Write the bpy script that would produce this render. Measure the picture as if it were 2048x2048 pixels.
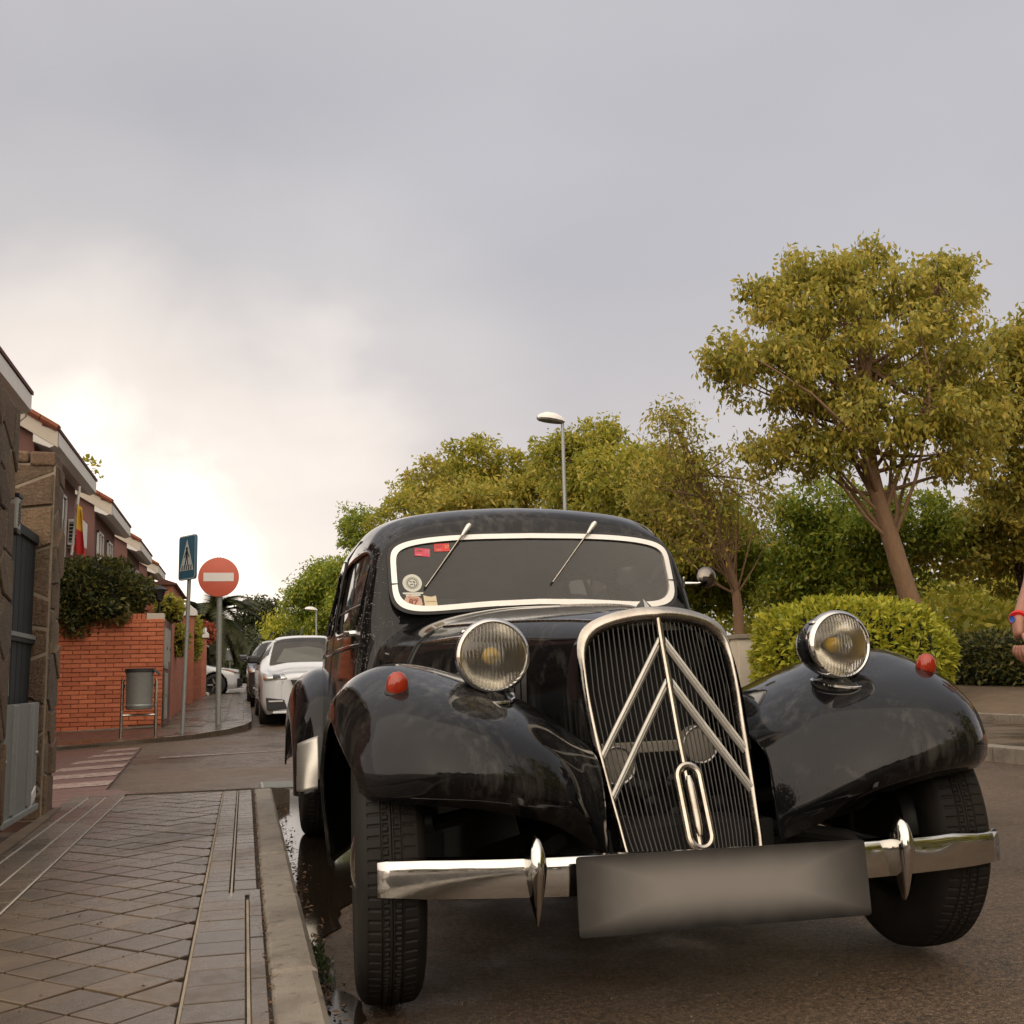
import bpy, bmesh, math, random
import numpy as np
from mathutils import Vector, Matrix
R = math.radians
random.seed(7)
RNG = np.random.default_rng(11)
SC = bpy.context.scene
COL = SC.collection
for o in list(bpy.data.objects):
    bpy.data.objects.remove(o)

# ------------------------------------------------------------------ camera, sky, sun, exposure
cam_d = bpy.data.cameras.new("camera")
cam = bpy.data.objects.new("camera", cam_d)
COL.objects.link(cam)
SC.camera = cam
cam_d.sensor_width = 36.0
cam_d.sensor_fit = 'HORIZONTAL'
cam_d.lens = 36.0 * 2150.0 / 2048.0
cam_d.clip_start = 0.05
cam_d.clip_end = 3000.0
_psi, _th, _ro = R(13.983293), R(8.668782), R(1.3)
_f = Vector((math.sin(_psi) * math.cos(_th), math.cos(_psi) * math.cos(_th), math.sin(_th)))
_r = Vector((math.cos(_psi), -math.sin(_psi), 0))
_u = _r.cross(_f)
_r2 = _r * math.cos(_ro) - _u * math.sin(_ro)
_u2 = _r * math.sin(_ro) + _u * math.cos(_ro)
_m = Matrix((( _r2.x, _u2.x, -_f.x, 0), (_r2.y, _u2.y, -_f.y, 0), (_r2.z, _u2.z, -_f.z, 0.80), (0, 0, 0, 1)))
cam.matrix_world = _m

SUN_AZ, SUN_EL = R(-148.0), R(30.0)      # azimuth measured from +Y towards +X: soft light from behind the viewer's left shoulder
GLOW_DIR = Vector((math.sin(R(-9)) * math.cos(R(8.5)), math.cos(R(-9)) * math.cos(R(8.5)), math.sin(R(8.5))))   # bright break in the clouds low on the left
SUN_DIR = Vector((math.sin(SUN_AZ) * math.cos(SUN_EL), math.cos(SUN_AZ) * math.cos(SUN_EL), math.sin(SUN_EL)))
world = bpy.data.worlds.new("World")
SC.world = world
world.use_nodes = True
SC.view_settings.view_transform = 'Standard'
SC.view_settings.look = 'None'
SC.view_settings.exposure = 0.45
SC.view_settings.gamma = 1.0
SC.view_settings.use_curve_mapping = False
SC.render.engine = 'CYCLES'
SC.cycles.use_denoising = True
SC.cycles.max_bounces = 8
SC.cycles.transparent_max_bounces = 12
SC.cycles.caustics_reflective = False
SC.cycles.caustics_refractive = False

def build_world():
    nt = world.node_tree
    N, L = nt.nodes, nt.links
    N.clear()
    out = N.new('ShaderNodeOutputWorld')
    bg = N.new('ShaderNodeBackground')
    bg.inputs['Strength'].default_value = 1.0
    tc = N.new('ShaderNodeTexCoord')
    sky = N.new('ShaderNodeTexSky')
    sky.sky_type = 'NISHITA'
    sky.sun_disc = False
    sky.sun_elevation = SUN_EL
    sky.sun_rotation = SUN_AZ
    sky.dust_density = 3.0
    def math_(op, a, b=None, c=None, clamp=False):
        n = N.new('ShaderNodeMath'); n.operation = op; n.use_clamp = clamp
        for i, x in enumerate((a, b, c)):
            if x is None: continue
            if hasattr(x, 'node'): L.new(x, n.inputs[i])
            else: n.inputs[i].default_value = x
        return n.outputs[0]
    def ramp(fac, stops, interp='EASE'):
        n = N.new('ShaderNodeValToRGB'); n.color_ramp.interpolation = interp
        e = n.color_ramp.elements
        while len(e) < len(stops): e.new(0.5)
        for k, (p, c) in zip(e, stops):
            k.position = p; k.color = (c[0], c[1], c[2], 1)
        L.new(fac, n.inputs[0]); return n.outputs[0]
    def mix(f, a, b, mode='MIX'):
        n = N.new('ShaderNodeMix'); n.data_type = 'RGBA'; n.blend_type = mode
        for s, x in ((0, f), (6, a), (7, b)):
            if hasattr(x, 'node'): L.new(x, n.inputs[s])
            else: n.inputs[s].default_value = x if s == 0 else (*x, 1)
        return n.outputs[2]
    nrm = N.new('ShaderNodeVectorMath'); nrm.operation = 'NORMALIZE'
    L.new(tc.outputs['Generated'], nrm.inputs[0])
    sep = N.new('ShaderNodeSeparateXYZ'); L.new(nrm.outputs[0], sep.inputs[0])
    z = sep.outputs[2]
    # cloud deck projected on a plane overhead, so that the clouds flatten towards the horizon
    zz = math_('ADD', math_('MAXIMUM', z, 0.0), 0.22)
    cmb = N.new('ShaderNodeCombineXYZ')
    L.new(math_('DIVIDE', sep.outputs[0], zz), cmb.inputs[0])
    L.new(math_('DIVIDE', sep.outputs[1], zz), cmb.inputs[1])
    n1 = N.new('ShaderNodeTexNoise'); n1.inputs['Scale'].default_value = 0.42; n1.inputs['Detail'].default_value = 5; n1.inputs['Roughness'].default_value = 0.5
    n1.inputs['Distortion'].default_value = 0.35
    mp = N.new('ShaderNodeMapping'); mp.inputs['Location'].default_value = (3.1, 1.7, 0)
    L.new(cmb.outputs[0], mp.inputs[0]); L.new(mp.outputs[0], n1.inputs['Vector'])
    n2 = N.new('ShaderNodeTexNoise'); n2.inputs['Scale'].default_value = 1.7; n2.inputs['Detail'].default_value = 6
    L.new(mp.outputs[0], n2.inputs['Vector'])
    base = ramp(z, [(0.0, (.55, .49, .455)), (0.16, (.49, .452, .445)), (0.45, (.435, .428, .448)), (1.0, (.42, .425, .455))])
    c1 = ramp(n1.outputs[0], [(0.30, (.80, .805, .825)), (0.50, (.97, .97, .975)), (0.70, (1.10, 1.09, 1.07))])
    c2 = ramp(n2.outputs[0], [(0.3, (.975, .975, .98)), (0.7, (1.025, 1.025, 1.02))])
    cl = mix(1.0, mix(1.0, base, c1, 'MULTIPLY'), c2, 'MULTIPLY')
    # thin cloud lit through by the low sun
    dt = N.new('ShaderNodeVectorMath'); dt.operation = 'DOT_PRODUCT'
    L.new(nrm.outputs[0], dt.inputs[0]); dt.inputs[1].default_value = GLOW_DIR
    lobes = dt.outputs['Value']
    for az_, el_, k_ in ((-16, 9, -.002), (-1, 11.5, -.018), (-12, 2, -.002)):
        dn = N.new('ShaderNodeVectorMath'); dn.operation = 'DOT_PRODUCT'; L.new(nrm.outputs[0], dn.inputs[0])
        dn.inputs[1].default_value = (math.sin(R(az_)) * math.cos(R(el_)), math.cos(R(az_)) * math.cos(R(el_)), math.sin(R(el_)))
        lobes = math_('MAXIMUM', lobes, math_('ADD', dn.outputs['Value'], k_))
    n3 = N.new('ShaderNodeTexNoise'); n3.inputs['Scale'].default_value = 5.5; n3.inputs['Detail'].default_value = 5; n3.inputs['Distortion'].default_value = .6
    L.new(nrm.outputs[0], n3.inputs['Vector'])
    nn = math_('MULTIPLY_ADD', math_('SUBTRACT', n1.outputs[0], 0.5), 0.05, math_('MULTIPLY_ADD', math_('SUBTRACT', n3.outputs[0], 0.5), 0.028, lobes))
    g = ramp(nn, [(0.925, (0, 0, 0)), (0.958, (.075, .064, .050)), (0.981, (.31, .26, .195)), (1.0, (.82, .71, .57))], 'EASE')
    cl = mix(1.0, cl, g, 'ADD')
    # the veiled sun behind the viewer brightens the whole cloud deck on its side
    d2 = N.new('ShaderNodeVectorMath'); d2.operation = 'DOT_PRODUCT'
    L.new(nrm.outputs[0], d2.inputs[0]); d2.inputs[1].default_value = SUN_DIR
    g2 = math_('POWER', math_('MAXIMUM', math_('MULTIPLY_ADD', d2.outputs['Value'], .60, .40), 0.0), 2.2)
    cl = mix(1.0, cl, mix(g2, (0, 0, 0), (1.25, 1.04, .78)), 'ADD')
    sk = N.new('ShaderNodeVectorMath'); sk.operation = 'SCALE'
    L.new(sky.outputs[0], sk.inputs[0]); sk.inputs['Scale'].default_value = 0.08
    # a cloud cover of 92 per cent over the clear sky
    col = mix(0.92, sk.outputs[0], cl)
    L.new(col, bg.inputs[0]); L.new(bg.outputs[0], out.inputs[0])
build_world()

sun_d = bpy.data.lights.new("sun", 'SUN')
sun_d.energy = 1.0
sun_d.angle = R(150)
sun_d.color = (1.0, 0.84, 0.64)
sun = bpy.data.objects.new("sun", sun_d)
COL.objects.link(sun)
sun.rotation_euler = (-SUN_DIR).to_track_quat('-Z', 'Y').to_euler()
# ------------------------------------------------------------------ materials
MATS = {}
def srgb(r, g, b):
    f = lambda c: (c / 255 / 12.92) if c / 255 <= .04045 else ((c / 255 + .055) / 1.055) ** 2.4
    return (f(r), f(g), f(b))
class NB:
    """small helper around one material's node tree"""
    def __init__(s, name):
        s.m = bpy.data.materials.new(name); s.m.use_nodes = True
        s.N, s.L = s.m.node_tree.nodes, s.m.node_tree.links
        s.b = s.N['Principled BSDF']; s.out = s.N['Material Output']
        MATS[name] = s.m
        s._tc = None
    def set(s, k, v):
        if hasattr(v, 'node'): s.L.new(v, s.b.inputs[k])
        else: s.b.inputs[k].default_value = (*v, 1) if isinstance(v, tuple) and len(v) == 3 and s.b.inputs[k].type == 'RGBA' else v
        return s
    def tc(s, which='Object'):
        if s._tc is None: s._tc = s.N.new('ShaderNodeTexCoord')
        return s._tc.outputs[which]
    def geo(s, which): 
        n = s.N.new('ShaderNodeNewGeometry'); return n.outputs[which]
    def map(s, vec, scale=(1, 1, 1), rot=(0, 0, 0), loc=(0, 0, 0)):
        n = s.N.new('ShaderNodeMapping'); n.inputs['Scale'].default_value = scale; n.inputs['Rotation'].default_value = rot; n.inputs['Location'].default_value = loc
        s.L.new(vec, n.inputs[0]); return n.outputs[0]
    def noise(s, scale, detail=4, rough=.55, vec=None, dist=0):
        n = s.N.new('ShaderNodeTexNoise'); n.inputs['Scale'].default_value = scale; n.inputs['Detail'].default_value = detail
        n.inputs['Roughness'].default_value = rough; n.inputs['Distortion'].default_value = dist
        s.L.new(vec if vec is not None else s.tc(), n.inputs['Vector']); return n.outputs[0]
    def voro(s, scale, feature='F1', out='Distance', vec=None, rand=1):
        n = s.N.new('ShaderNodeTexVoronoi'); n.feature = feature; n.inputs['Scale'].default_value = scale; n.inputs['Randomness'].default_value = rand
        s.L.new(vec if vec is not None else s.tc(), n.inputs['Vector']); return n.outputs[out]
    def wave(s, scale, vec=None, dist=0, direction='X', detail=2, dscale=1):
        n = s.N.new('ShaderNodeTexWave'); n.inputs['Scale'].default_value = scale; n.bands_direction = direction
        n.inputs['Distortion'].default_value = dist; n.inputs['Detail'].default_value = detail; n.inputs['Detail Scale'].default_value = dscale
        s.L.new(vec if vec is not None else s.tc(), n.inputs['Vector']); return n.outputs[1]
    def ramp(s, fac, stops, interp='LINEAR'):
        n = s.N.new('ShaderNodeValToRGB'); n.color_ramp.interpolation = interp; e = n.color_ramp.elements
        while len(e) < len(stops): e.new(.5)
        for k, (p, c) in zip(e, stops):
            k.position = p
            c = (c, c, c) if isinstance(c, (int, float)) else c
            k.color = (*c, 1)
        s.L.new(fac, n.inputs[0]); return n.outputs[0]
    def math(s, op, a, b=None, c=None, clamp=False):
        n = s.N.new('ShaderNodeMath'); n.operation = op; n.use_clamp = clamp
        for i, x in enumerate((a, b, c)):
            if x is None: continue
            if hasattr(x, 'node'): s.L.new(x, n.inputs[i])
            else: n.inputs[i].default_value = x
        return n.outputs[0]
    def mix(s, f, a, b, mode='MIX'):
        n = s.N.new('ShaderNodeMix'); n.data_type = 'RGBA'; n.blend_type = mode
        for k, x in ((0, f), (6, a), (7, b)):
            if hasattr(x, 'node'): s.L.new(x, n.inputs[k])
            elif k == 0: n.inputs[0].default_value = x
            else: n.inputs[k].default_value = (*x, 1) if not isinstance(x, (int, float)) else (x, x, x, 1)
        return n.outputs[2]
    def sep(s, vec):
        n = s.N.new('ShaderNodeSeparateXYZ'); s.L.new(vec, n.inputs[0]); return n.outputs
    def comb(s, x=0., y=0., z=0.):
        n = s.N.new('ShaderNodeCombineXYZ')
        for i, v in enumerate((x, y, z)):
            if hasattr(v, 'node'): s.L.new(v, n.inputs[i])
            else: n.inputs[i].default_value = v
        return n.outputs[0]
    def objrand(s):
        n = s.N.new('ShaderNodeObjectInfo'); return n.outputs['Random']
    def bump(s, h, strength=.3, dist=.01, normal=None):
        n = s.N.new('ShaderNodeBump'); n.inputs['Strength'].default_value = strength; n.inputs['Distance'].default_value = dist
        s.L.new(h, n.inputs['Height'])
        if normal is not None: s.L.new(normal, n.inputs['Normal'])
        s.L.new(n.outputs[0], s.b.inputs['Normal']); return n.outputs[0]

def simple(name, col, rough=.5, metal=0., noise=.0, nscale=8., spec=None, bump=0., bscale=60., coat=0.):
    k = NB(name)
    if noise:
        f = k.noise(nscale, 5)
        c = k.mix(f, tuple(x * (1 - noise) for x in col), tuple(min(1, x * (1 + noise)) for x in col))
        k.set('Base Color', c)
    else: k.set('Base Color', col)
    k.set('Roughness', rough).set('Metallic', metal)
    if spec is not None: k.set('Specular IOR Level', spec)
    if coat: k.set('Coat Weight', coat).set('Coat Roughness', .05)
    if bump: k.bump(k.noise(bscale, 4), bump, .005)
    return k.m

# ------------------------------------------------------------------ object helpers
def link(o, parent=None):
    COL.objects.link(o)
    if parent is not None: o.parent = parent
    return o
def empty(name, loc=(0, 0, 0), rz=0., parent=None):
    o = bpy.data.objects.new(name, None); o.location = loc; o.rotation_euler = (0, 0, rz); o.empty_display_size = .2
    return link(o, parent)
def tag(o, label=None, cat=None, group=None, kind=None):
    if label: o['label'] = label
    if cat: o['category'] = cat
    if group: o['group'] = group
    if kind: o['kind'] = kind
    return o
def M_(m): return MATS[m] if isinstance(m, str) else m
def mesh_np(name, V, F, mat, parent=None, smooth=False):
    """V (n,3) array, F (m,k) array of same-size faces or list of lists"""
    me = bpy.data.meshes.new(name)
    V = np.asarray(V, dtype=np.float32)
    if isinstance(F, np.ndarray):
        m, k = F.shape
        me.vertices.add(len(V)); me.vertices.foreach_set('co', V.ravel())
        me.loops.add(m * k); me.loops.foreach_set('vertex_index', F.astype(np.int32).ravel())
        me.polygons.add(m); me.polygons.foreach_set('loop_start', np.arange(0, m * k, k, dtype=np.int32))
        me.update(calc_edges=True); me.validate()
    else:
        me.from_pydata(V.tolist(), [], F); me.update()
    if mat is not None: me.materials.append(M_(mat))
    if smooth: me.polygons.foreach_set('use_smooth', np.ones(len(me.polygons), dtype=bool))
    o = bpy.data.objects.new(name, me)
    return link(o, parent)
def bev(o, w, seg=2, angle=35):
    md = o.modifiers.new('bevel', 'BEVEL'); md.width = w; md.segments = seg; md.limit_method = 'ANGLE'; md.angle_limit = R(angle); md.harden_normals = False
    return o
def solid(o, t, off=-1):
    md = o.modifiers.new('solid', 'SOLIDIFY'); md.thickness = t; md.offset = off; return o
def autosmooth(o, ang=40):
    me = o.data
    me.polygons.foreach_set('use_smooth', np.ones(len(me.polygons), dtype=bool))
    try: me.set_sharp_from_angle(angle=R(ang))
    except Exception: pass
    return o

class MB:
    """collects shapes into one mesh"""
    def __init__(s): s.V = []; s.F = []
    def add(s, V, F):
        n = len(s.V); s.V.extend([tuple(map(float, v)) for v in V]); s.F.extend([[i + n for i in f] for f in F]); return s
    def box(s, c, d, rz=0., rx=0., ry=0.):
        c = Vector(c); hx, hy, hz = d[0] / 2, d[1] / 2, d[2] / 2
        m = Matrix.Rotation(rz, 3, 'Z') @ Matrix.Rotation(ry, 3, 'Y') @ Matrix.Rotation(rx, 3, 'X')
        V = [c + m @ Vector((sx * hx, sy * hy, sz * hz)) for sz in (-1, 1) for sy in (-1, 1) for sx in (-1, 1)]
        return s.add(V, [[0, 2, 3, 1], [4, 5, 7, 6], [0, 1, 5, 4], [2, 6, 7, 3], [0, 4, 6, 2], [1, 3, 7, 5]])
    def tube(s, pts, r, seg=8, closed=False, caps=True, flat=1.0):
        pts = [Vector(p) for p in pts]; n = len(pts)
        rr = r if isinstance(r, (list, tuple, np.ndarray)) else [r] * n
        V = []; up = None
        for i, p in enumerate(pts):
            a = pts[(i - 1) % n] if (closed or i > 0) else p; b = pts[(i + 1) % n] if (closed or i < n - 1) else p
            t = (b - a).normalized()
            if up is None:
                ref = Vector((0, 0, 1)) if abs(t.z) < .9 else Vector((1, 0, 0))
                up = (ref - t * ref.dot(t)).normalized()
            else:
                up = (up - t * up.dot(t)); up = up.normalized() if up.length > 1e-6 else t.orthogonal().normalized()
            w = t.cross(up)
            for k in range(seg):
                q = 2 * math.pi * k / seg
                V.append(p + (up * math.cos(q) * flat + w * math.sin(q)) * rr[i])
        F = []
        m = n if closed else n - 1
        for i in range(m):
            for k in range(seg):
                a, b = i * seg + k, i * seg + (k + 1) % seg
                c, d = ((i + 1) % n) * seg + (k + 1) % seg, ((i + 1) % n) * seg + k
                F.append([a, b, c, d])
        if caps and not closed:
            F.append(list(range(seg))[::-1]); F.append([(n - 1) * seg + k for k in range(seg)])
        return s.add(V, F)
    def lathe(s, prof, origin=(0, 0, 0), axis='Z', seg=32, full=True):
        """prof: list of (radius, along)"""
        o = Vector(origin); V = []; n = len(prof)
        for r, h in prof:
            for k in range(seg):
                q = 2 * math.pi * k / seg; c, d = math.cos(q) * r, math.sin(q) * r
                V.append(o + (Vector((c, d, h)) if axis == 'Z' else Vector((h, c, d)) if axis == 'X' else Vector((d, h, c))))
        F = [[i * seg + k, i * seg + (k + 1) % seg, (i + 1) * seg + (k + 1) % seg, (i + 1) * seg + k] for i in range(n - 1) for k in range(seg)]
        return s.add(V, F)
    def prism(s, poly, a, b, axis='Y'):
        """poly in the plane across axis; axis Y: (x,z); X: (y,z); Z: (x,y)"""
        def P(p, t): return (p[0], t, p[1]) if axis == 'Y' else (t, p[0], p[1]) if axis == 'X' else (p[0], p[1], t)
        n = len(poly)
        V = [P(p, a) for p in poly] + [P(p, b) for p in poly]
        F = [list(range(n))[::-1], [n + i for i in range(n)]] + [[i, (i + 1) % n, n + (i + 1) % n, n + i] for i in range(n)]
        return s.add(V, F)
    def build(s, name, mat, parent=None, smooth=False, bevel=0., ang=40, fix=True):
        o = mesh_np(name, np.array(s.V, dtype=np.float32).reshape(-1, 3), s.F, mat, parent)
        if fix:
            bm = bmesh.new(); bm.from_mesh(o.data); bmesh.ops.recalc_face_normals(bm, faces=bm.faces[:]); bm.to_mesh(o.data); bm.free()
        if smooth: autosmooth(o, ang)
        if bevel: bev(o, bevel)
        return o
def copy_tree(o, parent=None, loc=None, rz=None):
    c = o.copy(); COL.objects.link(c)
    c.parent = parent
    for ch in list(o.children): copy_tree(ch, c)
    if loc is not None: c.location = loc
    if rz is not None: c.rotation_euler = (0, 0, rz)
    return c
def shared(name, me, parent, loc, rot=(0, 0, 0), scale=(1, 1, 1)):
    o = bpy.data.objects.new(name, me); o.location = loc; o.rotation_euler = rot; o.scale = scale
    return link(o, parent)
def text_mesh(name, txt, size, mat, parent, loc, rot, align='CENTER', extrude=.0003, bold=0.):
    cu = bpy.data.curves.new(name, 'FONT'); cu.body = txt; cu.size = size; cu.align_x = align; cu.align_y = 'CENTER'; cu.extrude = extrude; cu.offset = bold; cu.resolution_u = 3
    t = bpy.data.objects.new(name, cu); COL.objects.link(t)
    dg = bpy.context.evaluated_depsgraph_get()
    me = bpy.data.meshes.new_from_object(t.evaluated_get(dg))
    bpy.data.objects.remove(t); bpy.data.curves.remove(cu)
    me.materials.clear(); me.materials.append(M_(mat))
    o = bpy.data.objects.new(name, me); o.location = loc; o.rotation_euler = rot
    return link(o, parent)

# ------------------------------------------------------------------ smooth lofted surfaces
def pchip(x, Y, q):
    """monotone cubic interpolation of rows Y (n, ...) at positions x, sampled at q"""
    x = np.asarray(x, float); Y = np.asarray(Y, float); q = np.asarray(q, float)
    sh = (-1,) + (1,) * (Y.ndim - 1)
    h = np.diff(x); d = np.diff(Y, axis=0) / h.reshape(sh)
    m = np.zeros_like(Y)
    if len(x) > 2:
        w1 = (2 * h[1:] + h[:-1]).reshape(sh); w2 = (h[1:] + 2 * h[:-1]).reshape(sh)
        a, b = d[:-1], d[1:]
        with np.errstate(divide='ignore', invalid='ignore'):
            mm = (w1 + w2) / (w1 / a + w2 / b)
        m[1:-1] = np.where(a * b > 0, mm, 0.0)
    m[0], m[-1] = d[0], d[-1]
    i = np.clip(np.searchsorted(x, q) - 1, 0, len(x) - 2)
    t = ((q - x[i]) / h[i]).reshape(sh); hh = h[i].reshape(sh)
    return (1 + 2 * t) * (1 - t) ** 2 * Y[i] + t * (1 - t) ** 2 * hh * m[i] + t * t * (3 - 2 * t) * Y[i + 1] + t * t * (t - 1) * hh * m[i + 1]
def catmull(Y, q):
    """Catmull-Rom through rows Y, q in [0, n-1]"""
    Y = np.asarray(Y, float); n = len(Y); q = np.asarray(q, float)
    E = np.concatenate([[2 * Y[0] - Y[1]], Y, [2 * Y[-1] - Y[-2]]])
    i = np.clip(np.floor(q).astype(int), 0, n - 2); t = (q - i).reshape((-1,) + (1,) * (Y.ndim - 1))
    p0, p1, p2, p3 = E[i], E[i + 1], E[i + 2], E[i + 3]
    return .5 * (2 * p1 + (p2 - p0) * t + (2 * p0 - 5 * p1 + 4 * p2 - p3) * t ** 2 + (3 * p1 - p0 - 3 * p2 + p3) * t ** 3)
def grid_faces(nu, nv, mask=None):
    i, j = np.meshgrid(np.arange(nu - 1), np.arange(nv - 1), indexing='ij')
    F = np.stack([i * nv + j, i * nv + j + 1, (i + 1) * nv + j + 1, (i + 1) * nv + j], -1)
    if mask is not None: return F[mask]
    return F.reshape(-1, 4)
class Surf:
    """surface through a control net, sections along the first index at positions ys"""
    def __init__(s, net, ys=None, mode='catmull'):
        s.net = np.asarray(net, float); s.ys = ys; s.mode = mode; s.nu, s.nv = s.net.shape[:2]
    def grid(s, U, V):
        """U positions along sections (index units, or ys units with pchip), V in [0, nv-1]"""
        A = pchip(s.ys, s.net, U) if s.mode == 'pchip' else catmull(s.net, U)
        B = catmull(np.swapaxes(A, 0, 1), V)
        return np.swapaxes(B, 0, 1)
    def pts(s, U, V):
        U = np.atleast_1d(U); V = np.atleast_1d(V)
        A = pchip(s.ys, s.net, U) if s.mode == 'pchip' else catmull(s.net, U)
        return np.array([catmull(A[k], np.array([V[k]]))[0] for k in range(len(U))])
    def normal(s, U, V, e=1e-3):
        du = s.pts(np.asarray(U) + e, V) - s.pts(np.asarray(U) - e, V); dv = s.pts(U, np.asarray(V) + e) - s.pts(U, np.asarray(V) - e)
        n = np.cross(du, dv); return n / (np.linalg.norm(n, axis=1, keepdims=True) + 1e-12)
    def patch(s, uc, vc, uh, vh, n=28, rings=6, power=4., off=.004, rim=False, shape=None):
        """rounded patch on the surface; returns V, F and rim loop"""
        th = np.linspace(0, 2 * math.pi, n, endpoint=False)
        c, d = np.cos(th), np.sin(th)
        su = np.sign(c) * np.abs(c) ** (2 / power); sv = np.sign(d) * np.abs(d) ** (2 / power)
        if shape is not None: su, sv = shape(su, sv)
        V = []; F = []
        U = [uc]; W = [vc]
        for k in range(1, rings + 1):
            f = k / rings
            U += list(uc + su * uh * f); W += list(vc + sv * vh * f)
        P = s.pts(np.array(U), np.array(W)); Nn = s.normal(np.array(U), np.array(W))
        P = P + Nn * off
        F = [[0, 1 + k, 1 + (k + 1) % n] for k in range(n)]
        for r_ in range(rings - 1):
            a = 1 + r_ * n; b = a + n
            F += [[a + k, b + k, b + (k + 1) % n, a + (k + 1) % n] for k in range(n)]
        return P, F, P[1 + (rings - 1) * n:]
    def mesh(s, name, mat, parent, U, V, mask_fn=None, thick=0.):
        G = s.grid(U, V); nu, nv = len(U), len(V)
        mask = None
        if mask_fn is not None:
            uc = (U[1:] + U[:-1]) / 2; vc = (V[1:] + V[:-1]) / 2
            C = (G[1:, 1:] + G[:-1, 1:] + G[1:, :-1] + G[:-1, :-1]) / 4
            mask = ~mask_fn(uc[:, None] + 0 * vc[None], vc[None] + 0 * uc[:, None], C)
        o = mesh_np(name, G.reshape(-1, 3), grid_faces(nu, nv, mask), mat, parent, smooth=True)
        if mask is not None:
            bm = bmesh.new(); bm.from_mesh(o.data); bmesh.ops.delete(bm, geom=[v for v in bm.verts if not v.link_faces], context='VERTS'); bm.to_mesh(o.data); bm.free()
        if thick: solid(o, thick)
        return o
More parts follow.
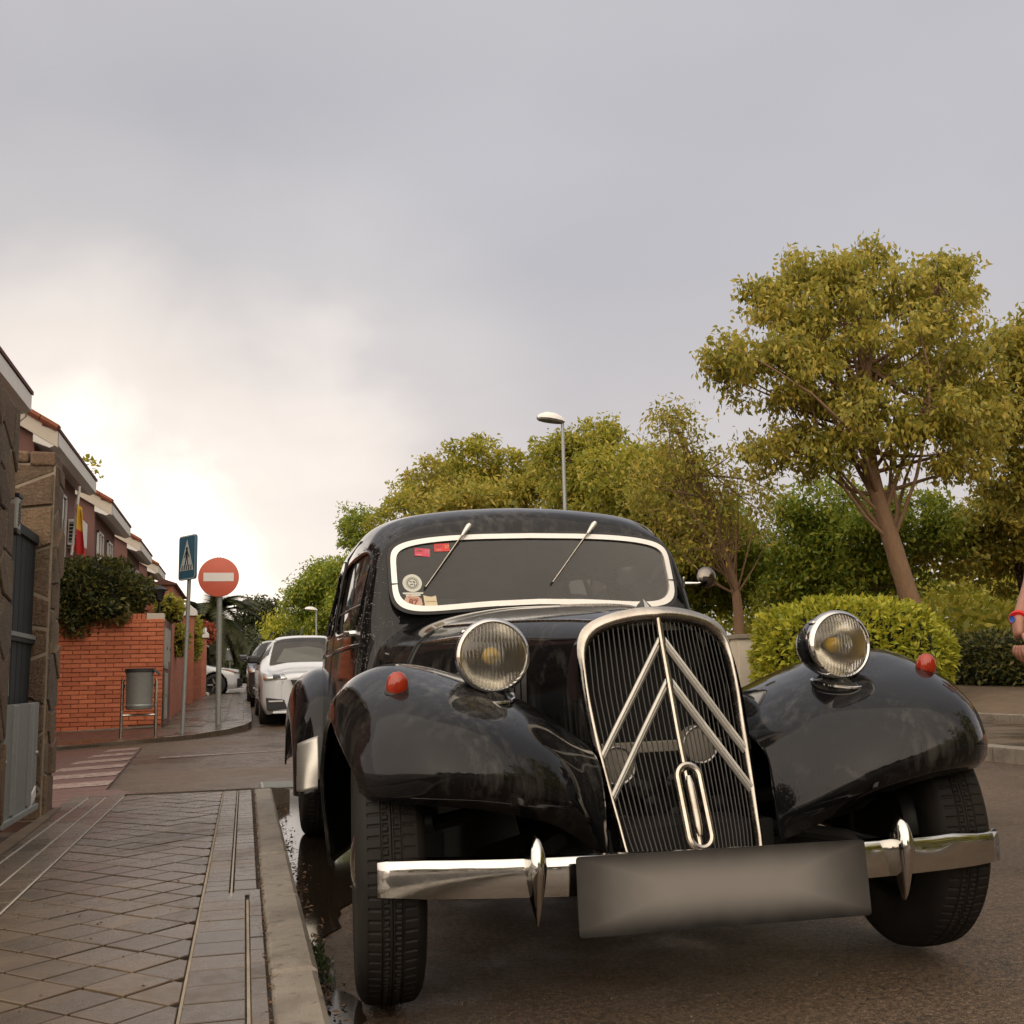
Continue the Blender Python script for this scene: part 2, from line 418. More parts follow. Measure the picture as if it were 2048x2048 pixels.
# ------------------------------------------------------------------ materials of the vehicles
def mats_vehicle():
    k = NB('black_paint')
    g = k.noise(3.0, 6, .6)
    st = k.math('MULTIPLY', k.ramp(k.noise(1., 5, .6, k.map(k.tc(), (34, 34, 3.0))), [(.46, 0), (.70, 1)]), k.ramp(k.noise(3.2, 3, .5), [(.44, 0), (.62, 1)]))
    pt = k.ramp(k.noise(8, 4, .6), [(.60, 0), (.68, 1)])
    dust = k.math('MAXIMUM', k.math('MULTIPLY', st, .9), k.math('MULTIPLY', pt, k.ramp(k.noise(2.1, 2), [(.45, 0), (.6, .6)])))
    k.set('Base Color', k.mix(dust, k.mix(k.ramp(g, [(.35, 0), (.75, 1)]), (.0035, .0035, .0045), (.009, .0085, .008)), (.060, .057, .052)))
    k.set('Roughness', k.ramp(k.noise(5.5, 6, .65), [(.3, .04), (.55, .07), (.75, .15)])).set('Specular IOR Level', .28)
    k.set('Coat Weight', .04).set('Coat Roughness', .03)
    # rain drops: round beads on a voronoi grid
    d = k.voro(120, 'F1', 'Distance'); sz = k.noise(9, 3)
    lim = k.ramp(sz, [(.42, .02), (.7, .36)])
    bead = k.math('MAXIMUM', k.math('SUBTRACT', lim, d), 0.0)
    nz = k.math('MAXIMUM', k.sep(k.geo('Normal'))[2], 0.0)
    h = k.math('MULTIPLY', k.math('POWER', bead, .5), k.math('MULTIPLY_ADD', nz, .8, .2))
    h2 = k.math('MULTIPLY', k.noise(14, 3), .02)
    k.bump(k.math('ADD', h, h2), .5, .0035)
    k = NB('chrome')
    k.set('Base Color', k.mix(k.noise(30, 5), (.52, .50, .47), (.68, .67, .65))).set('Metallic', 1.).set('Roughness', k.ramp(k.noise(45, 6, .7), [(.4, .05), (.8, .22)]))
    k = NB('worn_chrome')
    k.set('Base Color', k.mix(k.ramp(k.noise(16, 6, .7), [(.35, 0), (.7, 1)]), (.36, .32, .27), (.52, .48, .43))).set('Metallic', 1.).set('Roughness', k.ramp(k.noise(60, 6, .7), [(.35, .15), (.8, .40)]))
    k.bump(k.noise(120, 3), .05, .002)
    k = NB('dark_chrome'); k.set('Base Color', (.20, .18, .16)).set('Metallic', 1.).set('Roughness', .1)
    k = NB('brushed_aluminium')
    k.set('Base Color', k.mix(k.noise(20, 5), (.44, .42, .385), (.60, .58, .535))).set('Metallic', .8).set('Roughness', .38)
    k = NB('bright_trim')
    k.set('Base Color', k.mix(k.noise(25, 5), (.62, .59, .55), (.74, .72, .68))).set('Metallic', .55).set('Roughness', .3)
    simple('grille_steel', (.055, .053, .050), .38, .7, .3, 30)
    simple('dark_metal', (.012, .012, .012), .45, .3, .4, 20)
    simple('black_rubber', (.02, .0195, .019), .62, 0, .3, 30)
    simple('under_black', (.008, .0075, .007), .8, 0, .4, 12)
    simple('engine_beige', (.30, .27, .22), .5, .1, .3, 25)
    simple('seat_fabric', (.17, .145, .11), .85, 0, .25, 12)
    simple('interior_lining', (.27, .25, .20), .9, 0, .2, 9)
    simple('plastic_black', (.018, .018, .019), .45, 0, .3, 25)
    simple('sun_shade', (.55, .58, .57), .35, .6, .15, 8)
    # tyre: sipes and grooves cut into the tread by bump, driven by the angle round the axle
    k = NB('tyre_rubber')
    dirt = k.noise(9, 6, .65)
    k.set('Base Color', k.mix(k.ramp(dirt, [(.35, 0), (.8, 1)]), (.0085, .008, .0075), (.024, .0195, .015)))
    k.set('Roughness', k.ramp(dirt, [(.3, .55), (.7, .82)])).set('Specular IOR Level', .22)
    k.bump(k.noise(90, 3), .15, .003)
    # window glass: clear, thin, with a film of dirt and dried rain streaks
    def glass(name, tint, film, filmcol, streak=True):
        k = NB(name); N, L = k.N, k.L
        N.remove(k.b)
        tr = N.new('ShaderNodeBsdfTransparent'); tr.inputs[0].default_value = (*tint, 1)
        gl = N.new('ShaderNodeBsdfGlossy'); gl.inputs['Roughness'].default_value = .03
        df = N.new('ShaderNodeBsdfDiffuse'); df.inputs[0].default_value = (*filmcol, 1)
        fn = N.new('ShaderNodeFresnel'); fn.inputs[0].default_value = 1.52
        m1 = N.new('ShaderNodeMixShader'); m2 = N.new('ShaderNodeMixShader')
        f2 = k.math('MULTIPLY', fn.outputs[0], .95, clamp=True)
        if streak:
            s1 = k.noise(1., 6, .65, k.map(k.tc(), (26, 26, 5)))
            s2 = k.noise(3.2, 4, .6)
            fl = k.ramp(k.math('MULTIPLY_ADD', s1, .6, k.math('MULTIPLY', s2, .5)), [(.35, film * .6), (.75, film * 1.5)])
        else: fl = film
        if hasattr(fl, 'node'): L.new(fl, m1.inputs[0])
        else: m1.inputs[0].default_value = fl
        L.new(tr.outputs[0], m1.inputs[1]); L.new(df.outputs[0], m1.inputs[2])
        L.new(f2, m2.inputs[0]); L.new(m1.outputs[0], m2.inputs[1]); L.new(gl.outputs[0], m2.inputs[2])
        L.new(m2.outputs[0], k.out.inputs[0])
    glass('windscreen_glass', (.80, .80, .74), .05, (.34, .325, .28))
    glass('window_glass', (.45, .45, .42), .12, (.25, .22, .2))
    glass('clear_lens', (.93, .92, .89), .05, (.5, .48, .42), False)
    # fluted headlamp lens
    k = NB('headlamp_lens'); N, L = k.N, k.L; N.remove(k.b)
    tr = N.new('ShaderNodeBsdfTransparent'); tr.inputs[0].default_value = (.95, .94, .91, 1)
    gl = N.new('ShaderNodeBsdfGlossy'); gl.inputs['Roughness'].default_value = .06
    df = N.new('ShaderNodeBsdfDiffuse'); df.inputs[0].default_value = (.46, .445, .41, 1)
    x, y, z = k.sep(k.tc())
    fl = k.wave(1., k.map(k.tc(), (34, 1, 1)), 0)
    rad = k.math('SQRT', k.math('ADD', k.math('MULTIPLY', x, x), k.math('MULTIPLY', z, z)))
    zone = k.math('ADD', k.ramp(k.math('ABSOLUTE', z), [(.036, .15), (.056, 1)]), k.ramp(rad, [(.022, .8), (.030, 0)]), clamp=True)
    hgt = k.math('MULTIPLY', fl, zone)
    bp = N.new('ShaderNodeBump'); bp.inputs['Strength'].default_value = 1.; bp.inputs['Distance'].default_value = .004; L.new(hgt, bp.inputs['Height'])
    L.new(bp.outputs[0], gl.inputs['Normal'])
    fn = N.new('ShaderNodeFresnel'); fn.inputs[0].default_value = 1.5; L.new(bp.outputs[0], fn.inputs['Normal'])
    m1 = N.new('ShaderNodeMixShader'); m2 = N.new('ShaderNodeMixShader')
    L.new(k.math('MULTIPLY_ADD', hgt, .26, .06), m1.inputs[0])
    L.new(tr.outputs[0], m1.inputs[1]); L.new(df.outputs[0], m1.inputs[2])
    L.new(k.math('MULTIPLY', fn.outputs[0], 1.6, clamp=True), m2.inputs[0]); L.new(m1.outputs[0], m2.inputs[1]); L.new(gl.outputs[0], m2.inputs[2])
    L.new(m2.outputs[0], k.out.inputs[0])
    k = NB('lamp_reflector'); k.set('Base Color', (.90, .87, .80)).set('Metallic', 1.).set('Roughness', .2)
    k = NB('yellow_bulb'); k.set('Base Color', (.80, .50, .01)).set('Roughness', .12).set('Subsurface Weight', 0.)
    k = NB('red_lens'); k.set('Base Color', k.mix(k.noise(40, 3), (.20, .008, .003), (.40, .040, .008))).set('Roughness', .16).set('Coat Weight', .3)
    k.bump(k.wave(1., k.map(k.tc(), (60, 60, 60)), 0), .12, .002)
    # plate: pale centre and dark, smudged border of its own
    k = NB('number_plate')
    x, y, z = k.sep(k.tc())
    ex = k.ramp(k.math('ABSOLUTE', x), [(.14, 0), (.375, 1)], 'EASE'); ez = k.ramp(k.math('ABSOLUTE', k.math('SUBTRACT', z, .005)), [(.008, 0), (.096, 1)], 'EASE')
    e = k.math('MAXIMUM', k.math('MULTIPLY', ex, .85), ez)
    sm = k.math('MULTIPLY_ADD', k.math('SUBTRACT', k.noise(6, 3), .5), .35, e, clamp=True)
    k.set('Base Color', k.mix(sm, (.215, .200, .184), (.014, .013, .012))).set('Roughness', .8).set('Specular IOR Level', .15)
    simple('sticker_red', srgb(205, 60, 62), .55, 0, .1, 40)
    simple('sticker_magenta', srgb(200, 70, 95), .55, 0, .1, 40)
    simple('sticker_white', srgb(196, 197, 186), .55)
    simple('sticker_ink', srgb(80, 78, 70), .6)
    simple('sticker_pink', srgb(196, 158, 138), .55, 0, .08, 40)
    simple('sticker_brown', srgb(135, 82, 66), .6)
    simple('sticker_yellow', srgb(235, 200, 120), .6)
    simple('paper_cream', srgb(205, 192, 160), .75)
mats_vehicle()
# ------------------------------------------------------------------ materials of the setting
def mats_setting():
    k = NB('asphalt')
    p = k.tc()
    g = k.noise(58, 6, .85); big = k.noise(.55, 5, .6); mid = k.noise(4, 5, .65)
    c = k.mix(k.ramp(g, [(.40, 0), (.62, 1)]), (.034, .021, .013), (.225, .150, .094))
    c = k.mix(1., c, k.ramp(big, [(.32, (1.25, 1.25, 1.25)), (.68, (.62, .58, .54))]), 'MULTIPLY')
    stones = k.voro(260, 'F1', 'Distance')
    c = k.mix(k.ramp(k.noise(120, 2), [(.60, 0), (.68, .75)]), c, (.36, .29, .215))
    c = k.mix(k.ramp(k.noise(38, 5, .75), [(.40, .45), (.56, 0)]), c, (.030, .020, .013))
    cr = k.math('ABSOLUTE', k.math('SUBTRACT', k.noise(.9, 7, .6), .5))
    c = k.mix(k.ramp(cr, [(.0, .7), (.004, 0)]), c, (.02, .017, .014))
    k.set('Base Color', c)
    wet = k.ramp(k.math('MULTIPLY_ADD', mid, .35, k.math('MULTIPLY', big, .75)), [(.40, .62), (.54, .38), (.66, .16)])
    k.set('Roughness', wet).set('Specular IOR Level', .45)
    k.bump(k.math('ADD', k.math('MULTIPLY', g, .7), k.math('MULTIPLY', stones, .5)), .9, .010)
    k = NB('paver')
    r = k.objrand(); f = k.noise(26, 6, .65, k.map(k.geo('Position'))); big = k.noise(1.6, 5, .6, k.geo('Position')); gr = k.noise(240, 3, .7, k.geo('Position'))
    c = k.mix(r, (.074, .050, .029), (.138, .095, .058))
    c = k.mix(k.ramp(f, [(.4, 0), (.75, .5)]), c, (.11, .095, .08))
    c = k.mix(k.ramp(gr, [(.3, .25), (.6, 0)]), c, (.07, .06, .05))
    c = k.mix(k.ramp(big, [(.45, 0), (.66, .75)]), c, (.046, .036, .027))
    c = k.mix(k.ramp(k.noise(5, 5, .7, k.geo('Position')), [(.52, 0), (.70, .55)]), c, (.050, .035, .024))
    k.set('Base Color', c).set('Roughness', k.ramp(k.math('MULTIPLY_ADD', f, .3, k.math('MULTIPLY', big, .8)), [(.40, .52), (.52, .32), (.66, .15)])).set('Specular IOR Level', .5)
    k.bump(k.math('ADD', gr, f), .28, .003)
    k = NB('kerb_concrete')
    f = k.noise(18, 6, .7, k.geo('Position')); gr = k.noise(200, 3, .7, k.geo('Position'))
    c = k.mix(f, (.16, .135, .105), (.29, .25, .20)); c = k.mix(k.ramp(gr, [(.3, .4), (.55, 0)]), c, (.10, .09, .075))
    c = k.mix(k.ramp(k.noise(5, 5, .6, k.geo('Position')), [(.48, 0), (.68, .75)]), c, (.105, .085, .065)); c = k.mix(k.ramp(k.noise(28, 5, .75, k.geo('Position')), [(.54, 0), (.66, .7)]), c, (.07, .055, .04))
    k.set('Base Color', c).set('Roughness', .62); k.bump(k.math('ADD', gr, k.math('MULTIPLY', f, .6)), .4, .005)
    simple('mortar_dark', (.022, .017, .013), .9, 0, .4, 40, bump=.3)
    simple('mortar_pale', (.33, .29, .24), .9, 0, .3, 60, bump=.3)
    simple('soil', (.115, .080, .050), .95, 0, .5, 6, bump=.6, bscale=25)
    k = NB('red_paving')
    f = k.noise(7, 6, .6, k.geo('Position')); k.set('Base Color', k.mix(f, (.085, .045, .035), (.16, .082, .062))).set('Roughness', k.ramp(f, [(.4, .6), (.7, .3)])); k.bump(k.noise(120, 3, .6, k.geo('Position')), .3, .004)
    k = NB('worn_road_paint')
    f = k.noise(16, 6, .75, k.geo('Position')); k.set('Base Color', k.mix(k.ramp(f, [(.40, 0), (.56, 1)]), (.12, .072, .058), (.34, .255, .215))).set('Roughness', .5)
    k = NB('water')
    k.set('Base Color', (.020, .014, .009)).set('Roughness', .07).set('Specular IOR Level', .9); k.bump(k.noise(9, 2), .03, .004)
    # masonry
    k = NB('brick_face')
    r = k.objrand(); f = k.noise(20, 5, .6, k.geo('Position'))
    c = k.mix(r, (.42, .115, .050), (.60, .185, .085)); c = k.mix(k.ramp(f, [(.4, 0), (.75, .45)]), c, (.30, .080, .038))
    k.set('Base Color', c).set('Roughness', .75); k.bump(k.noise(150, 3), .3, .004)
    simple('brick_mortar', (.30, .135, .085), .9, 0, .3, 15)
    k = NB('brick_far')   # brickwork too far away to tell the bricks apart
    b = k.N.new('ShaderNodeTexBrick'); b.inputs['Scale'].default_value = 4.0; b.inputs['Color1'].default_value = (.36, .11, .065, 1); b.inputs['Color2'].default_value = (.44, .15, .085, 1); b.inputs['Mortar'].default_value = (.30, .17, .13, 1)
    b.inputs['Mortar Size'].default_value = .022; b.inputs['Brick Width'].default_value = .96; b.inputs['Row Height'].default_value = .3
    x, y, z = k.sep(k.geo('Position')); k.L.new(k.comb(k.math('ADD', x, y), z, 0.), b.inputs['Vector']); k.set('Base Color', b.outputs[0]).set('Roughness', .8)
    k = NB('field_stone')
    r = k.objrand(); f = k.noise(8, 6, .65); 
    c = k.ramp(r, [(0, (.20, .135, .090)), (.3, (.30, .185, .105)), (.55, (.21, .165, .125)), (.8, (.36, .235, .13)), (1, (.24, .14, .09))])
    c = k.mix(k.ramp(f, [(.42, 0), (.74, .6)]), c, (.12, .09, .068)); c = k.mix(k.ramp(k.noise(70, 5, .8), [(.42, .5), (.62, 0)]), c, (.04, .03, .024)); c = k.mix(k.ramp(k.noise(17, 5, .7), [(.58, 0), (.72, .6)]), c, (.30, .235, .165)); k.set('Base Color', c).set('Roughness', .85); k.bump(k.math('ADD', k.noise(14, 6, .7), k.math('MULTIPLY', k.noise(80, 4, .8), .5)), 1., .03)
    simple('stone_mortar', (.27, .225, .17), .95, 0, .4, 14, bump=.6, bscale=30)
    simple('mauve_plaster', (.185, .095, .080), .9, 0, .12, 3, bump=.15, bscale=40)
    simple('cream_plaster', (.55, .49, .41), .9, 0, .1, 5)
    simple('white_paint', (.70, .68, .64), .6, 0, .08, 6)
    k = NB('roof_tile'); r = k.noise(3, 5, .6, k.geo('Position')); k.set('Base Color', k.mix(r, (.20, .062, .035), (.36, .125, .062))).set('Roughness', .8)
    k = NB('roof_tile_dark'); r = k.noise(3, 5, .6, k.geo('Position')); k.set('Base Color', k.mix(r, (.075, .030, .026), (.14, .055, .042))).set('Roughness', .85)
    # metal
    k = NB('galvanised'); f = k.noise(35, 5, .7); k.set('Base Color', k.mix(f, (.25, .265, .26), (.38, .395, .385))).set('Metallic', .55).set('Roughness', .5)
    k = NB('galvanised_dull'); f = k.noise(16, 5, .7); k.set('Base Color', k.mix(f, (.20, .21, .20), (.31, .32, .30))).set('Metallic', .35).set('Roughness', .55)
    simple('gate_paint', (.006, .011, .014), .6, 0, .3, 8)
    simple('grey_plastic', (.33, .33, .31), .5, 0, .1, 15)
    simple('panel_grey', (.36, .33, .28), .55, 0, .15, 9)
    k = NB('sign_red'); f = k.noise(6, 5); k.set('Base Color', k.mix(f, (.52, .095, .055), (.62, .135, .080))).set('Roughness', .42)
    k = NB('sign_white'); k.set('Base Color', (.74, .71, .68)).set('Roughness', .4)
    k = NB('sign_blue'); f = k.noise(5, 4); k.set('Base Color', k.mix(f, (.030, .105, .175), (.045, .14, .21))).set('Roughness', .4)
    simple('sign_ink', (.018, .022, .028), .5)
    simple('sign_pale', (.50, .56, .56), .45)
    simple('dark_glass', (.02, .022, .024), .08)
    simple('flag_red', (.50, .030, .028), .8); simple('flag_yellow', (.70, .42, .045), .8)
    # bark and leaves
    k = NB('bark'); f = k.noise(1., 6, .7, k.map(k.tc(), (16, 16, 5))); k.set('Base Color', k.mix(f, (.11, .062, .034), (.27, .165, .095))).set('Roughness', .9); k.bump(f, .9, .03)
    simple('bark_dark', (.060, .042, .028), .95, 0, .4, 8, bump=.5, bscale=20)
    def leaf(name, stops, tr=.35):
        k = NB(name); N, L = k.N, k.L
        rnd = k.geo('Random Per Island'); big = k.noise(.9, 4, .6, k.geo('Position'))
        m = k.math('MULTIPLY_ADD', rnd, .55, k.math('MULTIPLY', big, .5))
        c = k.ramp(m, stops)
        k.set('Base Color', c).set('Roughness', .45).set('Specular IOR Level', .35)
        t = N.new('ShaderNodeBsdfTranslucent'); L.new(c, t.inputs[0]); mx = N.new('ShaderNodeMixShader'); mx.inputs[0].default_value = tr + .1
        L.new(k.b.outputs[0], mx.inputs[1]); L.new(t.outputs[0], mx.inputs[2]); L.new(mx.outputs[0], k.out.inputs[0])
    leaf('leaf_gold', [(.2, (.18, .195, .034)), (.5, (.36, .330, .056)), (.8, (.56, .430, .080))])
    leaf('leaf_olive', [(.2, (.17, .20, .028)), (.5, (.35, .345, .046)), (.8, (.55, .45, .068))])
    leaf('leaf_green', [(.2, (.10, .16, .022)), (.5, (.22, .29, .036)), (.8, (.42, .40, .05))])
    leaf('leaf_lime', [(.2, (.19, .22, .020)), (.5, (.36, .38, .036)), (.8, (.58, .52, .06))], .3)
    leaf('leaf_dark', [(.2, (.026, .036, .010)), (.5, (.062, .074, .020)), (.8, (.17, .15, .035))], .2)
    leaf('leaf_pine', [(.2, (.030, .040, .018)), (.5, (.050, .062, .026)), (.8, (.080, .085, .036))], .15)
    leaf('leaf_palm', [(.2, (.030, .038, .014)), (.5, (.055, .065, .022)), (.8, (.110, .105, .040))], .2)
    leaf('leaf_litter', [(.2, (.085, .040, .018)), (.5, (.15, .070, .028)), (.8, (.20, .11, .045))], .1)
    leaf('leaf_flower', [(.2, (.30, .05, .03)), (.5, (.45, .09, .05)), (.8, (.5, .2, .1))], .2)
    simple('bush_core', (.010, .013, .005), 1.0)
    simple('grass_green', (.05, .09, .02), .9, 0, .4, 20)
mats_setting()

# ------------------------------------------------------------------ geometry helpers for the setting
def gz(y):
    """height of the road along the street: level, then a gentle rise"""
    s = max(0., y - 19.0); return .75 * (1 - math.exp(-s * .045))
def clip_poly(P, a, b, c):
    """keep a*x+b*y<=c"""
    out = []
    for i in range(len(P)):
        p, q = P[i], P[(i + 1) % len(P)]
        dp, dq = a * p[0] + b * p[1] - c, a * q[0] + b * q[1] - c
        if dp <= 0: out.append(p)
        if (dp < 0) != (dq < 0) and abs(dp - dq) > 1e-12:
            t = dp / (dp - dq); out.append((p[0] + (q[0] - p[0]) * t, p[1] + (q[1] - p[1]) * t))
    return out
def poly_area(P): return .5 * sum(P[i][0] * P[(i + 1) % len(P)][1] - P[(i + 1) % len(P)][0] * P[i][1] for i in range(len(P)))
def clean_poly(P, eps=1e-4):
    out = []
    for p in P:
        if not out or math.hypot(p[0] - out[-1][0], p[1] - out[-1][1]) > eps: out.append(p)
    while len(out) > 1 and math.hypot(out[0][0] - out[-1][0], out[0][1] - out[-1][1]) < eps: out.pop()
    return out
def inset_poly(P, d):
    """convex polygon moved inwards by d"""
    P = clean_poly(P)
    if len(P) < 3: return []
    if poly_area(P) < 0: P = P[::-1]
    Q = P[:]
    for i in range(len(P)):
        p, q = P[i], P[(i + 1) % len(P)]
        ex, ey = q[0] - p[0], q[1] - p[1]; l = math.hypot(ex, ey)
        nx, ny = ey / l, -ex / l
        Q = clip_poly(Q, nx, ny, nx * p[0] + ny * p[1] - d)
        if len(Q) < 3: return []
    return clean_poly(Q)
def piece(name, P, z0, z1, mat, parent, chamfer=.003, place=None):
    """one convex slab with a chamfered top; place maps (u, v, w) to xyz"""
    P = clean_poly(P)
    if len(P) < 3: return None
    if poly_area(P) < 0: P = P[::-1]
    T = inset_poly(P, chamfer)
    if len(T) != len(P): T = [((p[0] - sum(q[0] for q in P) / len(P)) * .93 + sum(q[0] for q in P) / len(P), (p[1] - sum(q[1] for q in P) / len(P)) * .93 + sum(q[1] for q in P) / len(P)) for p in P]
    else:   # rotate T to match P's first corner
        k = min(range(len(T)), key=lambda i: math.hypot(T[i][0] - P[0][0], T[i][1] - P[0][1])); T = T[k:] + T[:k]
    n = len(P)
    V = [(x, y, z0) for x, y in P] + [(x, y, z1 - chamfer * .8) for x, y in P] + [(x, y, z1) for x, y in T]
    F = [[i, (i + 1) % n, n + (i + 1) % n, n + i] for i in range(n)] + [[n + i, n + (i + 1) % n, 2 * n + (i + 1) % n, 2 * n + i] for i in range(n)] + [[2 * n + i for i in range(n)]]
    if place: V = [place(*v) for v in V]
    cx = [sum(v[i] for v in V) / len(V) for i in range(3)]
    o = mesh_np(name, [(v[0] - cx[0], v[1] - cx[1], v[2] - cx[2]) for v in V], F, mat, parent); o.location = cx
    return o
def voronoi(w, h, nx, ny, seed, jit=.42):
    rg = random.Random(seed); pts = []
    for j in range(ny):
        for i in range(nx):
            pts.append(((i + .5 + (j % 2) * .3 - .15 + rg.uniform(-jit, jit)) * w / nx, (j + .5 + rg.uniform(-jit, jit)) * h / ny))
    cells = []
    for a, p in enumerate(pts):
        C = [(0, 0), (w, 0), (w, h), (0, h)]
        for b, q in enumerate(pts):
            if a == b or abs(p[1] - q[1]) > 3 * h / ny: continue
            mx, my = (p[0] + q[0]) / 2, (p[1] + q[1]) / 2; nx_, ny_ = q[0] - p[0], q[1] - p[1]
            C = clip_poly(C, nx_, ny_, nx_ * mx + ny_ * my)
            if len(C) < 3: break
        if len(C) >= 3: cells.append(C)
    return cells

# ------------------------------------------------------------------ ground and roads
def build_ground():
    xs = np.concatenate([np.linspace(-400, -12, 8), np.linspace(-10, 12, 12), np.linspace(14, 400, 8)])
    yy = np.concatenate([np.linspace(-300, -10, 6), np.linspace(-6, 18, 7), np.linspace(19, 80, 40), np.linspace(90, 900, 8)])
    V = []
    for y in yy:
        for x in xs:
            z = gz(y)
            if x < -1.2 and 7 < y < 22: z -= .040 * min(3., -1.2 - x)
            V.append((x, y, z))
    g = mesh_np('road', V, grid_faces(len(yy), len(xs))[:, ::-1], 'asphalt'); tag(g, kind='structure')
    return g
build_ground()

def slab(name, outline, z, thick, mat, kind='structure', zf=None, parent=None):
    """flat slab with an outline in xy; zf gives the top height"""
    n = len(outline); zf = zf or (lambda x, y: z)
    V = [(x, y, zf(x, y)) for x, y in outline] + [(x, y, zf(x, y) - thick) for x, y in outline]
    F = [list(range(n)), [n + i for i in range(n)][::-1]] + [[i, n + i, n + (i + 1) % n, (i + 1) % n] for i in range(n)]
    o = MB().add(V, F).build(name, mat, parent)
    if kind and parent is None: tag(o, kind=kind)
    return o

# near pavement on the left: bed, diagonal tiles, borders and kerb
pav = slab('pavement', [(-1.02, -7), (.172, -7), (.172, 7.25), (-1.02, 7.25)], .121, .3, 'mortar_dark')
S_T = .2015
full = None
def diag_tiles():
    global full
    x0, x1, y0, y1 = -.700, -.122, 1.9, 7.12
    h = S_T / 2
    for j in range(-2, 60):
        for i in range(-3, 10):
            cx = x0 + (i + .5 * (j % 2)) * S_T + .05; cy = y0 + j * h
            P = [(cx, cy - h), (cx + h, cy), (cx, cy + h), (cx - h, cy)]
            inside = cx - h > x0 and cx + h < x1 and cy - h > y0 and cy + h < y1
            z1 = .1300 + random.uniform(-.0012, .0012)
            if inside:
                if full is None:
                    Q = inset_poly([(0, -h), (h, 0), (0, h), (-h, 0)], .0044)
                    o = piece('paving_tile', Q, -.008, 0, 'paver', pav, .002); full = o.data
                    o.location = (cx, cy, z1 + o.location.z)
                    full_z = o.location.z - z1; diag_tiles.dz = full_z
                else:
                    shared('paving_tile', full, pav, (cx, cy, z1 + diag_tiles.dz), (random.uniform(-.006, .006), random.uniform(-.006, .006), random.uniform(-.008, .008)))
            else:
                for a, b, c in ((-1, 0, -x0), (1, 0, x1), (0, -1, -y0), (0, 1, y1)): 
                    P = clip_poly(P, a, b, c)
                    if len(P) < 3: break
                if len(P) < 3 or abs(poly_area(P)) < .0008: continue
                P = inset_poly(P, .0044)
                if len(P) >= 3: piece('paving_tile', P, .122, z1, 'paver', pav, .002)
diag_tiles()
def rect_piece(name, x0, x1, y0, y1, z1=.130, mat='paver', g=.003, par=None, zb=.122):
    return piece(name, [(x0 + g, y0 + g), (x1 - g, y0 + g), (x1 - g, y1 - g), (x0 + g, y1 - g)], zb, z1 + random.uniform(-.001, .001), mat, par or pav, .002)
y = 1.95
while y < 3.60:
    rect_piece('border_brick', -.121, .014, y, y + .135); rect_piece('border_brick', .020, .060, y + .03, y + .165, g=.002); y += .137
y = 3.68
while y < 7.1:
    rect_piece('border_brick', -.118, -.038, y, y + .086, g=.0022); rect_piece('border_brick', -.028, .050, y, y + .086, g=.0022); y += .088
for k, (a, b) in enumerate(((-.802, -.706), (-.905, -.808), (-1.015, -.911))):
    y = 2.4 + .07 * k
    while y < 7.1:
        if not (k == 2 and y < 4.): rect_piece('strip_slab', a, b, y, y + .20, .1295, g=.002)
        y += .203
MB().box((-.1205, 4.55, .1262), (.0075, 5.1, .004)).build('mortar_line', 'stone_mortar', pav); MB().box((.0172, 2.8, .1262), (.007, 1.6, .004)).build('mortar_line', 'stone_mortar', pav)
for x in (-.033, -.703, -.805, -.908):
    ya, yb = (3.66, 7.1) if x == -.033 else (2.0, 7.1)
    MB().box((x, (ya + yb) / 2, .1275), (.006, yb - ya, .004)).build('mortar_line', 'mortar_pale', pav)
# rough strip against the house wall
slab('earth_strip', [(-1.02, 3.2), (-.945, 3.2), (-.95, 5.4), (-.985, 6.6), (-1.02, 6.6)], .134, .02, 'soil', parent=pav)
kerb = empty('kerb', (0, 0, 0)); tag(kerb, kind='structure')
ky = [-7, -5, -3, -1, .6, 1.80, 2.706, 3.616, 4.483, 5.401, 6.353, 7.22]
for a, b in zip(ky[:-1], ky[1:]):
    dx_ = random.uniform(-.004, .004); P = [(.064, a + .005), (.176 + dx_, a + .005), (.176 + dx_ * .3, b - .005), (.064, b - .005)]
    o = piece('kerb_stone', P, -.05, .131 + random.uniform(-.004, .004), 'kerb_concrete', kerb, .013); o.rotation_euler = (random.uniform(-.004, .004), random.uniform(-.03, .01), 0)
# dropped end of the pavement at the side street
slab('pavement_ramp', [(-.78, 7.25), (.172, 7.25), (.30, 7.5), (.20, 7.95), (-.35, 8.05), (-.95, 7.75)], 0, .2, 'kerb_concrete' if False else 'paver', zf=lambda x, y: .128 - .115 * min(1., (y - 7.25) / .7))
slab('red_paving', [(-1.02, 6.75), (-.72, 7.2), (-.95, 7.78), (-.55, 8.05), (-.95, 9.0), (-5.5, 9.2), (-5.5, 6.75)], 0, .2, 'red_paving', zf=lambda x, y: .118 - .112 * min(1., max(0., (y - 6.9) / 1.1)) - .038 * max(0., min(3., -1.2 - x)))
slab('red_crossing', [(-1.03, 9.0), (-1.28, 14.9), (-5.5, 14.9), (-5.5, 9.15)], 0, .05, 'red_paving', zf=lambda x, y: .006 - .040 * max(0., min(3., -1.2 - x)))
for k in range(6):
    y0 = 9.35 + k * .98; xr = -1.04 - (y0 - 9) * .045
    n = 6; X = np.linspace(-5.2, xr, n)
    V = [(x, y0, .0105 - .040 * max(0., min(3., -1.2 - x))) for x in X] + [(x, y0 + .47, .0105 - .040 * max(0., min(3., -1.2 - x))) for x in X]
    s_ = mesh_np('zebra_stripe', V, [[i, i + 1, n + i + 1, n + i] for i in range(n - 1)], 'worn_road_paint'); tag(s_, kind='structure')
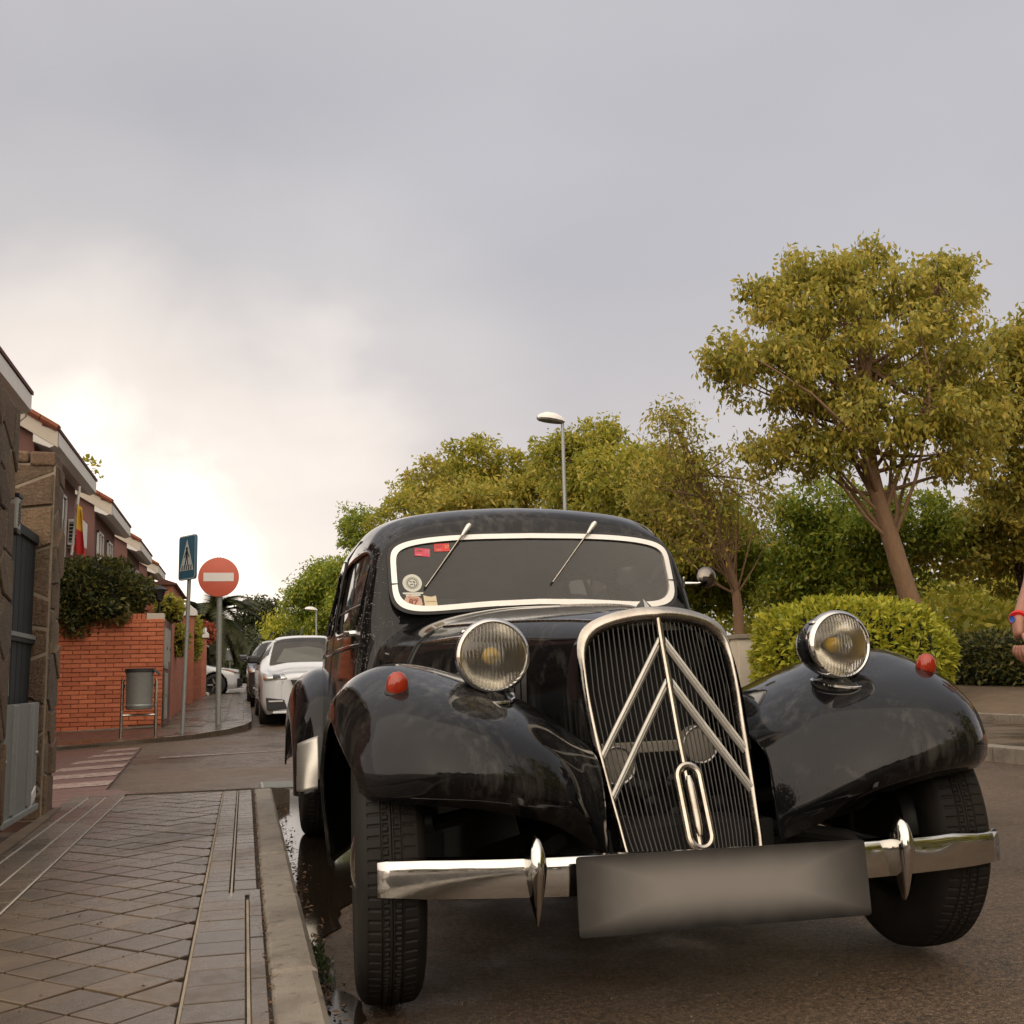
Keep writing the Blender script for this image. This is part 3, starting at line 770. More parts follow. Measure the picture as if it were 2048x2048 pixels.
# faint stop line and drain grate
s_ = mesh_np('stop_line', [(-.9, 12.55, .005), (.9, 13.1, .005), (.9, 13.2, .005), (-.9, 12.66, .005)], [[0, 1, 2, 3]], 'worn_road_paint'); tag(s_, kind='structure')
gr = empty('drain_grate', (.36, 8.75, .004)); tag(gr, 'flat iron drain grate in the gutter at the corner', 'grate')
MB().box((0, 0, -.002), (.44, .50, .004)).build('grate_pit', 'under_black', gr)
for k in range(12): MB().box((0, -.22 + k * .04, .004), (.42, .016, .008)).build('grate_bar', 'galvanised_dull', gr)
for sx in (-1, 1): MB().box((sx * .22, 0, .004), (.02, .5, .009)).build('grate_frame', 'galvanised_dull', gr)

# water standing in the gutter
def puddle():
    pts = []
    L_ = [(2.0, .19, .23), (2.6, .19, .25), (3.2, .19, .255), (3.8, .19, .30), (4.4, .19, .44), (5.0, .20, .66), (5.8, .20, .80), (6.6, .20, .78), (7.3, .22, .70), (7.9, .30, .62), (8.3, .38, .52)]
    V = []; F = []
    Q = pchip(np.array([l[0] for l in L_]), np.array([l[1:] for l in L_]), np.linspace(2.0, 8.3, 90))
    for k, yv in enumerate(np.linspace(2.0, 8.3, 90)):
        w = .028 * math.sin(yv * 5.1) + .018 * math.sin(yv * 13.7 + 1) + .010 * math.sin(yv * 31)
        V += [(.178, yv, .005), (Q[k][1] + w, yv, .005)]
        if k: F.append([2 * k - 2, 2 * k - 1, 2 * k + 1, 2 * k])
    o = mesh_np('gutter_water', V, F, 'water'); tag(o, kind='structure')
puddle()
# patches of wet on the road
def blob(name, cx, cy, rx, ry, mat, z, seed, n=48):
    rg = random.Random(seed); ph = [rg.uniform(0, 6.28) for _ in range(6)]
    V = [(cx, cy, z)]
    for k in range(n):
        q = 2 * math.pi * k / n; r_ = 1 + .22 * math.sin(2 * q + ph[0]) + .16 * math.sin(3 * q + ph[1]) + .10 * math.sin(5 * q + ph[2]) + .08 * math.sin(9 * q + ph[3])
        V.append((cx + rx * r_ * math.cos(q), cy + ry * r_ * math.sin(q), z))
    o = mesh_np(name, V, [[0, 1 + k, 1 + (k + 1) % n] for k in range(n)], mat); tag(o, kind='structure'); return o


# far pavement on the left, beyond the side street
def fz(x, y):
    b = gz(y) + .045 + .04 * min(1.9, max(0., (y - 16.6) / 1.0)) 
    return b - (.036 * min(3., -1.2 - x) if x < -1.2 and y < 20 else 0)
edge = [(-8, 15.2), (-4.2, 15.4), (-2.5, 15.7), (-1.45, 16.1), (-.75, 16.75), (-.25, 17.55), (.02, 18.4), (.12, 19.4), (.13, 22), (.13, 26), (.13, 30), (.13, 36), (.13, 44), (.13, 56)]
back = [(-1.30, 56), (-1.30, 44), (-1.30, 36), (-1.30, 30), (-1.30, 26), (-1.30, 22), (-1.30, 19.4), (-1.30, 18.4), (-1.35, 18.3), (-1.6, 18.3), (-2.0, 18.3), (-2.7, 18.3), (-4.2, 18.3), (-8, 18.3)][::-1]
V = [(x, y, fz(x, y)) for x, y in edge] + [(x, y, fz(x, y)) for x, y in back] + [(x, y, fz(x, y) - .3) for x, y in edge]
n = len(edge)
F = [[i, i + 1, n + i + 1, n + i] for i in range(n - 1)] + [[2 * n + i, 2 * n + i + 1, i + 1, i] for i in range(n - 1)]
fp = MB().add(V, F).build('far_pavement', 'paver'); tag(fp, kind='structure')
# kerb stones along its edge, paving on top
E = np.array(edge); d = np.concatenate([[0], np.cumsum(np.hypot(*np.diff(E, axis=0).T))])
t = 0.
def ept(t): return np.array([np.interp(t, d, E[:, 0]), np.interp(t, d, E[:, 1])])
while t < 27:
    L_ = .8; a, b = ept(t + .01), ept(t + L_ - .01); dr = (b - a) / np.linalg.norm(b - a); nr = np.array([-dr[1], dr[0]])
    P = [a - nr * -.0, b, b + nr * .13, a + nr * .13]
    zc_ = fz(*(a + nr * .1)) + .006
    piece('kerb_stone', [tuple(p) for p in P], zc_ - .2, zc_, 'kerb_concrete', fp, .012); t += L_
for j in range(46):
    y0 = 17.2 + j * .36
    for i in range(4):
        x0 = -1.25 + i * .31
        if y0 < 19.4 and x0 > -.62 - (19.4 - y0) * .25: continue
        zc_ = fz(x0 + .15, y0 + .18) + .008
        zr = fz(x0 + .15, y0 + .36) - fz(x0 + .15, y0)
        o = piece('paving_slab', [(x0 + .006, y0 + .006), (x0 + .304, y0 + .006), (x0 + .304, y0 + .354), (x0 + .006, y0 + .354)], zc_ - .03, zc_ + random.uniform(-.003, .003), 'paver', fp, .006)
        o.rotation_euler = (math.atan2(zr, .36), 0, 0)
o = slab('red_strip', [(-8, 15.42), (-4.2, 15.62), (-2.5, 15.92), (-1.55, 16.28), (-1.0, 16.85), (-.95, 18.28), (-8, 18.28)], 0, .02, 'red_paving', zf=lambda x, y: fz(x, y) + .006, parent=fp)

# right-hand side: kerb, pavement of grey slabs, ledge, bank with soil
rk = empty('right_kerb', (0, 0, 0)); tag(rk, kind='structure')
for k in range(34):
    y0 = 2 + k * 1.0; piece('kerb_stone', [(6.10, y0 + .004), (6.25, y0 + .004), (6.25, y0 + .996), (6.10, y0 + .996)], gz(y0) - .1, gz(y0) + .130, 'kerb_concrete', rk, .015)
rp = MB()
V = []; F = []
yl = [0, 6, 12, 18, 22, 26, 30, 36, 44, 60, 90]
for y in yl: V += [(6.24, y, gz(y) + .120), (8.90, y, gz(y) + .125)]
F = [[2 * i, 2 * i + 1, 2 * i + 3, 2 * i + 2] for i in range(len(yl) - 1)]
rp = mesh_np('right_pavement', V, F, 'mortar_dark'); tag(rp, kind='structure')
for j in range(22):
    for i in range(6):
        y0 = 6.4 + j * .44; x0 = 6.26 + i * .44
        piece('paving_slab', [(x0 + .006, y0 + .006), (x0 + .434, y0 + .006), (x0 + .434, y0 + .434), (x0 + .006, y0 + .434)], .122, .134 + random.uniform(-.002, .002), 'paver', rp, .005)
lg = empty('planting_edge', (0, 0, 0)); tag(lg, kind='structure')
for k in range(26):
    y0 = 5 + k * .9; piece('edge_stone', [(8.90, y0 + .005), (9.02, y0 + .005), (9.02, y0 + .895), (8.90, y0 + .895)], gz(y0), gz(y0) + .21, 'kerb_concrete', lg, .01)
V = []; xs_ = np.array([9.02, 9.6, 10.4, 11.2, 13, 18, 40, 90]); zs_ = np.array([.19, .27, .36, .43, .55, .7, .9, 1.0]); yl = np.concatenate([np.linspace(0, 30, 31), np.linspace(34, 120, 12)])
for y in yl:
    for x, z in zip(xs_, zs_): V.append((x, y, gz(y) * .6 + z + .03 * math.sin(x * 3.1 + y * 2.3) * (x > 9.1)))
bk = mesh_np('planted_bank', V, grid_faces(len(yl), len(xs_))[:, ::-1], 'soil', smooth=True); tag(bk, kind='structure')
# ------------------------------------------------------------------ the black vintage saloon
HERO_Y = 2.86
hero = empty('vintage_saloon_car', (1.112, HERO_Y, 0.010))
hero.rotation_euler = (0, R(-0.75), 0)
tag(hero, 'black vintage saloon with tall chrome grille and double chevrons, parked by the kerb', 'car')

def mir(P, s):
    P = np.array(P, float).copy(); P[..., 0] *= s; return P

# --- body shell: sections along y, half sections from roof centre to sill
HB = {
 0.84: [(0,1.030),(.20,1.022),(.385,.985),(.495,.930),(.545,.86),(.575,.74),(.60,.60),(.61,.45),(.60,.30)],
 1.00: [(0,1.046),(.22,1.037),(.42,1.000),(.540,.945),(.60,.865),(.63,.74),(.65,.60),(.66,.45),(.65,.28)],
 1.125:[(0,1.050),(.24,1.040),(.45,1.005),(.575,.955),(.635,.880),(.66,.76),(.68,.60),(.69,.45),(.68,.27)],
 1.145:[(0,1.068),(.25,1.055),(.475,1.016),(.598,.972),(.650,.905),(.682,.77),(.700,.60),(.708,.45),(.695,.27)],
 1.268:[(0,1.402),(.25,1.394),(.45,1.368),(.578,1.305),(.634,1.18),(.678,.98),(.706,.74),(.716,.50),(.700,.27)],
 1.325:[(0,1.450),(.26,1.436),(.465,1.402),(.590,1.325),(.643,1.19),(.684,.99),(.710,.74),(.718,.50),(.702,.27)],
 1.44: [(0,1.482),(.29,1.468),(.505,1.430),(.610,1.352),(.650,1.20),(.690,1.0),(.715,.75),(.722,.50),(.705,.27)],
 1.85: [(0,1.526),(.30,1.508),(.515,1.466),(.622,1.382),(.66,1.22),(.70,1.0),(.728,.75),(.735,.50),(.72,.27)],
 2.40: [(0,1.534),(.30,1.515),(.515,1.471),(.622,1.385),(.662,1.22),(.703,1.0),(.73,.75),(.735,.50),(.72,.27)],
 2.95: [(0,1.482),(.27,1.468),(.47,1.42),(.585,1.33),(.640,1.18),(.690,.98),(.715,.74),(.72,.50),(.71,.28)],
 3.35: [(0,1.36),(.25,1.345),(.43,1.295),(.535,1.21),(.595,1.08),(.645,.90),(.675,.70),(.68,.50),(.67,.30)],
 3.65: [(0,1.13),(.22,1.11),(.37,1.06),(.465,.99),(.525,.89),(.57,.77),(.60,.63),(.61,.48),(.60,.34)],
 3.85: [(0,.85),(.18,.84),(.30,.81),(.385,.76),(.43,.70),(.47,.62),(.50,.54),(.51,.46),(.50,.38)],
}
ys = sorted(HB)
net = []
for y_ in ys:
    h = HB[y_]
    row = [(-x, y_, z) for x, z in h[:0:-1]] + [(x, y_, z) for x, z in h]
    net.append(row)
BODY = Surf(net, ys, 'pchip')
# windscreen: flat pane in the plane y = WS0 + WSK * z
WSK = (1.262 - 1.150) / (1.385 - 1.075); WS0 = 1.150 - WSK * 1.075
def ws_loop(inset, n=72):
    """contour of the windscreen opening (x, z), superellipse with a bottom edge that arches"""
    out = []
    for k in range(n):
        q = 2 * math.pi * k / n; c, s = math.cos(q), math.sin(q)
        x = (.566 - inset) * math.copysign(abs(c) ** .37, c)
        top, bot = 1.350 - inset, 1.016 + inset
        zc = 1.19
        if s >= 0: z = zc + (top - zc) * abs(s) ** .41 - .022 * (x / .566) ** 2 * abs(s)
        else: z = zc - (zc - bot) * abs(s) ** .42 + .045 * (1 - (x / .566) ** 2) * abs(s)
        out.append((x, z))
    return out
def inside_ws(x, z, inset):
    L = ws_loop(inset, 96); px = np.array([p[0] for p in L]); pz = np.array([p[1] for p in L])
    res = np.zeros(x.shape, bool); j = len(L) - 1
    for i in range(len(L)):
        c = ((pz[i] > z) != (pz[j] > z)) & (x < (px[j] - px[i]) * (z - pz[i]) / (pz[j] - pz[i] + 1e-12) + px[i])
        res ^= c; j = i
    return res
WIN = [(1.705, 1.145, .405, .160), (2.53, 1.155, .31, .152)]   # side windows: y centre, z centre, half sizes
def win_in(y, z, w, g=0.):
    yc, zc, hy, hz = w
    return (np.abs((y - yc) / (hy + g)) ** 5 + np.abs((z - zc) / (hz + g)) ** 5) < 1
def body_mask(u, v, C):
    x, y, z = C[..., 0], C[..., 1], C[..., 2]
    m = inside_ws(x, z, .004) & (y < 1.32) & (y > 1.10)
    for w in WIN: m |= win_in(y, z, w) & (np.abs(x) > .45)
    m |= ((x / .30) ** 4 + ((z - 1.18) / .095) ** 4 < 1) & (y > 3.1)
    return m
U_ = np.unique(np.concatenate([np.linspace(.84, 1.1, 10), np.linspace(1.1, 1.36, 56), np.linspace(1.36, 3.85, 150)]))
V_ = np.unique(np.concatenate([np.linspace(0, 16, 240)]))
shell = BODY.mesh('body_shell', 'black_paint', hero, U_, V_, body_mask)
solid(shell, .012, -1)
# headlining and door trim on the inside of the shell
hl_ = BODY.mesh('headlining', 'interior_lining', hero, np.linspace(1.30, 3.7, 90), np.linspace(0, 16, 140), body_mask)
hl_.data.update(); nv_ = np.empty(len(hl_.data.vertices) * 3, dtype=np.float32); hl_.data.vertices.foreach_get('normal', nv_); co_ = np.empty_like(nv_); hl_.data.vertices.foreach_get('co', co_)
nv_ = nv_.reshape(-1, 3); co_ = co_.reshape(-1, 3); sg_ = np.sign((nv_ * (co_ - np.array([0, 2.3, .8]))).sum(1, keepdims=True)); hl_.data.vertices.foreach_set('co', (co_ - nv_ * sg_ * .022).ravel()); hl_.data.update()

# windscreen frame: bright trim loop, black rubber seal, glass
def ws_pt(x, z, off=0.): return (x, WS0 + WSK * z - off, z)
def ring(name, a, b, offa, offb, mat, parent, n=120):
    A = ws_loop(a, n); B = ws_loop(b, n)
    V = [ws_pt(*p, offa) for p in A] + [ws_pt(*p, offb) for p in B] + [ws_pt(*p, -.012) for p in A] + [ws_pt(*p, -.012) for p in B]
    F = []
    for i in range(n):
        j = (i + 1) % n
        F += [[i, j, n + j, n + i], [2 * n + i, 2 * n + j, j, i], [n + i, n + j, 3 * n + j, 3 * n + i]]
    mb = MB(); mb.add(V, F); return mb.build(name, mat, parent, smooth=True, ang=50)
wsf = ring('windscreen_frame', .0, .0205, .010, .013, 'bright_trim', hero)
ring('rubber_seal', -.012, .002, .006, .008, 'black_rubber', wsf)
for sx in (-1, 1):
    mb = MB(); mb.box(ws_pt(sx * .556, 1.150, .0135), (.026, .003, .003)); mb.build('frame_joint', 'dark_metal', wsf)
Lp = ws_loop(.016, 80)
mb = MB(); mb.add([ws_pt(0, 1.19, .003)] + [ws_pt(*p, .003) for p in Lp], [[0, 1 + k, 1 + (k + 1) % 80] for k in range(80)])
mb.build('windscreen', 'windscreen_glass', hero)

# side windows: pane and slim frame following the shell
def side_xyz(y, z, s, off=0.):
    vs = np.linspace(8.0, 16.0, 200); P = BODY.pts(np.full(200, y), vs)
    k = np.argsort(P[:, 2]); x = np.interp(z, P[k, 2], P[k, 0])
    return (s * (x + off), y, z)
for s in (-1, 1):
    for w in WIN:
        yc, zc, hy, hz = w
        lp = []
        for k in range(40):
            q = 2 * math.pi * k / 40; c, d = math.cos(q), math.sin(q)
            lp.append((yc + hy * math.copysign(abs(c) ** .4, c), zc + hz * math.copysign(abs(d) ** .4, d)))
        cx = side_xyz(yc, zc, s, -.012)
        V = [cx] + [side_xyz(yc + (a - yc) * .5, zc + (b - zc) * .5, s, -.012) for a, b in lp] + [side_xyz(a, b, s, -.010) for a, b in lp]
        F = [[0, 1 + k, 1 + (k + 1) % 40] for k in range(40)] + [[1 + k, 41 + k, 41 + (k + 1) % 40, 1 + (k + 1) % 40] for k in range(40)]
        mb = MB(); mb.add(V, F); pane = mb.build('side_window', 'window_glass', hero, smooth=True)
        mb = MB(); mb.tube([side_xyz(a, b, s, -.001) for a, b in lp], .0085, 6, closed=True); mb.build('window_frame', 'black_paint', pane, smooth=True)
        mb = MB(); mb.tube([side_xyz(yc + t * hy * .96, zc - hz * .35, s, -.009) for t in (-1, 0, 1)], .004, 5); mb.build('glass_edge', 'brushed_aluminium', pane)
    # doors: raised seams, belt moulding, handle
    for y0, y1 in ((1.245, 2.155), (2.18, 2.90)):
        lp = [(y0, .34), (y0, .8), (y0 + .01, 1.1), (y0 + .05, 1.345), ((y0 + y1) / 2, 1.375), (y1 - .05, 1.345), (y1, 1.1), (y1, .8), (y1, .34)]
        pts = [side_xyz(a, b, s, .0015) for a, b in lp]
        mb = MB(); mb.tube(pts, .0045, 5); mb.build('door_seam', 'dark_metal', hero, smooth=True)
    mb = MB(); mb.tube([side_xyz(y_, .925 - .006 * (y_ - 1.4), s, .004) for y_ in np.linspace(1.20, 3.0, 26)], .008, 6); mb.build('belt_moulding', 'black_paint', hero, smooth=True)
    mb = MB(); hp = side_xyz(1.36, .945 + .03, s, .03)
    mb.tube([side_xyz(1.36, .975, s, -.005), hp], [.016, .011], 10); mb.tube([hp, (hp[0] + s * .008, 1.32, .975), (hp[0] + s * .004, 1.265, .973)], [.011, .010, .006], 8)
    mb.build('door_handle', 'chrome', hero, smooth=True)

# interior: floor, lining, dashboard, seats, steering wheel
mb = MB(); mb.box((0, 2.3, .30), (1.3, 2.6, .04)); mb.box((0, 1.08, .60), (1.0, .04, .60)); mb.build('cabin_floor', 'under_black', hero)
mb = MB(); mb.prism([(1.16, .88), (1.16, .975), (1.26, 1.00), (1.36, .97), (1.36, .86)], -.50, .50, 'X'); mb.build('dashboard', 'interior_lining', hero, bevel=.02)
for y_, z_, nm in ((2.02, .62, 'front_seat'), (2.92, .62, 'rear_seat')):
    mb = MB(); mb.box((0, y_ - .26, z_ - .14), (1.12, .55, .18)); mb.box((0, y_ + .05, z_ + .20), (1.12, .15, .58), rx=R(-10)); mb.build(nm, 'seat_fabric', hero, bevel=.05)
swx = .34
mb = MB(); c = Vector((swx, 1.50, 1.055)); ax = Vector((0, -.75, .66)).normalized(); e1 = Vector((1, 0, 0)); e2 = ax.cross(e1)
mb.tube([c + (e1 * math.cos(q) + e2 * math.sin(q)) * .205 for q in np.linspace(0, 2 * math.pi, 40, endpoint=False)], .012, 8, closed=True)
swo = mb.build('steering_wheel', 'plastic_black', hero, smooth=True)
mb = MB()
for q in (R(90), R(210), R(330)): mb.tube([c, c + (e1 * math.cos(q) + e2 * math.sin(q)) * .2], [.012, .009], 6)
mb.tube([c + ax * .02, c - ax * .45], .018, 8); mb.build('steering_column', 'plastic_black', swo, smooth=True)
mb = MB(); mb.lathe([(0, .03), (.03, .028), (.038, .01), (.03, -.02)], c, 'Z', 16); mb.build('horn_button', 'interior_lining', swo, smooth=True)
mb = MB(); lp = []
for k in range(36):
    q = 2 * math.pi * k / 36; lp.append((.285 * math.copysign(abs(math.cos(q)) ** .5, math.cos(q)), 1.18 + .09 * math.copysign(abs(math.sin(q)) ** .5, math.sin(q))))
def back_xyz(x, z):
    us = np.linspace(2.9, 3.84, 120); P = BODY.pts(us, np.full(120, 8.0 + abs(x) * 4)); k = np.argsort(P[:, 2]); return (x, float(np.interp(z, P[k, 2], P[k, 1])), z)
V = [back_xyz(0, 1.18)] + [back_xyz(a, b) for a, b in lp]; mb.add(V, [[0, 1 + k, 1 + (k + 1) % 36] for k in range(36)])
rw = mb.build('rear_window', 'window_glass', hero, smooth=True)
mb = MB(); mb.tube(V[1:], .012, 6, closed=True); mb.build('window_frame', 'black_rubber', rw, smooth=True)

# --- bonnet: from the grille shell to the scuttle
HN = {
 -.012:[(0,.958),(.06,.954),(.125,.942),(.183,.918),(.216,.875),(.226,.80),(.222,.68),(.212,.56),(.200,.44)],
 .15: [(0,.984),(.085,.976),(.165,.958),(.226,.925),(.262,.875),(.276,.80),(.274,.68),(.266,.57),(.255,.46)],
 .50: [(0,1.012),(.14,1.003),(.265,.977),(.348,.936),(.392,.875),(.412,.79),(.418,.69),(.415,.59),(.405,.48)],
 .86: [(0,1.034),(.20,1.026),(.387,.989),(.498,.934),(.549,.863),(.578,.765),(.592,.68),(.60,.59),(.60,.48)],
}
hy_ = sorted(HN)
BON = Surf([[(-x, y_, z) for x, z in HN[y_][:0:-1]] + [(x, y_, z) for x, z in HN[y_]] for y_ in hy_], hy_, 'pchip')
bonnet = BON.mesh('bonnet', 'black_paint', hero, np.linspace(-.012, .86, 60), np.linspace(0, 16, 140)); solid(bonnet, .006, -1)
mb = MB(); mb.tube([(0, y_, float(pchip(hy_, np.array([HN[q][0][1] for q in hy_]), np.array([y_]))[0]) + .002) for y_ in np.linspace(.0, .86, 30)], [.0045] * 30, 6); mb.build('centre_hinge', 'worn_chrome', bonnet, smooth=True)
for s in (-1, 1):
    # hinge moulding along the shoulder
    sv = 8 + s * 2.35
    P = BON.pts(np.linspace(.02, .85, 30), np.full(30, sv)); P[:, 2] += .001
    mb = MB(); mb.tube(P, .0045, 6); mb.build('side_hinge', 'worn_chrome', bonnet, smooth=True)
    # teardrop trim that runs back from the shoulder
    P = BON.pts(np.linspace(.56, .86, 16), np.full(16, 8 + s * 3.3)); 
    mb = MB(); mb.tube(P, [.004 + .007 * math.sin(math.pi * min(1, t * 1.2) ** .6) for t in np.linspace(0, .95, 16)], 8); mb.build('shoulder_trim', 'worn_chrome', bonnet, smooth=True)
    # bonnet side louvres; paler steel colour stands in for their paint highlights
    for k in range(16):
        yl = .22 + k * .030
        Pp = BON.pts(np.full(8, yl), 8 + s * np.linspace(4.75, 6.5, 8)); Nn = np.array([s * 1., -.25, 0]) / 1.03
        A = Pp + Nn * .002; B = Pp + np.array([s * .014, .010, 0]); C_ = Pp + np.array([0, .020, 0])
        V = np.concatenate([A, B, C_]); F = [[i, i + 1, 9 + i, 8 + i] for i in range(7)] + [[8 + i, 9 + i, 17 + i, 16 + i] for i in range(7)]
        mb = MB(); mb.add(V, F); mb.build('louvre', 'grille_steel', bonnet, fix=False)
    P = BON.pts(np.full(14, .855), 8 + s * np.linspace(2.6, 7.2, 14)); P[:, 0] += s * .004
    mb = MB(); mb.tube(P, .006, 6); mb.build('bonnet_edge', 'dark_metal', bonnet, smooth=True)

# --- front wings
WX = np.array([.236, .295, .40, .55, .70, .80, .858, .874])
WYZ = [  # rows: stations across; columns: edge, roll, nose, front, lamp, top, rear top, rear, tail
 [(-.240,.352),(-.240,.382),(-.235,.42),(-.222,.50),(-.19,.570),(-.05,.61),(.25,.59),(.50,.55),(.70,.50)],
 [(-.285,.388),(-.302,.420),(-.308,.462),(-.275,.545),(-.205,.610),(-.03,.655),(.28,.63),(.52,.58),(.72,.52)],
 [(-.345,.456),(-.380,.486),(-.392,.530),(-.338,.615),(-.205,.690),(.02,.733),(.32,.705),(.56,.64),(.76,.54)],
 [(-.375,.500),(-.420,.528),(-.440,.582),(-.372,.672),(-.190,.750),(.06,.798),(.36,.757),(.60,.655),(.79,.50)],
 [(-.375,.520),(-.415,.548),(-.424,.602),(-.355,.692),(-.178,.776),(.07,.830),(.36,.768),(.58,.60),(.72,.34)],
 [(-.330,.524),(-.356,.550),(-.356,.600),(-.298,.676),(-.158,.752),(.07,.806),(.36,.740),(.55,.555),(.67,.28)],
 [(-.285,.532),(-.300,.554),(-.292,.590),(-.240,.640),(-.125,.700),(.08,.752),(.355,.690),(.515,.515),(.62,.25)],
 [(-.245,.542),(-.248,.558),(-.240,.578),(-.195,.608),(-.085,.655),(.10,.697),(.330,.638),(.470,.485),(.560,.24)],
]
WDX = np.zeros((8, 9))
WDX[4, :4] = (-.012, -.012, -.010, -.004); WDX[5, :5] = (-.030, -.028, -.025, -.014, -.004); WDX[6, :5] = (-.046, -.042, -.036, -.022, -.008); WDX[7, :5] = (-.042, -.038, -.032, -.020, -.006)
WDX[4:, 8] = -.03
WINGS = []
for s in (1, -1):
    n = []
    for i, row in enumerate(WYZ):
        n.append([(s * (WX[i] + WDX[i, c]), y, z) for c, (y, z) in enumerate(row)])
    W = Surf(n); WINGS.append(W)
    wing = W.mesh('front_wing', 'black_paint', hero, np.linspace(0, 7, 70), np.linspace(0, 8, 110))
    solid(wing, .010, -1 if s > 0 else 1)
    # rolled lip along the open edge
    e1 = W.pts(np.linspace(0, 7, 40), np.zeros(40)); e2 = W.pts(np.full(40, 7.0), np.linspace(0, 8, 40))
    mb = MB(); mb.tube(np.concatenate([e1, e2[1:]]), .0045, 6); mb.build('rolled_edge', 'black_paint', wing, smooth=True)
    # red side lamp on its rubber foot
    c = Vector((s * .735, -.150, .800))
    nrm = Vector(W.normal(np.array([4.35]), np.array([3.90]))[0]); nrm = nrm if nrm.z > 0 else -nrm
    base = Vector(W.pts(np.array([4.35]), np.array([3.90]))[0])
    nrm = (nrm + Vector((-s * .25, -.15, .5))).normalized(); qt = nrm.to_track_quat('Z', 'Y')
    sl = empty('side_lamp', base, 0, hero); sl.rotation_mode = 'QUATERNION'; sl.rotation_quaternion = qt
    MB().lathe([(0, -.01), (.031, -.008), (.032, .004), (.027, .008), (0, .008)], (0, 0, 0), 'Z', 28).build('lamp_base', 'black_rubber', sl, smooth=True)
    MB().lathe([(.0265, .006), (.0275, .016), (.0262, .028), (.021, .042), (.0115, .051), (0, .053)], (0, 0, 0), 'Z', 28).build('lamp_lens', 'red_lens', sl, smooth=True)

    # headlamp on its pedestal
    hl = empty('headlamp', (s * .490, -.165, .848), R(2.5) * s, hero)
    MB().lathe([(.0, .150), (.020, .148), (.048, .130), (.072, .098), (.086, .055), (.091, .020), (.0915, .0), (.090, -.004)], (0, 0, 0), 'Y', 48).build('lamp_bowl', 'black_paint', hl, smooth=True)
    MB().lathe([(.0905, .012), (.0955, .008), (.0965, -.004), (.0935, -.016), (.0870, -.021), (.0835, -.017), (.0835, -.008)], (0, 0, 0), 'Y', 56).build('lamp_rim', 'chrome', hl, smooth=True)
    MB().lathe([(0, .085), (.012, .082), (.035, .066), (.055, .045), (.070, .022), (.0835, -.010)], (0, 0, 0), 'Y', 48).build('reflector', 'lamp_reflector', hl, smooth=True)
    MB().lathe([(.0848, -.016), (.072, -.0225), (.05, -.0275), (.025, -.030), (0, -.031)], (0, 0, 0), 'Y', 48).build('lens', 'headlamp_lens', hl, smooth=True)
    mb = MB(); mb.lathe([(0, -.002), (.014, .002), (.023, .014), (.023, .034), (.014, .050), (.009, .072)], (0, 0, 0), 'Y', 20); mb.build('bulb', 'yellow_bulb', hl, smooth=True)
    mb = MB(); mb.box((-.073, .002, .062), (.012, .026, .012), ry=R(45)); mb.build('rim_clip', 'chrome', hl, bevel=.004)
    # pedestal: stem and teardrop foot with a bright lip
    mb = MB(); mb.tube([(0, .05, -.075), (.0, .045, -.105), (0, .04, -.150)], [.024, .020, .034], 12); mb.build('lamp_stem', 'black_paint', hl, smooth=True)
    foot = [(.056 * math.sin(q) * (1 - .25 * math.cos(q)), .010 - .085 * math.cos(q), 0) for q in np.linspace(0, 2 * math.pi, 32, endpoint=False)]
    mb = MB(); V = [(0, .03, -.085)] + [(x * .55, .035 + (y - .035) * .55, -.090) for x, y, z in foot] + [(x, y, -.112 + (y + .05) * .16) for x, y, z in foot] + [(x, y, -.175) for x, y, z in foot]
    F = [[0, 1 + k, 1 + (k + 1) % 32] for k in range(32)] + [[1 + r_ * 32 + k, 33 + r_ * 32 + k, 33 + r_ * 32 + (k + 1) % 32, 1 + r_ * 32 + (k + 1) % 32] for r_ in (0, 1) for k in range(32)]
    mb.add(V, F); mb.build('lamp_foot', 'black_paint', hl, smooth=True)
    mb = MB(); mb.tube([(x * 1.02, y, -.113 + (y + .05) * .16) for x, y, z in foot], .0045, 6, closed=True); mb.build('foot_lip', 'chrome', hl, smooth=True)

# --- grille: shell, bright frame, bars, chevrons, crank hole cover
GC = [(0,.938),(.05,.936),(.11,.926),(.165,.906),(.198,.872),(.211,.82),(.2125,.74),(.208,.66),(.202,.58),(.195,.50),(.186,.42),(.178,.35),(.162,.305),(.13,.28),(.09,.27),(0,.265)]
def g_edge_y(z): return float(np.interp(z, [.26, .363, .635, .90, .96], [-.256, -.218, -.112, -.026, -.014]))
def g_mid_y(z): return g_edge_y(z) - .052
def g_y(x, z, hw=.21): return g_mid_y(z) + (g_edge_y(z) - g_mid_y(z)) * min(1., abs(x) / hw) ** 1.15
Gc = catmull(np.array(GC), np.linspace(0, len(GC) - 1, 60))
loop = [(x, z) for x, z in Gc] + [(-x, z) for x, z in Gc[-2:0:-1]]
grille = empty('radiator_grille', (0, 0, 0), 0, hero)
# black shell outside the bright frame, running back to the bonnet
so = []; 
for x, z in loop:
    d = Vector((x, z - .64)); d2 = d.normalized() * .022
    so.append((x + d2.x, z + d2.y * .6))
n = len(loop)
V = [(x, g_y(x, z) - .004, z) for x, z in so] + [(x * 1.02, g_edge_y(z) + .035 if abs(x) > .03 else g_mid_y(z) + .09, z * 1.0) for x, z in so] + [(x * 1.03, .12, z) for x, z in so]
F = [[k, (k + 1) % n, n + (k + 1) % n, n + k] for k in range(n)] + [[n + k, n + (k + 1) % n, 2 * n + (k + 1) % n, 2 * n + k] for k in range(n)]
MB().add(V, F).build('grille_shell', 'black_paint', grille, smooth=True)
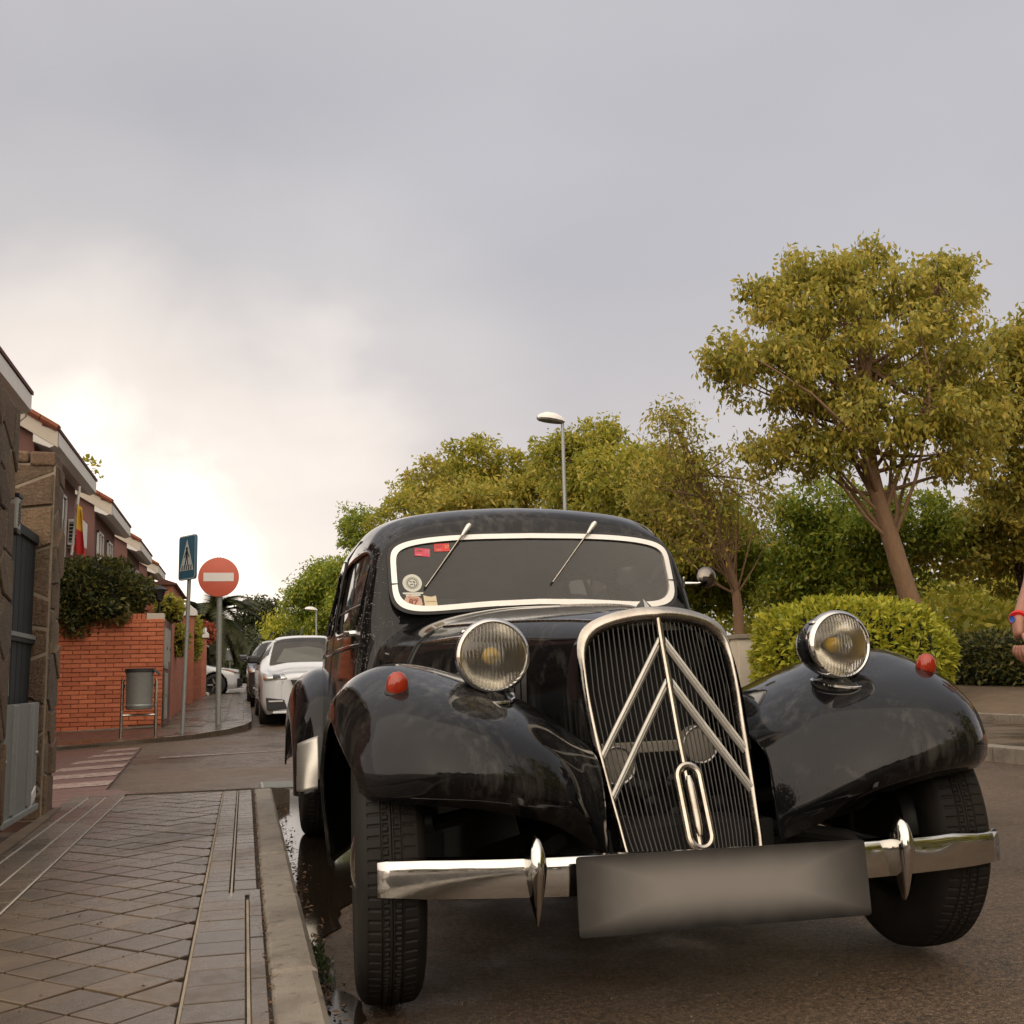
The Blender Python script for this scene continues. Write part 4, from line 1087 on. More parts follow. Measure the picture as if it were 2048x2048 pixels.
# bright frame: a broad band along the top, a round bead down the sides
def band(name, mat, wout, win, lift, parent):
    prof = 7; V = []; n = len(loop)
    for x, z in loop:
        d = Vector((x * 1.3, (z - .60))).normalized()
        broad = min(1., max(0., (z - .80) / .09))
        wo = wout + .016 * broad; wi = win + .002 * broad
        for j in range(prof):
            t = j / (prof - 1); a = math.pi * t
            off = wo + (-(wo + wi)) * t
            px, pz = x + d.x * off, z + d.y * off
            V.append((px, g_y(x, z) - lift * math.sin(a) * (1.0) + .002, pz))
    F = [[i * prof + j, i * prof + j + 1, ((i + 1) % n) * prof + j + 1, ((i + 1) % n) * prof + j] for i in range(n) for j in range(prof - 1)]
    return MB().add(V, F).build(name, mat, parent, smooth=True, ang=80)
band('chrome_frame', 'worn_chrome', .017, .009, .020, grille)
MB().tube([(0, g_mid_y(z) - .006, z) for z in np.linspace(.275, .945, 26)], .0075, 8).build('centre_bar', 'worn_chrome', grille, smooth=True)
top_z = lambda x: float(np.interp(abs(x), [p[0] for p in GC[:6]], [p[1] for p in GC[:6]]))
for s in (-1, 1):
    for k in range(1, 15):
        t = k / 15.2
        pts = []
        zt = top_z(t * .208)
        for z in np.linspace(.285, zt - .003, 14):
            hw = float(np.interp(z, [.28, .35, .42, .58, .74, .90], [.155, .176, .186, .202, .2125, .205]))
            x = s * t * hw
            pts.append((x, g_y(x, z) + .004, z))
        mb = MB(); mb.tube(pts, .0021, 6); mb.build('grille_bar', 'grille_steel', grille, smooth=True)
    for z0, x1, z1 in ((.868, .206, .570), (.756, .198, .470)):
        a = Vector((s * .010, g_mid_y(z0) - .011, z0)); b = Vector((s * x1, g_y(x1, z1) - .010, z1))
        d = (b - a); up = Vector((0, 0, 1)); w = .0155
        V = []; nseg = 10
        for i in range(nseg + 1):
            p = a + d * (i / nseg); p.y = g_y(p.x, p.z) - .009
            for j, (oz, oy) in enumerate(((-w, .006), (-w, -.001), (-w * .34, -.004), (-w * .26, -.0015), (w * .26, -.0015), (w * .34, -.004), (w, -.001), (w, .006))):
                V.append((p.x, p.y + oy, p.z + oz * 1.15))
        F = [[i * 8 + j, i * 8 + (j + 1) % 8, (i + 1) * 8 + (j + 1) % 8, (i + 1) * 8 + j] for i in range(nseg) for j in range(8)] + [list(range(8)), [nseg * 8 + j for j in range(8)][::-1]]
        MB().add(V, F).build('chevron', 'brushed_aluminium', grille)
# oval cover over the crank hole
zc, hz, hw = .455, .098, .030
ol = []
for k in range(48):
    q = 2 * math.pi * k / 48; c_, s_ = math.cos(q), math.sin(q)
    x = hw * c_; z = (hz - hw) * (1 if s_ > 0 else -1) + hw * s_
    ol.append((x, g_mid_y(zc + z) - .020, zc + z))
MB().tube(ol, .0095, 8, closed=True).build('crank_cover_ring', 'worn_chrome', grille, smooth=True)
MB().tube([(0, g_mid_y(z) - .020, z) for z in np.linspace(zc - .068, zc + .072, 8)], [.006, .0105, .011, .011, .011, .011, .0105, .006], 10).build('crank_cover_bar', 'worn_chrome', grille, smooth=True)
# ornament on the nose of the bonnet
MB().add([(-.012, -.062, .938), (.012, -.062, .938), (0, -.072, .945), (-.014, -.02, .966), (.014, -.02, .966), (0, .03, 1.000), (0, .08, .985), (-.006, .08, .975), (.006, .08, .975)],
 [[0, 2, 5, 3], [2, 1, 4, 5], [3, 5, 6, 7], [5, 4, 8, 6], [0, 3, 4, 1]]).build('bonnet_ornament', 'chrome', hero, smooth=True, ang=25)
# behind the bars: radiator, cross bar, horns, engine bits
MB().box((0, .10, .62), (.36, .02, .58)).build('radiator_core', 'under_black', grille)
MB().box((.02, .0, .588), (.36, .012, .030)).build('cross_bar', 'engine_beige', grille, bevel=.003)
for x, z in ((-.125, .545), (.120, .590)):
    h = empty('horn', (x, -.01, z), 0, grille)
    MB().lathe([(0, -.03), (.02, -.032), (.045, -.028), (.052, -.018), (.052, .01), (.03, .03), (0, .032)], (0, 0, 0), 'Y', 28).build('horn_body', 'engine_beige', h, smooth=True)
    MB().lathe([(.046, -.030), (.050, -.033), (.053, -.030), (.053, -.024)], (0, 0, 0), 'Y', 28).build('horn_rim', 'brushed_aluminium', h, smooth=True)
mb = MB()
for k in range(14):
    mb = MB(); mb.lathe([(0, -.02), (.016 + .012 * random.random(), -.015), (.02, .02), (0, .025)], (random.uniform(-.13, .15), .03, random.uniform(.38, .52)), 'Y', 10); mb.build('gearbox_cap', 'dark_metal', grille, smooth=True)


# --- dark underside, cradle arms and front crossmember
mb = MB(); mb.box((0, 2.0, .27), (1.34, 2.9, .10)); mb.box((0, .12, .33), (.50, .60, .14)); mb.box((0, .48, .55), (.44, .70, .44)); mb.build('underbody', 'under_black', hero)
for s in (-1, 1):
    mb = MB()
    mb.tube([(s * .17, -.12, .33), (s * .42, -.02, .30), (s * .60, .0, .27)], [.03, .026, .022], 8)
    mb.tube([(s * .17, .02, .42), (s * .45, .02, .45), (s * .62, .02, .42)], [.022, .02, .02], 8)
    mb.tube([(s * .30, -.05, .36), (s * .43, -.24, .35), (s * .45, -.385, .335)], [.022, .018, .018], 8)
    mb.build('suspension_arm', 'under_black', hero, smooth=True)

for s in (-1, 1):   # inner wheel arch walls
    V = [(s * .50, -.40, .50), (s * .50, -.40, .50), (s * .50, .05, .76), (s * .50, .62, .56), (s * .50, .62, .25), (s * .50, .30, .25), (s * .50, -.05, .36), (s * .46, -.30, .42)]
    MB().add([(x, y + .03, z) for x, y, z in V[1:]], [list(range(7))]).build('inner_arch', 'under_black', hero)

# --- wheels
TYRE = []
def tyre(par):
    if TYRE: return shared('tyre', TYRE[0], par, (0, 0, 0))
    prof = [(.205, -.060), (.222, -.074), (.262, -.083), (.300, -.080), (.322, -.070), (.332, -.0605)]
    side = catmull(np.array(prof), np.linspace(0, 5, 16))
    tx = np.arange(-.058, .0581, .002); tr = .3335 + .0065 * (1 - (tx / .058) ** 2)
    rows = [(r_, x, 0) for r_, x in side] + [(r_, x, 1) for r_, x in zip(tr, tx)] + [(r_, -x, 0) for r_, x in side[::-1]]
    na = 640; A = np.arange(na) * 2 * math.pi / na; V = np.empty((len(rows), na, 3))
    ph = (np.arange(na) * 80 / na) % 1.0     # eighty pitches round the tyre, eight steps each
    for i, (r_, x, tr_) in enumerate(rows):
        cut = np.zeros(na)
        if tr_:
            ax_ = abs(x)
            if abs(ax_ - .0225) < .0021 or abs(x) < .0011: cut[:] = .0035
            elif ax_ > .027: cut[(ph < .14) & (ax_ < .055)] = .003                      # shoulder sipes
            elif .004 < ax_ < .019:                                                    # looped centre blocks
                q = (ph + (.5 if x > 0 else 0)) % 1.0
                cut[((q < .13) | ((q > .5) & (q < .63))) & (ax_ > .007)] = .0035
                if .006 < ax_ < .0085: cut[q < .63] = .0035
        rr = r_ - cut; V[i, :, 0] = x; V[i, :, 1] = rr * np.cos(A); V[i, :, 2] = rr * np.sin(A)
    V = np.concatenate([V, V[:, :1]], 1); F = grid_faces(len(rows), na + 1)
    o = mesh_np('tyre', V.reshape(-1, 3), F, 'tyre_rubber', par); autosmooth(o, 30); TYRE.append(o.data); return o
def hero_wheel(loc, s, steer=0.):
    w = empty('wheel', loc, steer, hero)
    rT, hw = .340, .083
    prof = [(.205, -.060), (.222, -.074), (.262, -.083), (.300, -.080), (.322, -.070), (.3335, -.057), (.3385, -.030), (.340, 0), (.3385, .030), (.3335, .057), (.322, .070), (.300, .080), (.262, .083), (.222, .074), (.205, .060)]
    tyre(w)
    rim = MB().lathe([(.207, s * .062), (.200, s * .060), (.192, s * .045), (.170, s * .030), (.150, s * .034), (.110, s * .052), (.085, s * .050), (0, s * .050)], (0, 0, 0), 'X', 48).build('rim', 'black_paint', w, smooth=True)
    MB().lathe([(.088, s * .050), (.086, s * .062), (.070, s * .078), (.040, s * .088), (0, s * .091)], (0, 0, 0), 'X', 36).build('hub_cap', 'chrome', rim, smooth=True)
    MB().lathe([(.207, -s * .060), (.195, -s * .04), (.185, -s * .02), (.178, -s * .045), (.150, -s * .075), (.05, -s * .080), (0, -s * .080)], (0, 0, 0), 'X', 40).build('brake_drum', 'dark_metal', w, smooth=True)
    return w
for s in (-1, 1):
    hero_wheel((s * .75, 0, .340), s, R(-4.5))
    hero_wheel((s * .735, 3.06, .340), s)

# --- rear wings with bright stone guards
RW = [  # stations from the body outwards: x, then (y,z) front foot, front, rise, top, back, tail
 (.66, [(2.36,.30),(2.38,.50),(2.56,.74),(3.00,.86),(3.50,.74),(3.80,.40)]),
 (.76, [(2.33,.28),(2.36,.48),(2.54,.72),(3.00,.845),(3.48,.72),(3.78,.38)]),
 (.835,[(2.34,.27),(2.39,.46),(2.57,.67),(3.00,.785),(3.44,.67),(3.74,.36)]),
 (.868,[(2.40,.27),(2.46,.45),(2.64,.60),(3.00,.690),(3.38,.60),(3.66,.34)]),
 (.870,[(2.46,.27),(2.53,.44),(2.69,.55),(3.00,.610),(3.32,.54),(3.58,.33)]),
]
for s in (-1, 1):
    S_ = Surf([[(s * x, y, z) for y, z in r_] for x, r_ in RW])
    rwg = S_.mesh('rear_wing', 'black_paint', hero, np.linspace(0, 4, 36), np.linspace(0, 5, 60)); solid(rwg, .01, -1 if s > 0 else 1)
    g = S_.mesh('stone_guard', 'brushed_aluminium', rwg, np.linspace(1.0, 3.9, 24), np.linspace(.12, 1.25, 16))
    for v in g.data.vertices: v.co += Vector((s * .004, -.006, .001))
    solid(g, .004, -1 if s > 0 else 1)

# --- bumper: curved blade, over-riders, brackets
def bump_y(x): return -.445 + .115 * (abs(x) / .803) ** 2.2
blade = [(.000, -.043), (.006, -.043), (-.004, -.041), (-.0062, -.020), (-.0066, 0), (-.0060, .020), (-.0035, .037), (.008, .043)]
V = []; xs = np.linspace(-.81, .81, 61)
for x in xs:
    t = min(1., max(0., (abs(x) - .70) / .11)); f = 1 - .10 * t
    dent = 0.
    if x > .45: dent = .012 * math.sin((x - .45) * 17) * (x - .45) / .36      # the far end is dented
    tip = -.038 * (x + .8) / 1.6
    for oy, oz in blade[1:]:
        wob = dent * (1 if oz > 0 else .15)
        V.append((x, bump_y(x) + oy + wob * .9, .353 + oz * f + tip - abs(wob) * (.6 if oz > .01 else 0)))
m = 7
F = [[i * m + j, i * m + j + 1, (i + 1) * m + j + 1, (i + 1) * m + j] for i in range(60) for j in range(m - 1)]
bmp = empty('bumper', (0, 0, 0), 0, hero)
bl = MB().add(V, F).build('bumper_blade', 'chrome', bmp, smooth=True, ang=70); solid(bl, .004, 1)
for s in (-1, 1):
    V = []; nz = 22
    for i in range(nz + 1):
        t = i / nz; z = (.240 if s < 0 else .222) + t * .200
        w = max(.001, .0235 * ((t / .62) ** .75 if t < .62 else math.sqrt(max(0., 1 - ((t - .62) / .38) ** 2))))
        dy = .044 * ((t / .62) ** .6 if t < .62 else math.sqrt(max(0., 1 - ((t - .62) / .38) ** 2)))
        for j in range(9):
            a = math.pi * j / 8
            V.append((s * .465 + w * math.cos(a), bump_y(.465) - .016 - dy * (math.sin(a) ** .8) + (.012 if j in (0, 8) else 0), z))
    F = [[i * 9 + j, i * 9 + j + 1, (i + 1) * 9 + j + 1, (i + 1) * 9 + j] for i in range(nz) for j in range(8)]
    MB().add(V, F).build('over_rider', 'chrome', bmp, smooth=True, ang=75)
    MB().box((s * .44, -.31, .335), (.03, .14, .05)).build('bumper_bracket', 'dark_metal', bmp)

# --- number plate, blank and smudged
V2 = []
W2, H2, r2 = .358, .085, .008
for cx, cz, a0 in ((1, 1, 0), (-1, 1, 90), (-1, -1, 180), (1, -1, 270)):
    for k in range(5):
        q = R(a0 + k * 22.5); V2.append((cx * (W2 - r2) + r2 * math.cos(q), cz * (H2 - r2) + r2 * math.sin(q)))
pl = MB().prism(V2, -.003, .003, 'Y').build('number_plate', 'number_plate', hero)
pl.location = (-.030, -.490, .303); pl.rotation_euler = (R(-4), R(.9), 0)
for x in (-.2, .2): MB().box((x, -.468, .30), (.03, .024, .03)).build('plate_bracket', 'dark_metal', hero)

# --- wipers hang from the header; stickers on the inside of the windscreen
for xa, za, xb, zb in ((-.250, 1.380, -.442, 1.133), (.268, 1.388, .058, 1.145)):
    wp = empty('wiper', (0, 0, 0), 0, hero)
    a = Vector(ws_pt(xa, za, .030)); b = Vector(ws_pt(xb, zb, .022)); d = b - a
    MB().tube([a - d * .02, a + d * .02, a + d * .10, a + d * .17], [.008, .0115, .0085, .005], 10).build('wiper_pivot', 'bright_trim', wp, smooth=True)
    MB().tube([a + d * .15, a + d * .40, a + d * .62], [.0035, .003, .0025], 6).build('wiper_arm', 'worn_chrome', wp, smooth=True)
    n_ = Vector((0, .008, 0))
    MB().tube([a + d * .40 + n_, a + d * .7 + n_, b + n_], [.0055, .006, .005], 6, flat=.7).build('wiper_blade', 'black_rubber', wp)
    MB().tube([a + d * .45, a + d * .7, b - d * .01], .0022, 5).build('blade_holder', 'worn_chrome', wp)
    MB().tube([a - d * .0, (a.x, a.y + .06, a.z - .005)], .007, 6).build('wiper_spindle', 'dark_metal', wp)
wrot = math.atan(WSK)
def sticker(name, poly, x, z, mat, rot=0., parent=None, off=.0055):
    me = MB().add([(p[0], 0, p[1]) for p in poly], [list(range(len(poly)))]).build(name, mat, parent or hero)
    me.location = ws_pt(x, z, off); me.rotation_euler = (-wrot, rot, 0); return me
rect = lambda w, h: [(-w / 2, -h / 2), (w / 2, -h / 2), (w / 2, h / 2), (-w / 2, h / 2)]
disc = lambda r_, n=36: [(r_ * math.cos(2 * math.pi * k / n), r_ * math.sin(2 * math.pi * k / n)) for k in range(n)]
FR = (R(90), 0, 0)
st = sticker('date_sticker', rect(.060, .034), -.440, 1.274, 'sticker_magenta', R(5)); st['label'] = 'magenta date sticker in the upper corner of the windscreen'
text_mesh('sticker_digits', '15', .020, 'sticker_pink', st, (.018, -.0008, .003), FR); MB().box((-.012, -.0008, -.012), (.020, .0004, .003)).build('sticker_line', 'sticker_pink', st); MB().box((-.012, -.0008, .006), (.020, .0004, .007)).build('sticker_line', 'sticker_brown', st)
st = sticker('date_sticker', rect(.060, .034), -.362, 1.293, 'sticker_red', R(-2)); st['label'] = 'red date sticker beside the wiper arm'
text_mesh('sticker_digits', '27', .018, 'sticker_yellow', st, (.020, -.0008, .002), FR); MB().box((-.012, -.0008, -.011), (.020, .0004, .003)).build('sticker_line', 'sticker_pink', st); MB().box((-.012, -.0008, .005), (.022, .0004, .006)).build('sticker_line', 'sticker_brown', st)
st = sticker('round_badge', disc(.037), -.488, 1.152, 'sticker_white'); st['label'] = 'round white club badge sticker'
for r0, r1 in ((.024, .0225), (.0195, .0165)):
    n_ = 36; V = [(r0 * math.cos(2 * math.pi * k / n_), -.0008, r0 * math.sin(2 * math.pi * k / n_)) for k in range(n_)] + [(r1 * math.cos(2 * math.pi * k / n_), -.0008, r1 * math.sin(2 * math.pi * k / n_)) for k in range(n_)]
    MB().add(V, [[k, (k + 1) % n_, n_ + (k + 1) % n_, n_ + k] for k in range(n_)]).build('badge_ring', 'sticker_ink', st)
for bx, bz, bw_, bh_2, ba in ((-.006, .006, .010, .004, 20), (.007, .004, .006, .009, -30), (-.003, -.006, .012, .004, -15), (.008, -.008, .004, .006, 10)): MB().box((bx, -.0008, bz), (bw_, .0004, bh_2), ry=R(ba)).build('badge_mark', 'sticker_ink', st)
MB().box((0, -.0002, -.042), (.078, .0004, .007)).build('badge_bar', 'sticker_white', st); MB().box((0, -.0002, -.050), (.056, .0004, .007)).build('badge_bar', 'sticker_white', st)
st = sticker('round_sticker', disc(.036, 10), -.490, 1.076, 'sticker_pink', R(9)); st['label'] = 'round pinkish sticker reading 87'
text_mesh('sticker_digits', '87', .034, 'sticker_brown', st, (0, -.0008, .001), FR, bold=.0012)
for z_ in (.019, -.020): MB().box((0, -.0008, z_), (.042, .0004, .0012)).build('sticker_line', 'sticker_brown', st)
st = sticker('paper_slip', [(-.024, -.022), (.024, -.019), (.020, .026), (.004, .021), (-.012, .023), (-.028, .028)], -.422, 1.078, 'paper_cream')
MB().box((0, -.0008, .002), (.04, .0004, .0012)).build('sticker_line', 'sticker_brown', st)

# --- door mirror on the far pillar
mr = empty('door_mirror', (.665, 1.13, 1.143), 0, hero)
MB().tube([(-.055, .03, -.01), (-.01, .0, -.012), (.03, -.01, -.005)], [.008, .005, .005], 8).build('mirror_arm', 'chrome', mr, smooth=True)
MB().box((-.058, .03, -.005), (.008, .02, .045)).build('arm_plate', 'chrome', mr, bevel=.003)
MB().lathe([(0, -.022), (.018, -.020), (.034, -.012), (.042, 0), (.0425, .006), (.040, .008), (0, .008)], (.03, .0, .012), 'Y', 36).build('mirror_head', 'dark_chrome', mr, smooth=True)

# --- rain beads standing on the near wing, the pillar and the roof edge
def beads():
    rng = np.random.default_rng(3); W = WINGS[-1]; P = []; Nn = []
    for _ in range(620):
        u, v = (rng.uniform(4.3, 6.8), rng.uniform(2.6, 5.5)) if rng.random() < .7 else (rng.uniform(2.5, 5), rng.uniform(3, 5))
        P.append(W.pts(np.array([u]), np.array([v]))[0]); n = W.normal(np.array([u]), np.array([v]))[0]; Nn.append(n if n[2] > 0 or n[0] < -.3 else -n)
    for _ in range(420):
        u, v = rng.uniform(1.15, 1.36), rng.uniform(2.4, 5.6)
        q = BODY.pts(np.array([u]), np.array([v]))[0]
        if inside_ws(np.array([q[0]]), np.array([q[2]]), -.02)[0]: continue
        n = -BODY.normal(np.array([u]), np.array([v]))[0]; P.append(q); Nn.append(n)
    P = np.array(P); Nn = np.array(Nn); r = .0011 + .0022 * rng.random(len(P)) ** 2
    T = np.cross(Nn, [0.3, .5, .81]); T /= np.linalg.norm(T, axis=1, keepdims=True); B = np.cross(Nn, T)
    V = []; F = []
    for k in range(len(P)):
        b = len(V)
        for h, rr in ((0, 1.), (.45, .8)):
            for j in range(6): V.append(P[k] + (T[k] * math.cos(j * math.pi / 3) + B[k] * math.sin(j * math.pi / 3)) * r[k] * rr + Nn[k] * r[k] * h)
        V.append(P[k] + Nn[k] * r[k] * .65)
        for j in range(6): F += [[b + j, b + (j + 1) % 6, b + 6 + (j + 1) % 6, b + 6 + j], [b + 6 + j, b + 6 + (j + 1) % 6, b + 12]]
    o = MB().add(V, F).build('rain_beads', 'rain_bead', hero, smooth=True, ang=180, fix=False); o['kind'] = 'stuff'
k = NB('rain_bead'); k.set('Base Color', (.10, .10, .10)).set('Roughness', .04).set('Specular IOR Level', .9).set('Metallic', .35)
beads()
# ------------------------------------------------------------------ trees, hedges, palm
def leaf_cards(C, D, Nn, length, width):
    """C bases (n,3), D unit directions, Nn unit normals -> V, F of folded kite leaves"""
    n = len(C); S = np.cross(D, Nn); S /= np.linalg.norm(S, axis=1, keepdims=True) + 1e-9
    l = length.reshape(-1, 1); w = width.reshape(-1, 1)
    V = np.empty((n, 4, 3)); V[:, 0] = C; V[:, 1] = C + D * l * .45 + S * w * .5 + Nn * w * .16; V[:, 2] = C + D * l - Nn * l * .10; V[:, 3] = C + D * l * .45 - S * w * .5 + Nn * w * .16
    F = np.arange(n * 4).reshape(n, 4)
    return V.reshape(-1, 3), F
def unit(a): return a / (np.linalg.norm(a, axis=-1, keepdims=True) + 1e-9)
def leaf_mesh(name, C, mat, parent, size, rng, droop=.5, out=None, var=.35, asp=.5):
    n = len(C); D = rng.normal(size=(n, 3)); D[:, 2] -= droop
    if out is not None: D += out * .9
    D = unit(D); Nn = rng.normal(size=(n, 3)); Nn[:, 2] += .9; Nn = unit(Nn - D * np.sum(Nn * D, 1, keepdims=True))
    L_ = size * (1 + var * rng.uniform(-1, 1, n)); V, F = leaf_cards(C, D, Nn, L_, L_ * asp * rng.uniform(.7, 1.1, n))
    return mesh_np(name, V, F, mat, parent)
def limb(mb, a, b, r0, r1, rng, bend=.12, n=6, seg=7):
    a = np.array(a, float); b = np.array(b, float); L_ = np.linalg.norm(b - a); o = rng.normal(size=3) * bend * L_
    pts = [a + (b - a) * t + o * math.sin(math.pi * t) * (1 - .3 * t) for t in np.linspace(0, 1, n)]
    mb.tube([tuple(p) for p in pts], list(np.linspace(r0, r1, n)), seg); return [np.array(p) for p in pts]
def make_tree(name, label, path, r0, blobs, leaf, bark, n_clump, n_leaf, size, seed, group=None, spread=.32, nlimb=None, droop=.5, flat=.75):
    """path: trunk points; blobs: (centre, radii, weight) ellipsoids that the crown fills"""
    rng = np.random.default_rng(seed); base = np.array(path[0], float)
    root = empty(name, tuple(base)); tag(root, label, 'tree', group)
    P = [np.array(p, float) - base for p in path]; k = len(P)
    Q = catmull(np.array(P), np.linspace(0, k - 1, 14)); rr = np.linspace(r0, r0 * .42, 14); rr[0] *= 1.25
    mb = MB(); mb.tube([tuple(q) for q in Q], list(rr), 10)
    W = np.array([b[2] for b in blobs], float); W /= W.sum(); cl = []
    for (c, r_, w_), m in zip(blobs, np.maximum(1, np.round(W * n_clump)).astype(int)):
        d = unit(rng.normal(size=(m, 3))); rad = rng.uniform(.12, 1.15, (m, 1)) ** .5
        cl.append(np.array(c) - base + d * rad * np.array(r_))
    cl = np.concatenate(cl)
    nl = nlimb or max(6, len(cl) // 4)
    idx = rng.permutation(len(cl)); heads = cl[idx[:nl]]; pts_all = [Q[i] for i in range(6, 14)]
    limb_pts = []
    for h in heads:
        s = Q[min(13, max(5, int(5 + 8 * rng.random() ** 1.0)))]
        limb_pts += limb(mb, s, h, r0 * .20, r0 * .04, rng, .10, 6, 6)[1:]
    LP = np.array(limb_pts + pts_all)
    for h in cl[idx[nl:]]:
        s = LP[np.argmin(np.sum((LP - h) ** 2, 1))]; limb(mb, s, h, r0 * .07, r0 * .025, rng, .12, 4, 4)
    mb.build('trunk', bark, root, smooth=True, ang=80, fix=False)
    C = (cl[:, None, :] + np.clip(rng.normal(size=(len(cl), n_leaf, 3)), -1.8, 1.8) * spread * np.array([1, 1, flat]) * rng.uniform(.6, 1.25, (len(cl), 1, 1))).reshape(-1, 3)
    leaf_mesh('crown', C, leaf, root, size, rng, droop)
    return root
def blob_set(c, R_, n, seed, r=(.8, 1.4)):
    rg = random.Random(seed); out = []
    for _ in range(n):
        q = rg.uniform(0, 6.283); v = rg.uniform(-.9, 1); h = math.sqrt(max(0, 1 - v * v)); s = rg.uniform(.45, .85)
        rr = rg.uniform(*r); out.append(((c[0] + R_[0] * s * h * math.cos(q), c[1] + R_[1] * s * h * math.sin(q), c[2] + R_[2] * s * v), (rr, rr, rr * .8), rr ** 2))
    out.append((c, (R_[0] * .6, R_[1] * .6, R_[2] * .6), R_[0] * .8)); return out

def big_tree():
    Y = 15.5
    bl = [((10.2, Y, 6.2), (1.7, 1.6, 1.2), 5), ((9.0, Y - .2, 6.9), (.75, .7, .75), 1.4), ((11.4, Y, 7.1), (.75, .8, .7), 1.5), ((10.2, Y + .2, 7.2), (.9, .8, .55), 1.4),
          ((8.1, Y - .4, 5.6), (.95, .8, .55), 1.8), ((7.4, Y - .3, 5.7), (.55, .5, .28), .6), ((9.2, Y - .5, 4.8), (1.2, 1.0, .6), 2.2), ((11.8, Y, 5.6), (.75, .9, .9), 1.8), ((8.6, Y, 4.3), (.9, .8, .4), 1.1),
          ((10.9, Y - .6, 4.6), (.95, .8, .65), 1.5), ((9.1, Y + .3, 7.55), (.28, .3, .42), .5), ((11.55, Y, 7.75), (.22, .3, .3), .35), ((11.9, Y, 7.6), (.2, .2, .28), .25), ((10.3, Y, 7.75), (.35, .3, .25), .35), ((8.3, Y, 6.95), (.4, .4, .35), .5), ((8.2, Y - .2, 6.3), (.25, .3, .35), .3), ((11.4, Y - .3, 4.2), (.6, .6, .35), .5)]
    return make_tree('street_tree', 'large leaning tree with golden green crown, tallest on the right side', [(10.95, Y, .3), (10.62, Y, 1.5), (10.25, Y, 2.9), (10.0, Y, 3.9), (9.98, Y, 4.9), (10.1, Y, 6.4)], .185, bl, 'leaf_gold', 'bark', 330, 118, .110, 21, 'trees along the right side', .160, 60, 1.2)
big_tree()
def second_stem():
    Y = 19.0
    bl = [((7.9, Y, 5.2), (.6, .6, .7), 1.2), ((8.7, Y, 4.4), (.9, .8, .9), 1.6), ((7.5, Y, 4.2), (.6, .6, .6), 1.0), ((8.3, Y, 3.4), (1.0, .8, .5), 1.1), ((9.5, Y, 3.9), (.6, .6, .7), .8), ((8.0, Y, 5.75), (.25, .25, .3), .3)]
    make_tree('street_tree', 'thin half bare tree with twiggy branches beside the car mirror', [(9.16, Y, .3), (9.15, Y, 1.5), (9.12, Y, 2.3), (8.9, Y, 3.1), (8.5, Y, 4.3), (8.1, Y, 5.4)], .115, bl, 'leaf_gold', 'bark', 140, 34, .105, 33, 'trees along the right side', .20, 60, .5)
second_stem()
# row of trees that recedes along the right-hand pavement: label, x, y, height, radius, leaf, seed
ROW = [('bushy olive tree right behind the half bare tree', 9.4, 24.0, 6.4, 2.0, 'leaf_olive', 41), ('dense green low tree behind the leaning trunk', 13.0, 22.0, 4.6, 2.3, 'leaf_green', 42), ('low golden tree at the right edge behind the dark hedge', 17.2, 21.0, 4.6, 2.4, 'leaf_gold', 43),
       ('tall golden tree cut by the right picture edge', 14.4, 16.4, 7.4, 1.7, 'leaf_gold', 44), ('dark green tree hanging in at the right edge', 17.8, 19.6, 6.0, 1.6, 'leaf_green', 45),
       ('tree with open twigs right of the street lamp', 8.6, 26.5, 8.0, 1.7, 'leaf_olive', 46), ('golden tree behind the street lamp post', 8.3, 31.5, 7.8, 2.4, 'leaf_gold', 47), ('green gold tree left of the street lamp', 8.2, 37.0, 9.2, 2.6, 'leaf_olive', 48),
       ('brownish tree above the car roof, left of middle', 8.3, 43.0, 10.4, 2.6, 'leaf_gold', 49), ('leafy tree above the left corner of the car roof', 7.9, 52.0, 10.6, 3.0, 'leaf_olive', 50), ('green tree above the left roof edge, last of the row', 7.5, 61.0, 10.0, 2.8, 'leaf_green', 51),
       ('green tree behind the thin tree trunk', 11.2, 25.5, 4.8, 2.0, 'leaf_green', 52)]
for lb, x, y, h, r_, lf, sd in ROW:
    z0 = .5 + gz(y) * .6 if x > 9 else gz(y) + .1
    bottom = .28 if h < 7 else .34
    cz = z0 + h * (bottom + 1) / 2; rz_ = h * (1 - bottom) / 2
    bl = blob_set((x, y, cz), (r_, r_, rz_), 9, sd, (.55 * r_ / 1.9, .95 * r_ / 1.9))
    nl = 210 if y < 30 else 130
    make_tree('street_tree', lb, [(x + .2, y, z0 - .1), (x + .1, y, z0 + h * .2), (x, y, z0 + h * .4), (x - .1, y, z0 + h * .6), (x, y, z0 + h * .8)], .13, bl, lf, 'bark_dark', 210, int(nl * .62), .135 if y < 30 else .19, sd, 'trees along the right side', .22, 16)
